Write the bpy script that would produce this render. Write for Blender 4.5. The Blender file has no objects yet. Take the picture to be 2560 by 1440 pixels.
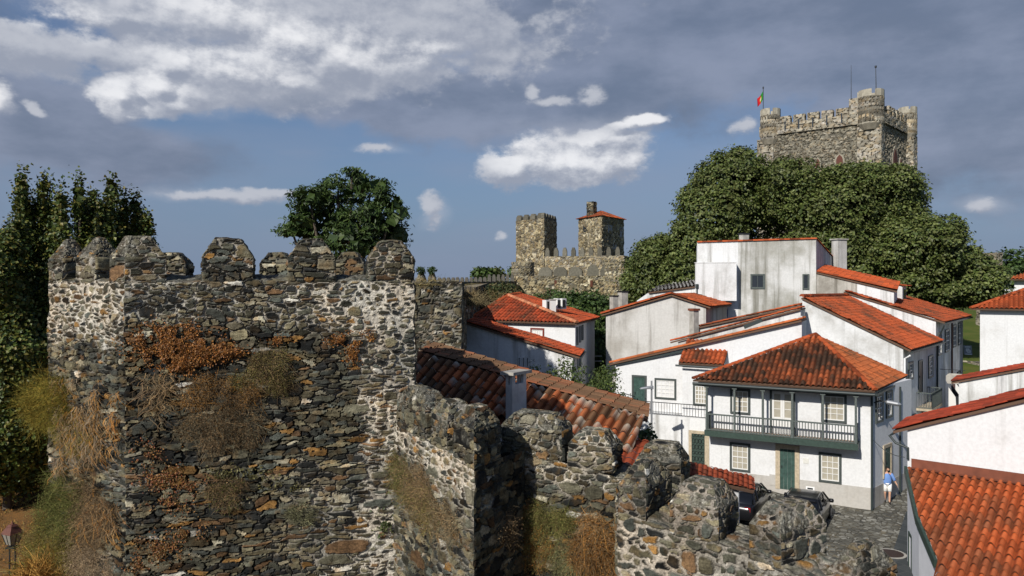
import bpy, math, random
import numpy as np
from mathutils import Vector, Matrix
R = math.radians
random.seed(7)
SC = bpy.context.scene
COL = SC.collection
# ---------------------------------------------------------------- camera
HC = 10.7            # eye height above the street, metres
FP = 1850.0          # focal length in photo pixels (2560 wide)
cam = bpy.data.cameras.new("camera"); camo = bpy.data.objects.new("camera", cam); COL.objects.link(camo)
cam.sensor_width = 36; cam.lens = 36 * FP / 2560
camo.location = (0, 0, HC); camo.rotation_euler = (R(90), 0, 0)
cam.clip_start = .1; cam.clip_end = 30000
SC.camera = camo
SUN_AZ, SUN_EL = 35.0, 33.0      # direction the light travels, from +Y towards +X; elevation
SC.view_settings.view_transform = 'Standard'; SC.view_settings.look = 'None'
SC.view_settings.exposure = 0.0; SC.view_settings.gamma = 1
try: SC.view_settings.use_curve_mapping = False
except Exception: pass
SC.render.engine = 'CYCLES'
SC.cycles.max_bounces = 5; SC.cycles.diffuse_bounces = 2; SC.cycles.glossy_bounces = 2
SC.cycles.transparent_max_bounces = 4; SC.cycles.use_denoising = True
# ---------------------------------------------------------------- world
W = bpy.data.worlds.new("World"); SC.world = W; W.use_nodes = True
nt = W.node_tree; nt.nodes.clear()
class X:                                     # tiny expression builder on math nodes
    def __init__(s, sock): s.s = sock
    def _m(a, op, b=None, c=None):
        n = nt.nodes.new('ShaderNodeMath'); n.operation = op
        for i, v in enumerate((a, b, c)):
            if v is None: continue
            if isinstance(v, X): nt.links.new(v.s, n.inputs[i])
            else: n.inputs[i].default_value = v
        return X(n.outputs[0])
    def __add__(a, b): return a._m('ADD', b)
    __radd__ = __add__
    def __sub__(a, b): return a._m('SUBTRACT', b)
    def __rsub__(a, b): return (a * -1) + b
    def __mul__(a, b): return a._m('MULTIPLY', b)
    __rmul__ = __mul__
    def __truediv__(a, b): return a._m('DIVIDE', b)
    def max(a, b): return a._m('MAXIMUM', b)
    def min(a, b): return a._m('MINIMUM', b)
    def sqrt(a): return a._m('SQRT')
def smooth(x, lo, hi):
    n = nt.nodes.new('ShaderNodeMapRange'); n.interpolation_type = 'SMOOTHSTEP'
    nt.links.new(x.s, n.inputs[0]); n.inputs[1].default_value = lo; n.inputs[2].default_value = hi
    return X(n.outputs[0])
def comb(x, y, z=0.0):
    n = nt.nodes.new('ShaderNodeCombineXYZ')
    for i, v in enumerate((x, y, z)):
        if isinstance(v, X): nt.links.new(v.s, n.inputs[i])
        else: n.inputs[i].default_value = v
    return n.outputs[0]
def noise_n(vec, scale, detail=4, rough=.55, off=(0, 0, 0)):
    n = nt.nodes.new('ShaderNodeTexNoise'); n.inputs['Scale'].default_value = scale
    n.inputs['Detail'].default_value = detail; n.inputs['Roughness'].default_value = rough
    a = nt.nodes.new('ShaderNodeVectorMath'); a.operation = 'ADD'; nt.links.new(vec, a.inputs[0]); a.inputs[1].default_value = off
    nt.links.new(a.outputs[0], n.inputs['Vector']); return X(n.outputs[0])
def mixc(f, a, b):
    n = nt.nodes.new('ShaderNodeMix'); n.data_type = 'RGBA'
    nt.links.new(f.s, n.inputs[0])
    for i, v in ((6, a), (7, b)):
        if hasattr(v, 'links'): nt.links.new(v, n.inputs[i])
        else: n.inputs[i].default_value = (*v, 1)
    return n.outputs[2]
sky = nt.nodes.new('ShaderNodeTexSky'); sky.sky_type = 'NISHITA'; sky.sun_disc = False
sky.sun_elevation = R(SUN_EL); sky.sun_rotation = R(180 + SUN_AZ)
sky.air_density = 1.3; sky.dust_density = 1.2; sky.ozone_density = 2.0
tc = nt.nodes.new('ShaderNodeTexCoord'); sep = nt.nodes.new('ShaderNodeSeparateXYZ'); nt.links.new(tc.outputs['Generated'], sep.inputs[0])
dx, dy, dz = (X(sep.outputs[i]) for i in range(3))
AZ = dx._m('ARCTAN2', dy); EL = dz._m('ARCSINE')
def ang(px, py):
    a = math.atan((px - 1280) / FP); return a, math.atan((720 - py) / FP * math.cos(a))
q = comb(AZ, EL * 1.5)
w1 = noise_n(q, 7, 5, .6); w2 = noise_n(q, 7, 5, .6, (5.3, 2.1, 7.7))
w3 = noise_n(q, 26, 6, .62, (1, 1, 1))
def blobs(lst, az, el):
    acc = None
    for (px, py, rx, ry, wt) in lst:
        a, e = ang(px, py); ca = math.cos(a)
        ax = (az - a) * (FP / rx / (ca * ca)); ey = (el - e) * (FP / ry / ca)
        v = (1 - (ax * ax + ey * ey).sqrt()) * wt
        acc = v if acc is None else acc.max(v)
    return acc
az1 = AZ + (w1 - .5) * .10; el1 = EL + (w2 - .5) * .055
# grey-violet high overcast
GREY = [(1800, 20, 1100, 330, 1.0), (2450, 150, 700, 430, 1.0), (1450, 210, 420, 150, 1.0), (40, 290, 430, 170, 1.0), (1150, 275, 330, 120, 1.1),
        (1390, 250, 200, 105, 1.0), (200, 380, 520, 110, .8), (-300, 200, 500, 400, 1.0), (3200, 100, 900, 600, 1), (800, 225, 420, 90, 1.0), (900, 30, 500, 160, .9)]
g = blobs(GREY, az1, el1)
gd = smooth(g + (w1 - .5) * .7 + (w3 - .5) * .25, .0, .42)
# bright cumulus: az/el of each bank as seen from the town, with a brightness
CUM = [(520, 51, 410.4, 87, 0.85), (300, 31, 172.8, 46.4, 0.75), (960, 66, 561.6, 159.5, 0.825), (760, 106, 205.2, 108.75, 1.1), (470, 156, 259.2, 72.5, 0.85), (600, 171, 356.4, 108.75, 0.935), (860, 156, 248.4, 101.5, 1.045), (1010, 156, 172.8, 79.75, 0.8), (60, 111, 280.8, 72.5, 0.8), (250, 126, 183.6, 50.75, 0.7),
       (300, 238, 86.4, 75.4, 1.26), (390, 211, 97.2, 89.9, 1.2), (500, 231, 216, 52.2, 0.8), (700, 191, 280.8, 58, 0.825), (420, 255, 130, 27.5, 0.84),
       (1440, 398, 205.2, 84.1, 1.25), (1270, 431, 97.2, 52.2, 1.1875), (1480, 351, 162, 40.6, 1), (1625, 303, 70, 17.5, 0.85), (1560, 315, 70, 17.5, 0.75), (1868, 310, 55, 25, 0.66),
       (1075, 509, 43.2, 43.5, 0.72), (1092, 545, 30, 30, 0.68), (3, 256, 59.4, 58, 0.8976), (100, 280, 28, 22.5, 0.5984), (2460, 513, 62, 25, 0.7), (1250, 590, 20, 11.25, 0.44),
       (540, 488, 230, 16.25, 0.5), (690, 482, 80, 17.5, 0.6), (950, 375, 60, 13.75, 0.55), (325, 287, 45, 11.25, 0.62), (1488, 241, 54, 40.6, 0.5), (1335, 232, 26, 25, 0.5), (1360, 250, 90, 15, 0.5)]
def cum(daz, de):
    o = (2 - daz, 9 - de * 1.5, 3)
    wz = noise_n(q, 10, 10, .60, o); wy = noise_n(q, 30, 7, .62, (7 - daz, 1 - de * 1.5, 5))
    a2 = AZ + daz + (w1 - .5) * .06 + (w3 - .5) * .022; e2 = EL + de + (w2 - .5) * .03 + (w3 - .5) * .014
    return blobs(CUM, a2, e2) + (wz - .5) * 1.75 + (wy - .5) * .75 + .03
c0 = cum(0, 0); c1 = cum(-.007, .011)
cd = smooth(c0, .0, .36)
lit = smooth((c0 - c1) + c0 * .10, -.34, .55)
BRI = [(300, 235, 110, 70, 1.2), (400, 205, 110, 75, 1.2), (520, 130, 230, 50, 1), (720, 105, 170, 85, 1.2), (870, 115, 140, 65, 1), (1020, 125, 140, 40, .9), (600, 170, 260, 40, .8), (1420, 390, 260, 85, 1.3), (1620, 303, 110, 26, 1.1), (10, 250, 70, 50, 1), (200, 40, 300, 50, .7), (560, 30, 300, 50, .7)]
bri = smooth(blobs(BRI, az1, el1) + (w3 - .5) * .5, -.15, .7)
lit = lit * (bri * .62 + .34)
wisp = smooth(noise_n(comb(AZ, EL * 4), 9, 6, .6, (3, 3, 0)), .50, .80)
veil = smooth(noise_n(comb(AZ, EL * 3.2), 3.0, 4, .5, (4, 0, 0)), .35, .75)
S = 10.0                                          # colours below are radiances; background strength is 0.1
def cc(r, g_, b): return (r * S, g_ * S, b * S)
base = nt.nodes.new('ShaderNodeMix'); base.data_type = 'RGBA'; base.blend_type = 'MULTIPLY'; base.inputs[0].default_value = 1
nt.links.new(sky.outputs[0], base.inputs[6]); base.inputs[7].default_value = (.46, .58, .80, 1)
hz = smooth(EL, .34, -.02)
c = mixc(hz * .85, base.outputs[2], cc(.195, .275, .42))
c = mixc(smooth(EL, .12, -.01) * .55, c, cc(.215, .265, .37))
c = mixc(veil * .40 + wisp * .10, c, cc(.27, .31, .42))
gm = noise_n(comb(AZ, EL * 2.2), 5, 6, .58, (8, 3, 1))
gcol = mixc(smooth(gm, .32, .68), cc(.155, .195, .28), cc(.265, .305, .41))
c = mixc(gd * .9, c, gcol)
VEIL = [(640, 40, 620, 130, 1.0), (1050, 110, 330, 110, .8), (520, 215, 420, 90, .9), (60, 130, 260, 70, .9), (1450, 330, 260, 60, .6), (560, 490, 300, 26, .6), (1090, 525, 60, 55, .6), (2460, 510, 110, 34, .6), (950, 376, 90, 20, .6)]
vl = smooth(blobs(VEIL, AZ + (w1 - .5) * .09, EL + (w2 - .5) * .04) + (w3 - .5) * .35 + (w1 - .5) * .5, .0, .8)
c = mixc(vl * .62, c, cc(.47, .50, .58))
ccol = mixc(lit, cc(.31, .345, .43), cc(.88, .885, .91))
c = mixc(cd * smooth(c0, -.25, .5) * .95, c, ccol)
bg = nt.nodes.new('ShaderNodeBackground'); nt.links.new(c, bg.inputs[0]); bg.inputs[1].default_value = .1
wo = nt.nodes.new('ShaderNodeOutputWorld'); nt.links.new(bg.outputs[0], wo.inputs[0])
# ---------------------------------------------------------------- sun
sl = bpy.data.lights.new("sun", 'SUN'); sl.energy = 5.0; sl.angle = R(.53); sl.color = (1, .955, .885)
so = bpy.data.objects.new("sun", sl); COL.objects.link(so); so.location = (-30, -40, 60)
sd = Vector((math.sin(R(SUN_AZ)) * math.cos(R(SUN_EL)), math.cos(R(SUN_AZ)) * math.cos(R(SUN_EL)), -math.sin(R(SUN_EL))))
so.rotation_euler = sd.to_track_quat('-Z', 'Y').to_euler()
# ---------------------------------------------------------------- helpers
def P(px, py, Y): return Vector(((px - 1280) / FP * Y, Y, HC - (py - 720) / FP * Y))
def lineY(A, B, px):
    """point on the plan line A-B seen in image column px"""
    k = (px - 1280) / FP; ax, ay = A[0], A[1]; bx, by = B[0], B[1]
    s = (k * ay - ax) / ((bx - ax) - k * (by - ay)); return Vector((ax + (bx - ax) * s, ay + (by - ay) * s, 0))
def on(A, B, px, py):
    p = lineY(A, B, px); p.z = HC - (py - 720) / FP * p.y; return p
def V(*a): return Vector(a)
def smoothstep(x, a, b):
    t = np.clip((x - a) / (b - a), 0, 1); return t * t * (3 - 2 * t)
def hsh(*k):
    h = np.zeros(np.broadcast(*k).shape, np.uint32)
    for i, a in enumerate(k):
        a = np.asarray(a).astype(np.int64).astype(np.uint32)
        h = (h ^ (a * np.uint32((0x9E3779B1, 0x85EBCA77, 0xC2B2AE3D, 0x27D4EB2F)[i % 4]))) * np.uint32(0x2C1B3C6D)
        h ^= h >> np.uint32(15); h *= np.uint32(0x297A2D39); h ^= h >> np.uint32(13)
    return h.astype(np.float64) / 4294967295.0
def vn(p, seed=0):
    """3D value noise, p (N,3) -> 0..1"""
    f = np.floor(p); t = p - f; t = t * t * (3 - 2 * t); i = f.astype(np.int64); o = 0
    for a in (0, 1):
        for b in (0, 1):
            for c_ in (0, 1):
                wgt = (t[:, 0] if a else 1 - t[:, 0]) * (t[:, 1] if b else 1 - t[:, 1]) * (t[:, 2] if c_ else 1 - t[:, 2])
                o = o + wgt * hsh(i[:, 0] + a, i[:, 1] + b, i[:, 2] + c_, np.full(len(p), seed))
    return o
def fbm(p, seed=0, n=3):
    o = 0; amp = .5; tot = 0
    for k in range(n): o = o + amp * vn(p * 2 ** k, seed + k); tot += amp; amp *= .5
    return o / tot
class MB:
    """collects polygons (and point colours) and links them as ONE mesh object"""
    def __init__(s): s.v = []; s.f = []; s.c = []; s.n = 0; s.nv = 0
    def np(s, v, f, c=None):
        v = np.asarray(v, float).reshape(-1, 3); s.v.append(v); s.f.append(f + s.nv if isinstance(f, np.ndarray) else [[int(k) + s.nv for k in q_] for q_ in f]); s.nv += len(v)
        s.c.append(np.ones((len(v), 3)) if c is None else np.broadcast_to(np.asarray(c, float), (len(v), 3)))
    def poly(s, pts, c=None): s.np([tuple(p) for p in pts], [list(range(len(pts)))], c)
    def hexa(s, p, c=None):       # 8 points: bottom 4 ccw, top 4 ccw
        s.np([tuple(a) for a in p], [[3, 2, 1, 0], [4, 5, 6, 7], [0, 1, 5, 4], [1, 2, 6, 5], [2, 3, 7, 6], [3, 0, 4, 7]], c)
    def obox(s, o, ux, uy, uz, c=None):   # corner o and three edge vectors
        o, ux, uy, uz = map(Vector, (o, ux, uy, uz))
        if ux.cross(uy).dot(uz) < 0: o = o + uy; uy = -uy
        s.hexa([o, o + ux, o + ux + uy, o + uy, o + uz, o + ux + uz, o + ux + uy + uz, o + uy + uz], c)
    def box(s, cx, cy, z0, sx, sy, sz, rz=0, c=None):
        u = Vector((math.cos(rz), math.sin(rz), 0)); w = Vector((-u.y, u.x, 0))
        s.obox(Vector((cx, cy, z0)) - u * sx / 2 - w * sy / 2, u * sx, w * sy, Vector((0, 0, sz)), c)
    def bar(s, a, b, w, h=None, up=(0, 0, 1), c=None):
        a, b = Vector(a), Vector(b); d = b - a; h = h or w; up = Vector(up)
        x = d.cross(up)
        if x.length < 1e-5: x = d.cross(Vector((1, 0, 0)))
        x.normalize(); y = x.cross(d).normalized()
        s.obox(a - x * w / 2 - y * h / 2, d, x * w, y * h, c)
    def tube(s, pts, r, n=8, c=None, cap=True):
        pts = [Vector(p) for p in pts]; rr = r if isinstance(r, (list, tuple)) else [r] * len(pts); vs = []; fs = []
        for i, p in enumerate(pts):
            d = (pts[min(i + 1, len(pts) - 1)] - pts[max(i - 1, 0)]).normalized()
            x = d.cross(Vector((0, 0, 1))) if abs(d.z) < .95 else d.cross(Vector((1, 0, 0)))
            x.normalize(); y = d.cross(x)
            for k in range(n):
                t = 2 * math.pi * k / n; vs.append(p + (x * math.cos(t) + y * math.sin(t)) * rr[i])
        for i in range(len(pts) - 1):
            for k in range(n): fs.append([i * n + k, i * n + (k + 1) % n, (i + 1) * n + (k + 1) % n, (i + 1) * n + k])
        if cap: fs.append(list(range(n))[::-1]); fs.append([(len(pts) - 1) * n + k for k in range(n)])
        b = np.array([tuple(v) for v in vs]); s.v.append(b); s.f.append([[k + s.nv for k in f] for f in fs]); s.nv += len(b)
        s.c.append(np.broadcast_to(np.asarray(c if c is not None else (1, 1, 1), float), (len(b), 3)))
    def prism(s, plan, zb, zt, c=None):    # plan polygon, constant or per-corner heights
        n = len(plan); zb = zb if isinstance(zb, (list, tuple)) else [zb] * n; zt = zt if isinstance(zt, (list, tuple)) else [zt] * n
        ar = sum(plan[i][0] * plan[(i + 1) % n][1] - plan[(i + 1) % n][0] * plan[i][1] for i in range(n))
        if ar < 0: plan = plan[::-1]; zb = zb[::-1]; zt = zt[::-1]
        v = [(p[0], p[1], z) for p, z in zip(plan, zb)] + [(p[0], p[1], z) for p, z in zip(plan, zt)]
        f = [[i, (i + 1) % n, n + (i + 1) % n, n + i] for i in range(n)] + [list(range(n))[::-1], [n + i for i in range(n)]]
        b = np.array(v, float); s.v.append(b); s.f.append([[k + s.nv for k in q_] for q_ in f]); s.nv += n * 2
        s.c.append(np.broadcast_to(np.asarray(c if c is not None else (1, 1, 1), float), (2 * n, 3)))
    def build(s, name, m, parent=None, smooth_=False, col=False, loc=None):
        me = bpy.data.meshes.new(name)
        vs = np.concatenate(s.v); tot = []; idx = []
        for f in s.f:
            if isinstance(f, np.ndarray) and f.ndim == 2: tot.append(np.full(len(f), f.shape[1])); idx.append(f.ravel())
            else:
                for q_ in f: tot.append(np.array([len(q_)])); idx.append(np.asarray(q_))
        tot = np.concatenate(tot); idx = np.concatenate(idx)
        if loc is None and parent is None: loc = (0, 0, 0)
        if loc is not None: vs = vs - np.array(tuple(loc))
        me.vertices.add(len(vs)); me.vertices.foreach_set('co', vs.ravel())
        me.loops.add(len(idx)); me.loops.foreach_set('vertex_index', idx.astype(np.int32))
        me.polygons.add(len(tot)); me.polygons.foreach_set('loop_start', np.concatenate([[0], np.cumsum(tot)[:-1]]).astype(np.int32))
        me.update(calc_edges=True)
        if col:
            a = me.color_attributes.new('Col', 'FLOAT_COLOR', 'POINT'); cs = np.concatenate(s.c)
            a.data.foreach_set('color', np.c_[cs, np.ones(len(cs))].ravel())
        me.polygons.foreach_set('use_smooth', np.full(len(tot), bool(smooth_)))
        me.materials.append(m); me.validate(); me.update()
        o = bpy.data.objects.new(name, me); COL.objects.link(o)
        if parent is not None:
            o.parent = parent
            if loc is None: o.matrix_parent_inverse = Matrix.Identity(4); o.location = -root_loc(parent)
        if parent is None: o.location = loc
        return o
def root_loc(o):
    l = Vector((0, 0, 0))
    while o is not None: l = l + o.location; o = o.parent
    return l
def tag(o, label, cat, group=None):
    o['label'] = label; o['category'] = cat
    if group: o['group'] = group
    return o
def thing(name, label, cat, loc=(0, 0, 0), group=None):
    o = bpy.data.objects.new(name, None); COL.objects.link(o); o.location = loc; o.empty_display_size = .3
    return tag(o, label, cat, group)
def kids(o): return [c_ for c_ in COL.objects if c_.parent == o]
# ---------------------------------------------------------------- materials
def mat(name, rgb, rough=.8, metal=0, spec=.3, bump=0, bscale=30, var=0, vscale=6, coat=0):
    m = bpy.data.materials.new(name); m.use_nodes = True; t = m.node_tree; b = t.nodes['Principled BSDF']
    b.inputs['Base Color'].default_value = (*rgb, 1); b.inputs['Roughness'].default_value = rough; b.inputs['Metallic'].default_value = metal
    b.inputs['Specular IOR Level'].default_value = spec; b.inputs['Coat Weight'].default_value = coat
    if bump or var:
        ge = t.nodes.new('ShaderNodeNewGeometry'); n = t.nodes.new('ShaderNodeTexNoise'); n.inputs['Scale'].default_value = bscale; n.inputs['Detail'].default_value = 5
        t.links.new(ge.outputs['Position'], n.inputs['Vector'])
        if bump:
            bm_ = t.nodes.new('ShaderNodeBump'); bm_.inputs['Strength'].default_value = bump; bm_.inputs['Distance'].default_value = .02
            t.links.new(n.outputs[0], bm_.inputs['Height']); t.links.new(bm_.outputs[0], b.inputs['Normal'])
        if var:
            n2 = t.nodes.new('ShaderNodeTexNoise'); n2.inputs['Scale'].default_value = vscale; n2.inputs['Detail'].default_value = 5; t.links.new(ge.outputs['Position'], n2.inputs['Vector'])
            mr = t.nodes.new('ShaderNodeMapRange'); mr.inputs[1].default_value = .3; mr.inputs[2].default_value = .7; mr.inputs[3].default_value = 1 - var; mr.inputs[4].default_value = 1 + var
            t.links.new(n2.outputs[0], mr.inputs[0])
            mx = t.nodes.new('ShaderNodeMix'); mx.data_type = 'RGBA'; mx.blend_type = 'MULTIPLY'; mx.inputs[0].default_value = 1
            mx.inputs[6].default_value = (*rgb, 1); t.links.new(mr.outputs[0], mx.inputs[7]); t.links.new(mx.outputs[2], b.inputs['Base Color'])
    return m
def attr_mat(name, rough=.85, spec=.25, var=.2, vscale=40, bump=0, bscale=60, trans=0):
    m = mat(name, (1, 1, 1), rough, 0, spec, bump, bscale); t = m.node_tree; b = t.nodes['Principled BSDF']
    a = t.nodes.new('ShaderNodeAttribute'); a.attribute_name = 'Col'
    src = a.outputs['Color']
    if var:
        ge = t.nodes.new('ShaderNodeNewGeometry'); n2 = t.nodes.new('ShaderNodeTexNoise'); n2.inputs['Scale'].default_value = vscale; n2.inputs['Detail'].default_value = 4; t.links.new(ge.outputs['Position'], n2.inputs['Vector'])
        mr = t.nodes.new('ShaderNodeMapRange'); mr.inputs[1].default_value = .25; mr.inputs[2].default_value = .75; mr.inputs[3].default_value = .84 * (1 - var); mr.inputs[4].default_value = .84 * (1 + var)
        t.links.new(n2.outputs[0], mr.inputs[0])
        mx = t.nodes.new('ShaderNodeMix'); mx.data_type = 'RGBA'; mx.blend_type = 'MULTIPLY'; mx.inputs[0].default_value = 1
        t.links.new(src, mx.inputs[6]); t.links.new(mr.outputs[0], mx.inputs[7]); src = mx.outputs[2]
    t.links.new(src, b.inputs['Base Color'])
    if trans:
        tr = t.nodes.new('ShaderNodeBsdfTranslucent'); t.links.new(src, tr.inputs[0]); ms = t.nodes.new('ShaderNodeMixShader'); ms.inputs[0].default_value = trans
        t.links.new(b.outputs[0], ms.inputs[1]); t.links.new(tr.outputs[0], ms.inputs[2]); t.links.new(ms.outputs[0], t.nodes['Material Output'].inputs[0])
    return m
def plaster(name, base, dirt, amount, streak=.6, seed=0.0, dark=.0):
    """limewash with rain streaks and blotches of grime; amount 0..1"""
    m = mat(name, base, .9, 0, .15); t = m.node_tree; b = t.nodes['Principled BSDF']
    ge = t.nodes.new('ShaderNodeNewGeometry')
    def nz(sx, sz, sc, det=6, rough=.62, off=0):
        mp = t.nodes.new('ShaderNodeMapping'); mp.inputs['Scale'].default_value = (sx, sx, sz); mp.inputs['Location'].default_value = (seed + off, seed * .7, off)
        t.links.new(ge.outputs['Position'], mp.inputs[0]); n = t.nodes.new('ShaderNodeTexNoise'); n.inputs['Scale'].default_value = sc; n.inputs['Detail'].default_value = det; n.inputs['Roughness'].default_value = rough
        t.links.new(mp.outputs[0], n.inputs['Vector']); return n.outputs[0]
    def mr(s, lo, hi, a=0, c_=1):
        n = t.nodes.new('ShaderNodeMapRange'); n.interpolation_type = 'SMOOTHSTEP'; t.links.new(s, n.inputs[0])
        for i, v in enumerate((lo, hi, a, c_)): n.inputs[i + 1].default_value = v
        return n.outputs[0]
    def mul(a, c_):
        n = t.nodes.new('ShaderNodeMath'); n.operation = 'MULTIPLY'; t.links.new(a, n.inputs[0])
        if isinstance(c_, float): n.inputs[1].default_value = c_
        else: t.links.new(c_, n.inputs[1])
        return n.outputs[0]
    def mixc_(f, a, c_):
        n = t.nodes.new('ShaderNodeMix'); n.data_type = 'RGBA'; t.links.new(f, n.inputs[0])
        for i, v in ((6, a), (7, c_)):
            if isinstance(v, tuple): n.inputs[i].default_value = (*v, 1)
            else: t.links.new(v, n.inputs[i])
        return n.outputs[2]
    blotch = mr(nz(.35, .35, 1.0), .62 - .32 * amount, .82 - .2 * amount)
    strk = mr(nz(2.2, .12, 1.0, 5, .6, 3.3), .66 - .28 * amount, .86 - .2 * amount)
    fine = mr(nz(3, 3, 3, 4, .6, 9.1), .3, .7, .93, 1.04)
    col = mixc_(mul(blotch, min(1.0, .35 + amount * .6)), base, dirt)
    col = mixc_(mul(strk, float(min(1, streak * (.4 + amount)))), col, tuple(x * .75 for x in dirt))
    n = t.nodes.new('ShaderNodeMix'); n.data_type = 'RGBA'; n.blend_type = 'MULTIPLY'; n.inputs[0].default_value = 1
    t.links.new(col, n.inputs[6]); t.links.new(fine, n.inputs[7]); t.links.new(n.outputs[2], b.inputs['Base Color'])
    bp = t.nodes.new('ShaderNodeBump'); bp.inputs['Strength'].default_value = .16; bp.inputs['Distance'].default_value = .02
    t.links.new(nz(4, 4, 2, 5), bp.inputs['Height']); t.links.new(bp.outputs[0], b.inputs['Normal'])
    return m
M = {}
M['stone'] = attr_mat('rubble_stone', .92, .15, .5, 38, .7, 70)
M['farstone'] = attr_mat('far_stone', .92, .15, .25, 3.0)
M['tile'] = attr_mat('clay_tile', .85, .2, .18, 25, .3, 60)
M['leaf'] = attr_mat('leaf', .5, .3, 0, 1, trans=.12)
M['blade'] = attr_mat('dry_stem', .9, .1, 0, 1)
M['bark'] = mat('bark', (.09, .07, .05), .95, bump=.8, bscale=14, var=.3)
M['white'] = plaster('limewash_white', (.655, .655, .65), (.43, .41, .375), .34, .45)
M['white2'] = plaster('limewash_weathered', (.67, .67, .66), (.32, .305, .27), .62, .75, 4.0)
M['grey'] = plaster('limewash_old_grey', (.52, .505, .475), (.28, .26, .225), .62, .8, 8.0)
M['block'] = plaster('limewash_block', (.60, .595, .57), (.27, .26, .215), .78, 1.0, 13.0)
M['stained'] = plaster('plaster_stained', (.46, .435, .385), (.16, .14, .11), .75, .8, 21.0)
M['shadegrey'] = plaster('plaster_shade_grey', (.56, .55, .54), (.21, .205, .20), .60, 1.0, 2.0)  # grime-streaked plaster, shade mixed into its grey for block side wall and chimney
M['plinth'] = plaster('plinth_grey', (.44, .42, .385), (.34, .30, .25), .45, .5, 5.0)
M['green'] = mat('dark_green_paint', (.034, .056, .045), .55, var=.18, vscale=9)
M['door'] = mat('green_door_paint', (.036, .072, .060), .5, var=.3, vscale=5)
M['trim'] = mat('grey_green_trim', (.055, .066, .062), .5, var=.15, vscale=12)
M['post'] = mat('weathered_green_wood', (.085, .10, .092), .75, var=.25, vscale=14)
M['deck'] = mat('balcony_boards', (.22, .17, .13), .85, var=.3, vscale=10)
M['sash'] = mat('white_sash_paint', (.66, .65, .62), .5)
M['curtain'] = mat('pane_with_blind', (.36, .33, .26), .35, spec=.5, var=.1, vscale=5)
M['dpane'] = mat('dark_glass', (.025, .03, .035), .12, spec=.6)
M['granite'] = mat('granite_surround', (.42, .35, .25), .9, bump=.4, var=.2, vscale=8)
M['iron'] = mat('dark_iron', (.035, .038, .04), .5, metal=.6)
M['steel'] = mat('galvanised', (.35, .36, .37), .45, metal=.7)
M['pipe'] = mat('white_pipe', (.75, .75, .73), .5)
M['gutter'] = mat('dark_gutter', (.03, .04, .04), .5)
M['cement'] = mat('cement', (.36, .34, .30), .95, bump=.3, var=.25, vscale=3)
M['copper'] = mat('brown_flashing', (.17, .055, .03), .6, var=.2, vscale=3)
M['deckwood'] = mat('roof_underside', (.12, .07, .045), .9)
M['blue'] = mat('blue_door_paint', (.05, .10, .30), .5)
M['redframe'] = mat('dark_red_frame', (.16, .03, .02), .6)
M['lichen'] = mat('lichen_mortar', (.30, .29, .26), .95, bump=.6, var=.3, vscale=9)
# ---------------------------------------------------------------- rubble masonry
PAL_SLATE = np.array([(.095, .093, .066), (.052, .054, .044), (.145, .135, .09), (.20, .175, .105), (.026, .027, .025), (.25, .215, .14), (.27, .145, .045), (.34, .31, .22), (.17, .10, .05), (.10, .108, .088), (.52, .49, .41), (.15, .13, .08)])
W_SLATE = np.array([.17, .15, .13, .09, .12, .06, .05, .05, .05, .08, .015, .095])
PAL_ASHLAR = np.array([(.40, .365, .285), (.37, .335, .26), (.44, .40, .32), (.33, .295, .225), (.40, .33, .22), (.38, .35, .295)])
W_ASHLAR = np.array([.25, .2, .15, .15, .1, .15])
PAL_GOLD = np.array([(.38, .32, .19), (.47, .41, .26), (.28, .23, .13), (.20, .17, .105), (.60, .54, .38), (.34, .26, .14), (.14, .125, .085)])
W_GOLD = np.array([.22, .2, .18, .12, .1, .12, .06])
PAL_KEEP = np.array([(.29, .265, .20), (.34, .31, .24), (.25, .23, .175), (.20, .185, .145), (.38, .345, .27), (.27, .25, .19)])
W_KEEP = np.array([.25, .2, .2, .12, .08, .15])
def _cells(uu, vv, cu, cv, seed, ash, k1=.85, k2=.75):
    n = len(uu); j0 = np.floor(vv / cv).astype(np.int64)
    F1 = np.full(n, 9.); F2 = np.full(n, 9.); ID = np.zeros(n); LU = np.zeros(n); LV = np.zeros(n)
    for dj in (-1, 0, 1):
        j = j0 + dj; cuj = cu * (.5 + 1.05 * hsh(j, seed, 5)) if not ash else np.full(n, cu); off = hsh(j, seed, 6)
        i0 = np.floor(uu / cuj + off).astype(np.int64)
        for di in (-1, 0, 1):
            i = i0 + di; a, b, c_, d_ = (hsh(i, j, seed, k) for k in (1, 2, 3, 4))
            su = (i + .5 + (a - .5) * k1 - off) * cuj; sv = (j + .5 + (b - .5) * k2) * cv
            du = (uu - su) / (cuj * .5); dv = (vv - sv) / (cv * .5); rot = (d_ * 17.3 % 1 - .5) * (.4 if not ash else 0)
            du, dv = du + dv * rot * .35, dv + du * rot
            dist = (np.abs(du) ** 3 + np.abs(dv) ** 3) ** (1 / 3) - (c_ * .7 if not ash else 0)
            m = dist < F1
            F2 = np.where(m, F1, np.minimum(F2, dist)); F1 = np.where(m, dist, F1); ID = np.where(m, d_, ID)
            LU = np.where(m, du, LU); LV = np.where(m, dv, LV)
    return F1, F2, ID, LU, LV
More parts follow.
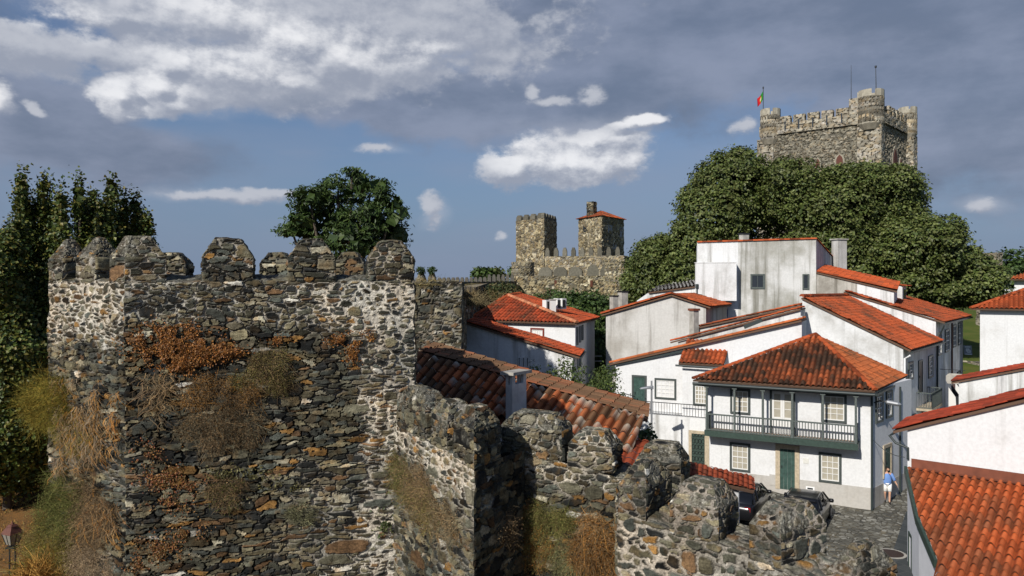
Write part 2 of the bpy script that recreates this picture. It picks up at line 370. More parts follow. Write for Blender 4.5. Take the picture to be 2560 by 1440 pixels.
def rubble(u, v, pos, seed, cu=.34, cv=.125, mort=.3, pal=PAL_SLATE, wts=W_SLATE, relief=1.0, lich=None, ash=False, creamc=(.70, .635, .52), big=.22, gloom=1.0, vary=1.0):
    """colour and relief of coursed rubble on surface coordinates u, v (metres)"""
    n = len(u); uv = np.c_[u / cu, v / cv, np.full(n, seed * 7.3)]
    wob = 0 if ash else 1
    uu = u + wob * ((fbm(uv * (.9, .6, 1), 11) - .5) * cu * .5 + (vn(uv * (5, 2, 1), 12) - .5) * cu * .10)
    vv = v + wob * ((fbm(np.c_[u / (cu * 2.6), v / (cv * 3.5), uv[:, 2]], 23) - .5) * cv * 2.0 + (vn(np.c_[u / (cu * .3), v / (cv * .6), uv[:, 2]], 31) - .5) * cv * .3)
    F1, F2, ID, LU, LV = _cells(uu, vv, cu, cv, seed, ash)
    edge = F2 - F1
    if not ash:
        G1, G2, GI, GU, GV = _cells(uu + 3.3, vv + 1.7, cu * 1.75, cv * 2.5, seed + 100, ash, .6, .6)
        pres = (GI * 57.3 % 1) < big; ge = np.minimum(G2 - G1, (.62 - G1) * 1.3)
        use = pres & (ge > -.05); rim = pres & (ge > -.16) & (ge <= -.05)
        edge = np.where(use, (ge + .05) * 1.2, np.where(rim, np.minimum(edge, (-.05 - ge) * 1.0), edge)); ID = np.where(use, (GI * 7.77) % 1, ID); LU = np.where(use, GU, LU); LV = np.where(use, GV, LV)
    edge = edge + (vn(np.c_[u * 16, v * 26, uv[:, 2]], 3) - .5) * (.26 if not ash else .03) + (vn(np.c_[u * 45, v * 60, uv[:, 2]], 3) - .5) * (.12 if not ash else 0)
    thr = .05 + .62 * mort
    mask = smoothstep(edge, thr, thr + .10)
    cum_ = np.cumsum(wts) / wts.sum(); pid = np.searchsorted(cum_, np.clip(ID * 13.7 % 1, 0, .9999)); base = pal[pid]
    br = (.79 + ((.34 + .98 * (ID * 91.3 % 1)) - .79) * vary) * gloom
    lam = 1 + (vn(np.c_[u * 2.5, v * 38, uv[:, 2]], 7) - .5) * .5 + (fbm(pos * 8, 9) - .5) * 1.1 * vary + (vn(pos * 34, 10) - .5) * .55
    stain = smoothstep(fbm(pos * 4.5 + ID[:, None] * 9, 19), .52, .70)[:, None]
    och = np.array((.20, .125, .05)); base = base * (1 - stain * .45) + och * stain * .45 * (.4 + base.sum(1)[:, None] * 1.6)
    sc = base * np.clip(br * lam, .08, 3)[:, None]
    dirty = smoothstep(fbm(pos * .8, 41), .45, .75)
    mc = np.clip(mort * 2.0 - .12, 0, 1); mc = mc * (1 - .35 * dirty)
    grit = .25 + .95 * fbm(pos * 12, 13, 4) + .6 * (vn(pos * 40, 14) - .45)
    cream = np.array(creamc) * np.clip(grit, .12, 1.25)[:, None] * (1 + np.c_[vn(pos * 2, 15) - .5, np.zeros(n), -(vn(pos * 2, 15) - .5)] * .12)
    dark = np.array((.012, .011, .009)) * (.5 + .9 * vn(pos * 5, 4))[:, None]
    jc = dark * (1 - mc)[:, None] + cream * mc[:, None]
    col = jc * (1 - mask)[:, None] + sc * mask[:, None]
    tilt = ((ID * 37.7 % 1) - .5) * LU * .022 + ((ID * 71.1 % 1) - .5) * LV * .022
    disp = mask * (.012 + .030 * (ID * 53.9 % 1) + tilt) - (1 - mask) * (.060 * (1 - mc) + .006) + (vn(np.c_[u * 5, v * 40, uv[:, 2]], 8) - .5) * .012 + (1 - mask) * mc * (fbm(pos * 14, 5) - .5) * .04
    if lich is not None:
        lm = smoothstep(fbm(pos * 4.1, 51, 4) + lich * .55, .60, .80)
        mot = fbm(pos * 17, 17, 3); mot2 = smoothstep(fbm(pos * 26, 18), .5, .66)
        lc = np.array((.17, .162, .13)) * (.12 + 1.65 * mot)[:, None] * (1 - .72 * mot2)[:, None] + np.array((.24, .23, .195)) * smoothstep(fbm(pos * 30, 29), .62, .70)[:, None]
        col = col * (1 - lm * .82)[:, None] + lc * (lm * .82)[:, None]; disp = disp * (1 - lm * .45) + lm * (mot - .5) * .03
    return np.clip(col, .004, .9), disp * relief
def stone_quad(mb, A, B, C, D, res=.025, seed=1, mortf=None, lichf=None, rough_=.035, **kw):
    """subdivided, displaced masonry face; A,B bottom edge, C,D top edge, seen counter-clockwise from outside"""
    A, B, C, D = (np.array(tuple(p), float) for p in (A, B, C, D))
    lu = max(np.linalg.norm(B - A), np.linalg.norm(C - D), .02); lv = max(np.linalg.norm(D - A), np.linalg.norm(C - B), .02)
    nu = max(2, int(lu / res) + 1); nv = max(2, int(lv / res) + 1)
    s, t = np.meshgrid(np.linspace(0, 1, nu), np.linspace(0, 1, nv)); s = s.ravel()[:, None]; t = t.ravel()[:, None]
    pos = (A * (1 - s) + B * s) * (1 - t) + (D * (1 - s) + C * s) * t
    nrm = np.cross(B - A + C - D, D - A + C - B); nrm /= np.linalg.norm(nrm) + 1e-9
    ud = (B - A) if np.linalg.norm(B - A) > 1e-6 else (C - D); ud = ud / np.linalg.norm(ud); vd = np.cross(nrm, ud)
    u = (pos - A) @ ud + seed * 3.17 + A[0] * .37; v = (pos - A) @ vd + A[2]
    m_ = kw.pop('mort', .3)
    mort = (mortf(pos) if mortf else np.full(len(pos), m_))
    mort = np.clip(mort + (fbm(pos * 1.3, 61) - .5) * .55 + (fbm(pos * 5, 62) - .5) * .25, 0, 1)
    lich = lichf(pos) if lichf else None
    col, dsp = rubble(u, v, pos, seed, mort=mort, lich=lich, **kw)
    ed = np.minimum(np.minimum(s, 1 - s)[:, 0] * lu, np.minimum(t, 1 - t)[:, 0] * lv); dsp = dsp * np.clip(ed / .03, 0, 1)
    if rough_:
        wv = np.c_[vn(pos * 3.3, 71), vn(pos * 3.3, 72), vn(pos * 3.3, 73)] - .5
        wv2 = np.c_[vn(pos * 9, 74), vn(pos * 9, 75), vn(pos * 9, 76)] - .5
        out = pos + nrm * dsp[:, None] + wv * rough_ * 2 + wv2 * rough_ * 1.1
    else: out = pos + nrm * dsp[:, None]
    i = np.arange(nv - 1)[:, None] * nu + np.arange(nu - 1)[None, :]
    f = np.stack([i, i + 1, i + nu + 1, i + nu], -1).reshape(-1, 4)
    mb.np(out, f, col)
def merlon(name, parent, base, z0, zs, zt, k=(.45, .45), res=.025, seed=1, m='stone', lichf=None, mortf=None, caplich=.24, **kw):
    """merlon on a four-cornered base (counter-clockwise), shoulder height zs, cap shrunk by k along / across"""
    mb = MB(); b = [Vector((p[0], p[1], 0)) for p in base]; n = len(b); c_ = sum(b, Vector()) / n
    e = (b[1] - b[0]).normalized(); w_ = Vector((-e.y, e.x, 0))
    top = []
    for p in b:
        d = p - c_; top.append(c_ + e * d.dot(e) * k[0] + w_ * d.dot(w_) * k[1])
    at = lambda p, z: Vector((p.x, p.y, z))
    zs_ = lambda p: zs + (vn(np.array([[p.x * 3, p.y * 3, seed]]), 5)[0] - .5) * .05
    zsh = [zs_(p) for p in b]
    for i in range(n):
        j = (i + 1) % n
        kw.setdefault('rough_', .014); stone_quad(mb, at(b[i], z0), at(b[j], z0), at(b[j], zsh[j]), at(b[i], zsh[i]), res, seed + i, mortf, lichf, **dict(kw))
        flat_ = k[1] > .8 and i % 2 == 0; cl = (lambda p: np.full(len(p), -.1)) if flat_ else (lambda p: np.full(len(p), caplich)); kc = dict(kw); kc.setdefault('relief', 1.0); kc['relief'] *= .8 if flat_ else .6
        if not flat_: kc['cu'] = .17; kc['cv'] = .09
        stone_quad(mb, at(b[i], zsh[i]), at(b[j], zsh[j]), at(top[j], zt), at(top[i], zt), res, seed + (i if flat_ else 5 + i), mortf, cl, **kc)
    if n == 4: stone_quad(mb, at(top[0], zt), at(top[1], zt), at(top[2], zt), at(top[3], zt), res, seed + 11, mortf, lambda p: np.full(len(p), caplich), **{**kw, 'relief': .4})
    else: mb.poly([at(p, zt) for p in top], (.25, .24, .2))
    return mb.build(name, M[m], parent, col=True)
# ---------------------------------------------------------------- clay tile roofs
def tiles(name, poly, parent, new=(.40, .085, .026), old=(.12, .055, .030), age=.2, pitch=.24, L=.36, amp=.06, seed=0, under=True, patch=1.2, lift=.05, flow=None, mortar=0.):
    poly = [Vector(p) for p in poly]; n = Vector()
    for i in range(len(poly)):
        a, b = poly[i], poly[(i + 1) % len(poly)]; n += Vector(((a.y - b.y) * (a.z + b.z), (a.z - b.z) * (a.x + b.x), (a.x - b.x) * (a.y + b.y)))
    n.normalize()
    if n.z < 0: n = -n
    d = Vector((n.x * n.z, n.y * n.z, -(n.x ** 2 + n.y ** 2))).normalized(); 
    if flow is not None: d = (Vector(flow) - n * n.dot(Vector(flow))).normalized()
    a = n.cross(d)
    o = poly[0]; q2 = [((p - o).dot(a), (p - o).dot(d)) for p in poly]
    smin = min(p[0] for p in q2); smax = max(p[0] for p in q2); tmax = max(p[1] for p in q2); tmin = min(p[1] for p in q2)
    nc = max(1, round((smax - smin) / pitch)); pw = (smax - smin) / nc
    fx = np.array([0, .1, .22, .36, .5, .62, .68, .84]); hh = np.where(fx < .66, np.sin(np.clip(fx / .66, 0, 1) * np.pi) ** .8, -.6 * np.sin((fx - .66) / .34 * np.pi))
    ss = (np.arange(nc)[:, None] + fx[None, :]).ravel() * pw + smin; ss = np.append(ss, smax); h = np.append(np.tile(hh, nc), 0) * amp
    colid = np.append(np.repeat(np.arange(nc), len(fx)), nc - 1)
    def span(s):
        s = min(max(s, smin + 1e-4), smax - 1e-4); ts = []
        for i in range(len(q2)):
            (s0, t0), (s1, t1) = q2[i], q2[(i + 1) % len(q2)]
            if (s0 - s) * (s1 - s) <= 0 and abs(s1 - s0) > 1e-9: ts.append(t0 + (t1 - t0) * (s - s0) / (s1 - s0))
        return (min(ts), max(ts)) if ts else (0, 0)
    sp = np.array([span(s) for s in ss]); nr = int((tmax - tmin) / L) + 2; Ns = len(ss)
    O = np.array(tuple(o)); Av = np.array(tuple(a)); Dv = np.array(tuple(d)); Nv = np.array(tuple(n))
    mb = MB(); dark = np.array(old); ne = np.array(new) * 1.14 * 1.14
    for r in range(nr):
        jl = (hsh(colid, np.full(Ns, r), seed, 3) - .5) * .05
        lo = np.clip(tmax - r * L + (jl if r else 0), sp[:, 0], sp[:, 1]); up = np.clip(tmax - (r + 1) * L + jl - .03, sp[:, 0], sp[:, 1])
        jz = (hsh(colid, np.full(Ns, r), seed, 4) - .5) * .014
        vu = O + np.outer(ss, Av) + np.outer(up, Dv) + np.outer(h * .92 + lift + jz, Nv)
        vl = O + np.outer(ss, Av) + np.outer(lo, Dv) + np.outer(h * 1.08 + lift + .030 + jz, Nv)
        rnd = hsh(colid, np.full(Ns, r), seed, 7); pos = (vu + vl) / 2
        f_ = np.clip((fbm(pos * patch, 81 + seed) - .5) * 2.2 + age + (rnd - .5) * .9 * (.25 + min(age, 1 - min(age, 1)) * 2), 0, 1)
        base = ne * (1 - f_)[:, None] + dark * f_[:, None]
        base = base * (.78 + .44 * hsh(colid, np.full(Ns, r), seed, 9))[:, None]
        chan = np.append(np.tile(np.where(fx > .66, 1., 0.), nc), 0); base = base * (1 - (.35 + .3 * min(1, age)) * chan)[:, None]  # channels tinted darker: dirt, plus shade put between the cover tiles
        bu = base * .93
        if mortar:
            mk = ((hsh(colid, np.full(Ns, r), seed, 13) < mortar) & (fbm(np.c_[ss * 9, np.full(Ns, r * 3.3), np.full(Ns, seed)], 5) > .42))[:, None]
            bu = np.where(mk, np.array((.44, .38, .30)), bu)
        ln = (lo - up) > 1e-4; i = np.arange(Ns - 1); ok = ln[:-1] | ln[1:]; i = i[ok]
        if len(i) == 0: continue
        f = np.stack([i, i + 1, i + 1 + Ns, i + Ns], -1)
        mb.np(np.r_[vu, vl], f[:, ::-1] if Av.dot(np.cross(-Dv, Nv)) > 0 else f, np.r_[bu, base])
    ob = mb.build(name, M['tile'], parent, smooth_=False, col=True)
    if under:
        u = MB(); k = [p - n * .10 for p in poly]; u.np([tuple(p - n * .005) for p in poly] + [tuple(p) for p in k], [list(range(len(poly))), list(range(len(poly), 2 * len(poly)))[::-1]])
        u.np([tuple(p - n * .005) for p in poly] + [tuple(p) for p in k], [[i, (i + 1) % len(poly), len(poly) + (i + 1) % len(poly), len(poly) + i] for i in range(len(poly))])
        u.build('roof_boards', M['deckwood'], ob if parent is None or parent.parent is None else parent)
    return ob
def ridge(name, parent, a, b, r=.11, new=(.40, .085, .026), age=.2, L=.38, seed=0):
    a, b = Vector(a), Vector(b); d = b - a; n = max(1, round(d.length / L)); x = d.cross(Vector((0, 0, 1))).normalized(); up = x.cross(d).normalized(); mb = MB()
    for k in range(n):
        p = a + d * (k / n); q_ = a + d * ((k + 1.08) / n); c_ = np.array(new) * (.75 + .5 * random.random()) * (1 if random.random() > age else .5)
        vs = []
        for pt, rr in ((p, r * 1.08), (q_, r * .92)):
            for t in range(7):
                th = math.pi * t / 6; vs.append(tuple(pt + x * math.cos(th) * rr + up * (math.sin(th) * rr)))
        mb.np(vs, [[t, t + 1, t + 8, t + 7] for t in range(6)] + [list(range(7)), list(range(7, 14))[::-1]], c_)
    return mb.build(name, M['tile'], parent, col=True)
# ---------------------------------------------------------------- foliage
RNG = np.random.default_rng(5)
def leaf_quads(mb, c, nrm, size, asp, cols, droop=0.0):
    """one rhombic, slightly folded leaf per centre"""
    n = len(c); r = RNG.normal(size=(n, 3)); t = np.cross(nrm, r); t /= np.linalg.norm(t, axis=1)[:, None] + 1e-9
    t[:, 2] -= droop; t /= np.linalg.norm(t, axis=1)[:, None] + 1e-9
    b = np.cross(nrm, t); b /= np.linalg.norm(b, axis=1)[:, None] + 1e-9
    s = (size * (.65 + .7 * RNG.random(n)))[:, None]; l = t * s * .5; w = b * s * .5 * asp
    fold = nrm * s * .10
    v = np.stack([c - l, c + w + fold - l * .1, c + l, c - w + fold - l * .1], 1).reshape(-1, 3)
    f = np.arange(n)[:, None] * 4 + np.arange(4)[None, :]
    mb.np(v, f, np.repeat(cols, 4, 0))
def unit(n):
    v = RNG.normal(size=(n, 3)); return v / np.linalg.norm(v, axis=1)[:, None]
def crown(mb, lobes, n, size, pal, asp=.7, clump=.5, per=14, shell=.35, upb=.35, droop=0., sd=1, gap=.42, clumpz=.6, core=.0):
    """leaves in clumps spread through the outer shell of ellipsoidal lobes"""
    lobes = [(np.array(tuple(c_), float), np.array(r, float)) for c_, r in lobes]
    ar = np.array([(r[0] * r[1] + r[1] * r[2] + r[0] * r[2]) for _, r in lobes]); ar /= ar.sum()
    pal = np.array(pal)
    for (c_, r), a in zip(lobes, ar):
        m = max(3, int(n * a / per)); d = unit(m); rad = 1 - shell * RNG.random(m) ** 1.6 + (fbm(d * 2.2 + c_, sd) - .5) * .45
        keep = fbm((c_ + d * r) * .45, sd + 9) > gap * RNG.random(m)
        inside = np.zeros(m, bool); pc = c_ + d * r * rad[:, None]
        for c2, r2 in lobes:
            if c2 is c_: continue
            inside |= (((pc - c2) / (r2 * .78)) ** 2).sum(1) < 1
        k = keep & ~inside; pc = pc[k]; d = d[k]
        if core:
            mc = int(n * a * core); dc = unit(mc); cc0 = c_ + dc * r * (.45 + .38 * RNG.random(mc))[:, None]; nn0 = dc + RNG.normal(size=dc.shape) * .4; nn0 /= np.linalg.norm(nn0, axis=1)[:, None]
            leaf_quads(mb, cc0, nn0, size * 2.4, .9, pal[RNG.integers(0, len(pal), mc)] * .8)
        if len(pc) == 0: continue
        cc_ = np.repeat(pc, per, 0) + RNG.normal(size=(len(pc) * per, 3)) * clump * np.array((1, 1, clumpz)); dd = np.repeat(d, per, 0)
        nr = dd * .7 + np.array((0, 0, upb)) + RNG.normal(size=dd.shape) * .45; nr /= np.linalg.norm(nr, axis=1)[:, None]
        tone = np.repeat(fbm(pc * .6, sd + 3), per)[:, None]; pi = RNG.integers(0, len(pal), len(cc_))
        col = pal[pi] * (.55 + .95 * tone) * (.75 + .5 * RNG.random(len(cc_)))[:, None]
        leaf_quads(mb, cc_, nr, size, asp, col, droop)
def limb(mb, pts, r0, r1, n=7):
    k = len(pts); mb.tube(pts, [r0 + (r1 - r0) * i / (k - 1) for i in range(k)], n)
def bumpy(lobes, m=9, f=.42):
    out = list(lobes)
    for c_, r in lobes:
        for d in unit(m):
            if d[2] < -.6: continue
            s = f * random.uniform(.7, 1.25); out.append((Vector((c_[0] + d[0] * r[0] * .78, c_[1] + d[1] * r[1] * .78, c_[2] + d[2] * r[2] * .78)), (r[0] * s, r[1] * s, r[2] * s)))
    return out
def tree(name, label, base, lobes, n, size, pal, trunk_r, group=None, cat='tree', **kw):
    base = Vector(base); root = thing(name, label, cat, base, group)
    mb = MB(); c0 = Vector(lobes[0][0]); top = max(Vector(c_).z for c_, _ in lobes)
    fork = base + (Vector((sum(c_[0] for c_, _ in lobes) / len(lobes), sum(c_[1] for c_, _ in lobes) / len(lobes), base.z + (top - base.z) * .35)) - base)
    limb(mb, [base - Vector((0, 0, .2)), base.lerp(fork, .5) + Vector((trunk_r * .4, 0, 0)), fork], trunk_r, trunk_r * .72, 9)
    for c_, r in lobes[:24]:
        c_ = Vector(c_); mid = fork.lerp(c_, .5) + Vector((random.uniform(-.2, .2), random.uniform(-.2, .2), .3)) * trunk_r * 3
        limb(mb, [fork, mid, c_, c_ + Vector((random.uniform(-.5, .5) * r[0], random.uniform(-.5, .5) * r[1], r[2] * .6))], trunk_r * .55, trunk_r * .08, 6)
    mb.build('trunk', M['bark'], root)
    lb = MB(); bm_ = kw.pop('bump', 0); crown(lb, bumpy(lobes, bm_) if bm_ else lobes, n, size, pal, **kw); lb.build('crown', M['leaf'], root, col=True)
    return root
def specks(mb, c, axis, rad, n, pal, size=.028):
    """twig tips and small dry leaves filling a half dome"""
    axis = np.array(tuple(axis), float); d = unit(n); dn = d @ axis; d = d - np.outer(np.where(dn < 0, 1.7 * dn, 0), axis)
    r = (RNG.random(n) ** .45)[:, None] * (.75 + .5 * fbm(d * 2.5 + np.array(tuple(c)), 4))[:, None]
    p = np.array(tuple(c)) + d * r * np.array(rad); nr = d + RNG.normal(size=d.shape) * .7; nr /= np.linalg.norm(nr, axis=1)[:, None]; pal = np.array(pal)
    leaf_quads(mb, p, nr, size, .32, pal[RNG.integers(0, len(pal), n)] * (.5 + .9 * RNG.random(n))[:, None])
def blades(mb, c, axis, rad, n, pal, spread=1.0, up=.25, w=.0034, droop=.25, root=.16, seg=4):
    """curved dry stems growing out of a root patch"""
    n = int(n * 2.2); axis = np.array(tuple(axis), float); axis /= np.linalg.norm(axis); rad = np.array(rad, float) * np.ones(3)
    d = unit(n) * spread + axis * .5 + np.array((0, 0, up)); d /= np.linalg.norm(d, axis=1)[:, None]
    dn = d @ axis; d = d + np.outer(np.where(dn < .05, .05 - dn, 0), axis)
    L = (.25 + .75 * RNG.random(n) ** .8)[:, None]; p0 = np.array(tuple(c)) + RNG.normal(size=(n, 3)) * root * rad
    p0 = p0 + np.outer(-((p0 - np.array(tuple(c))) @ axis) + .0, axis)
    side = np.cross(d, RNG.normal(size=(n, 3))); side /= np.linalg.norm(side, axis=1)[:, None] + 1e-9
    curl = RNG.normal(size=(n, 3)) * .5; pal = np.array(pal); col = pal[RNG.integers(0, len(pal), n)] * (.6 + .8 * RNG.random(n))[:, None]
    vs = []; cs = []
    for k in range(seg + 1):
        t = k / seg; p = p0 + d * rad * L * t + curl * rad * L * t * t + np.array((0, 0, -1.)) * rad[2] * droop * L * t * t
        ww = w * (1 - .75 * t); vs += [p - side * ww, p + side * ww]; cs += [col * (.75 + .4 * t)] * 2
    v = np.stack(vs, 1); nn = 2 * (seg + 1); base_i = np.arange(n)[:, None] * nn
    f = np.concatenate([base_i + np.array([2 * k, 2 * k + 1, 2 * k + 3, 2 * k + 2]) for k in range(seg)], 0)
    mb.np(v.reshape(-1, 3), f, np.stack(cs, 1).reshape(-1, 3))
# ---------------------------------------------------------------- house parts
def frame_of(A, B, px0, px1, pyt, pyb, flip=False):
    p0 = on(A, B, px0, pyt); p1 = on(A, B, px1, pyt); u = Vector((p1.x - p0.x, p1.y - p0.y, 0)); wd = u.length; u.normalize()
    m_ = (px0 + px1) / 2; zt = on(A, B, m_, pyt).z; zb = on(A, B, m_, pyb).z
    n = Vector((u.y, -u.x, 0))
    if n.dot(Vector((p0.x, p0.y, 0))) > 0: n = -n
    return p0, u, n, wd, zb, zt
def window(parent, A, B, px0, px1, pyt, pyb, cols=3, rows=4, frame=M['trim'], pane=M['curtain'], fw=.11, sash=M['sash'], bar=.028, split=True):
    p0, u, n, wd, zb, zt = frame_of(A, B, px0, px1, pyt, pyb); h = zt - zb; o = Vector((p0.x, p0.y, zb)); Z = Vector((0, 0, 1))
    fr = MB()
    fr.obox(o - n * .05, u * fw, n * .12, Z * h); fr.obox(o + u * (wd - fw) - n * .05, u * fw, n * .12, Z * h)
    fr.obox(o + u * fw - n * .05, u * (wd - 2 * fw), n * .117, Z * fw); fr.obox(o + u * fw - n * .05 + Z * (h - fw), u * (wd - 2 * fw), n * .117, Z * fw)
    w = fr.build('window', frame, parent)
    iw, ih = wd - 2 * fw, h - 2 * fw; io = o + u * fw + Z * fw
    pn = MB(); pn.obox(io - n * .03, u * iw, n * .035, Z * ih); pn.build('pane', pane, w)
    sb = MB(); e = min(.05, iw * .09)
    sb.obox(io + n * .006, u * e, n * .035, Z * ih); sb.obox(io + u * (iw - e) + n * .006, u * e, n * .035, Z * ih)
    sb.obox(io + u * e + n * .006, u * (iw - 2 * e), n * .034, Z * e); sb.obox(io + u * e + n * .006 + Z * (ih - e), u * (iw - 2 * e), n * .034, Z * e)
    for i in range(1, cols): sb.obox(io + u * (e + (iw - 2 * e) * i / cols - bar / 2) + n * .006 + Z * e, u * bar, n * .028, Z * (ih - 2 * e))
    for j in range(1, rows):
        bb = e if (split and rows % 2 == 0 and j == rows // 2) else bar
        sb.obox(io + u * e + n * .006 + Z * (e + (ih - 2 * e) * j / rows - bb / 2), u * (iw - 2 * e), n * (.033 if bb == e else .026), Z * bb)
    sb.build('sash', sash, w)
    return w
def door(parent, A, B, px0, px1, pyt, pyb, leaf=M['door'], surround=M['granite'], fw=.18, boards=4, name='door', handle=True):
    p0, u, n, wd, zb, zt = frame_of(A, B, px0, px1, pyt, pyb); h = zt - zb; o = Vector((p0.x, p0.y, zb)); Z = Vector((0, 0, 1))
    fr = MB(); fr.obox(o - n * .05, u * fw, n * .11, Z * h); fr.obox(o + u * (wd - fw) - n * .05, u * fw, n * .11, Z * h)
    fr.obox(o + u * fw - n * .05 + Z * (h - fw), u * (wd - 2 * fw), n * .107, Z * fw)
    iw = wd - 2 * fw; lf = MB(); bw = iw / boards
    for i in range(boards): lf.obox(o + u * (fw + bw * i + .004) - n * .02, u * (bw - .008), n * (.045 + .004 * (i % 2)), Z * (h - fw))
    d = lf.build(name, leaf, parent); fr.build('door_surround', surround, d)
    if handle:
        hb = MB(); hb.obox(o + u * (fw + iw * .1) + n * .03 + Z * (h * .47), u * .035, n * .05, Z * .14); hb.build('handle', M['iron'], d)
    return d
def railing(mb, a, b, z0, h, step=.13, bw=.022, rail=.05, mid=None):
    a, b = Vector(a), Vector(b); d = b - a; n = max(2, round(d.length / step)); Z = Vector((0, 0, 1))
    mb.bar(a + Z * (z0 + h), b + Z * (z0 + h), rail, rail); mb.bar(a + Z * (z0 + .06), b + Z * (z0 + .06), rail * .8, rail * .8)
    if mid: mb.bar(a + Z * (z0 + mid), b + Z * (z0 + mid), rail * .7, rail * .7)
    for i in range(n + 1):
        p = a + d * (i / n); mb.obox(p - Vector((bw / 2, bw / 2, 0)) + Z * (z0 + .08), Vector((bw, 0, 0)), Vector((0, bw, 0)), Z * (h - .1))
# ================================================================ terrain
def gz(x, y):
    x = np.asarray(x, float); y = np.asarray(y, float)
    base = np.interp(y, [-50, 20, 36, 44, 60, 75, 110, 160, 260, 800, 6000], [-.3, -.1, 0, .4, 1.6, 3.4, 6.6, 8.4, 6, -12, -90])
    s = smoothstep(x, -9, 3); far = smoothstep(y, 200, 500)
    side = np.interp(y, [-50, 60, 800, 6000], [-.2, -.4, -14, -90])
    z = base * np.maximum(s, far) + side * (1 - np.maximum(s, far))
    return z + .6 * smoothstep(x, 15.5, 10) * smoothstep(x, -1, 2) * smoothstep(y, 33, 38) * (1 - smoothstep(y, 48, 58))
def street_mask(x, y): return smoothstep(x, 2.5, 4) * (1 - smoothstep(y, 60, 64)) * smoothstep(y, 18, 20) * (1 - smoothstep(x - (y - 28) * .75, 18, 20))
def grid_sheet(name, xs, ys, zf, m, uvmask=None):
    xx, yy = np.meshgrid(xs, ys); z = zf(xx.ravel(), yy.ravel()); nx = len(xs)
    i = np.arange(len(ys) - 1)[:, None] * nx + np.arange(nx - 1)[None]; f = np.stack([i, i + 1, i + nx + 1, i + nx], -1).reshape(-1, 4)
    v = np.c_[xx.ravel(), yy.ravel(), z]
    if uvmask is not None:
        k = uvmask(v[f].mean(1)[:, 0], v[f].mean(1)[:, 1]); f = f[k]
    mb = MB(); mb.np(v, f); o = mb.build(name, m, None, smooth_=True); o['kind'] = 'structure'; return o
def ground_mat():
    m = mat('dry_ground', (.3, .2, .1), .95, 0, .1, .8, 9); t = m.node_tree; b = t.nodes['Principled BSDF']; ge = t.nodes.new('ShaderNodeNewGeometry')
    def nz(sc, lo, hi):
        n = t.nodes.new('ShaderNodeTexNoise'); n.inputs['Scale'].default_value = sc; n.inputs['Detail'].default_value = 6; t.links.new(ge.outputs['Position'], n.inputs['Vector'])
        r = t.nodes.new('ShaderNodeMapRange'); r.inputs[1].default_value = lo; r.inputs[2].default_value = hi; t.links.new(n.outputs[0], r.inputs[0]); return r.outputs[0]
    def mx(f, a, c_):
        n = t.nodes.new('ShaderNodeMix'); n.data_type = 'RGBA'; t.links.new(f, n.inputs[0])
        for i, v in ((6, a), (7, c_)):
            if isinstance(v, tuple): n.inputs[i].default_value = (*v, 1)
            else: t.links.new(v, n.inputs[i])
        return n.outputs[2]
    soil = mx(nz(1.3, .35, .65), (.21, .115, .042), (.10, .068, .033)); soil = mx(nz(14, .45, .62), soil, (.30, .13, .03)); soil = mx(nz(30, .5, .62), soil, (.07, .05, .028))
    lawn = mx(nz(.5, .35, .65), (.055, .085, .014), (.11, .11, .028)); lawn = mx(nz(14, .4, .7), lawn, (.08, .11, .02))
    sp = t.nodes.new('ShaderNodeSeparateXYZ'); t.links.new(ge.outputs['Position'], sp.inputs[0])
    r = t.nodes.new('ShaderNodeMapRange'); r.inputs[1].default_value = 0; r.inputs[2].default_value = 8; t.links.new(sp.outputs[0], r.inputs[0])
    t.links.new(mx(r.outputs[0], soil, lawn), b.inputs['Base Color']); return m
xs = np.unique(np.concatenate([-np.geomspace(60, 6000, 26), np.linspace(-60, 80, 141), np.geomspace(82, 6000, 26)]))
ys = np.unique(np.concatenate([np.linspace(-40, 170, 211), np.geomspace(172, 8000, 40)]))
grid_sheet('ground', xs, ys, lambda x, y: gz(x, y) - .30 * street_mask(x, y), ground_mat())
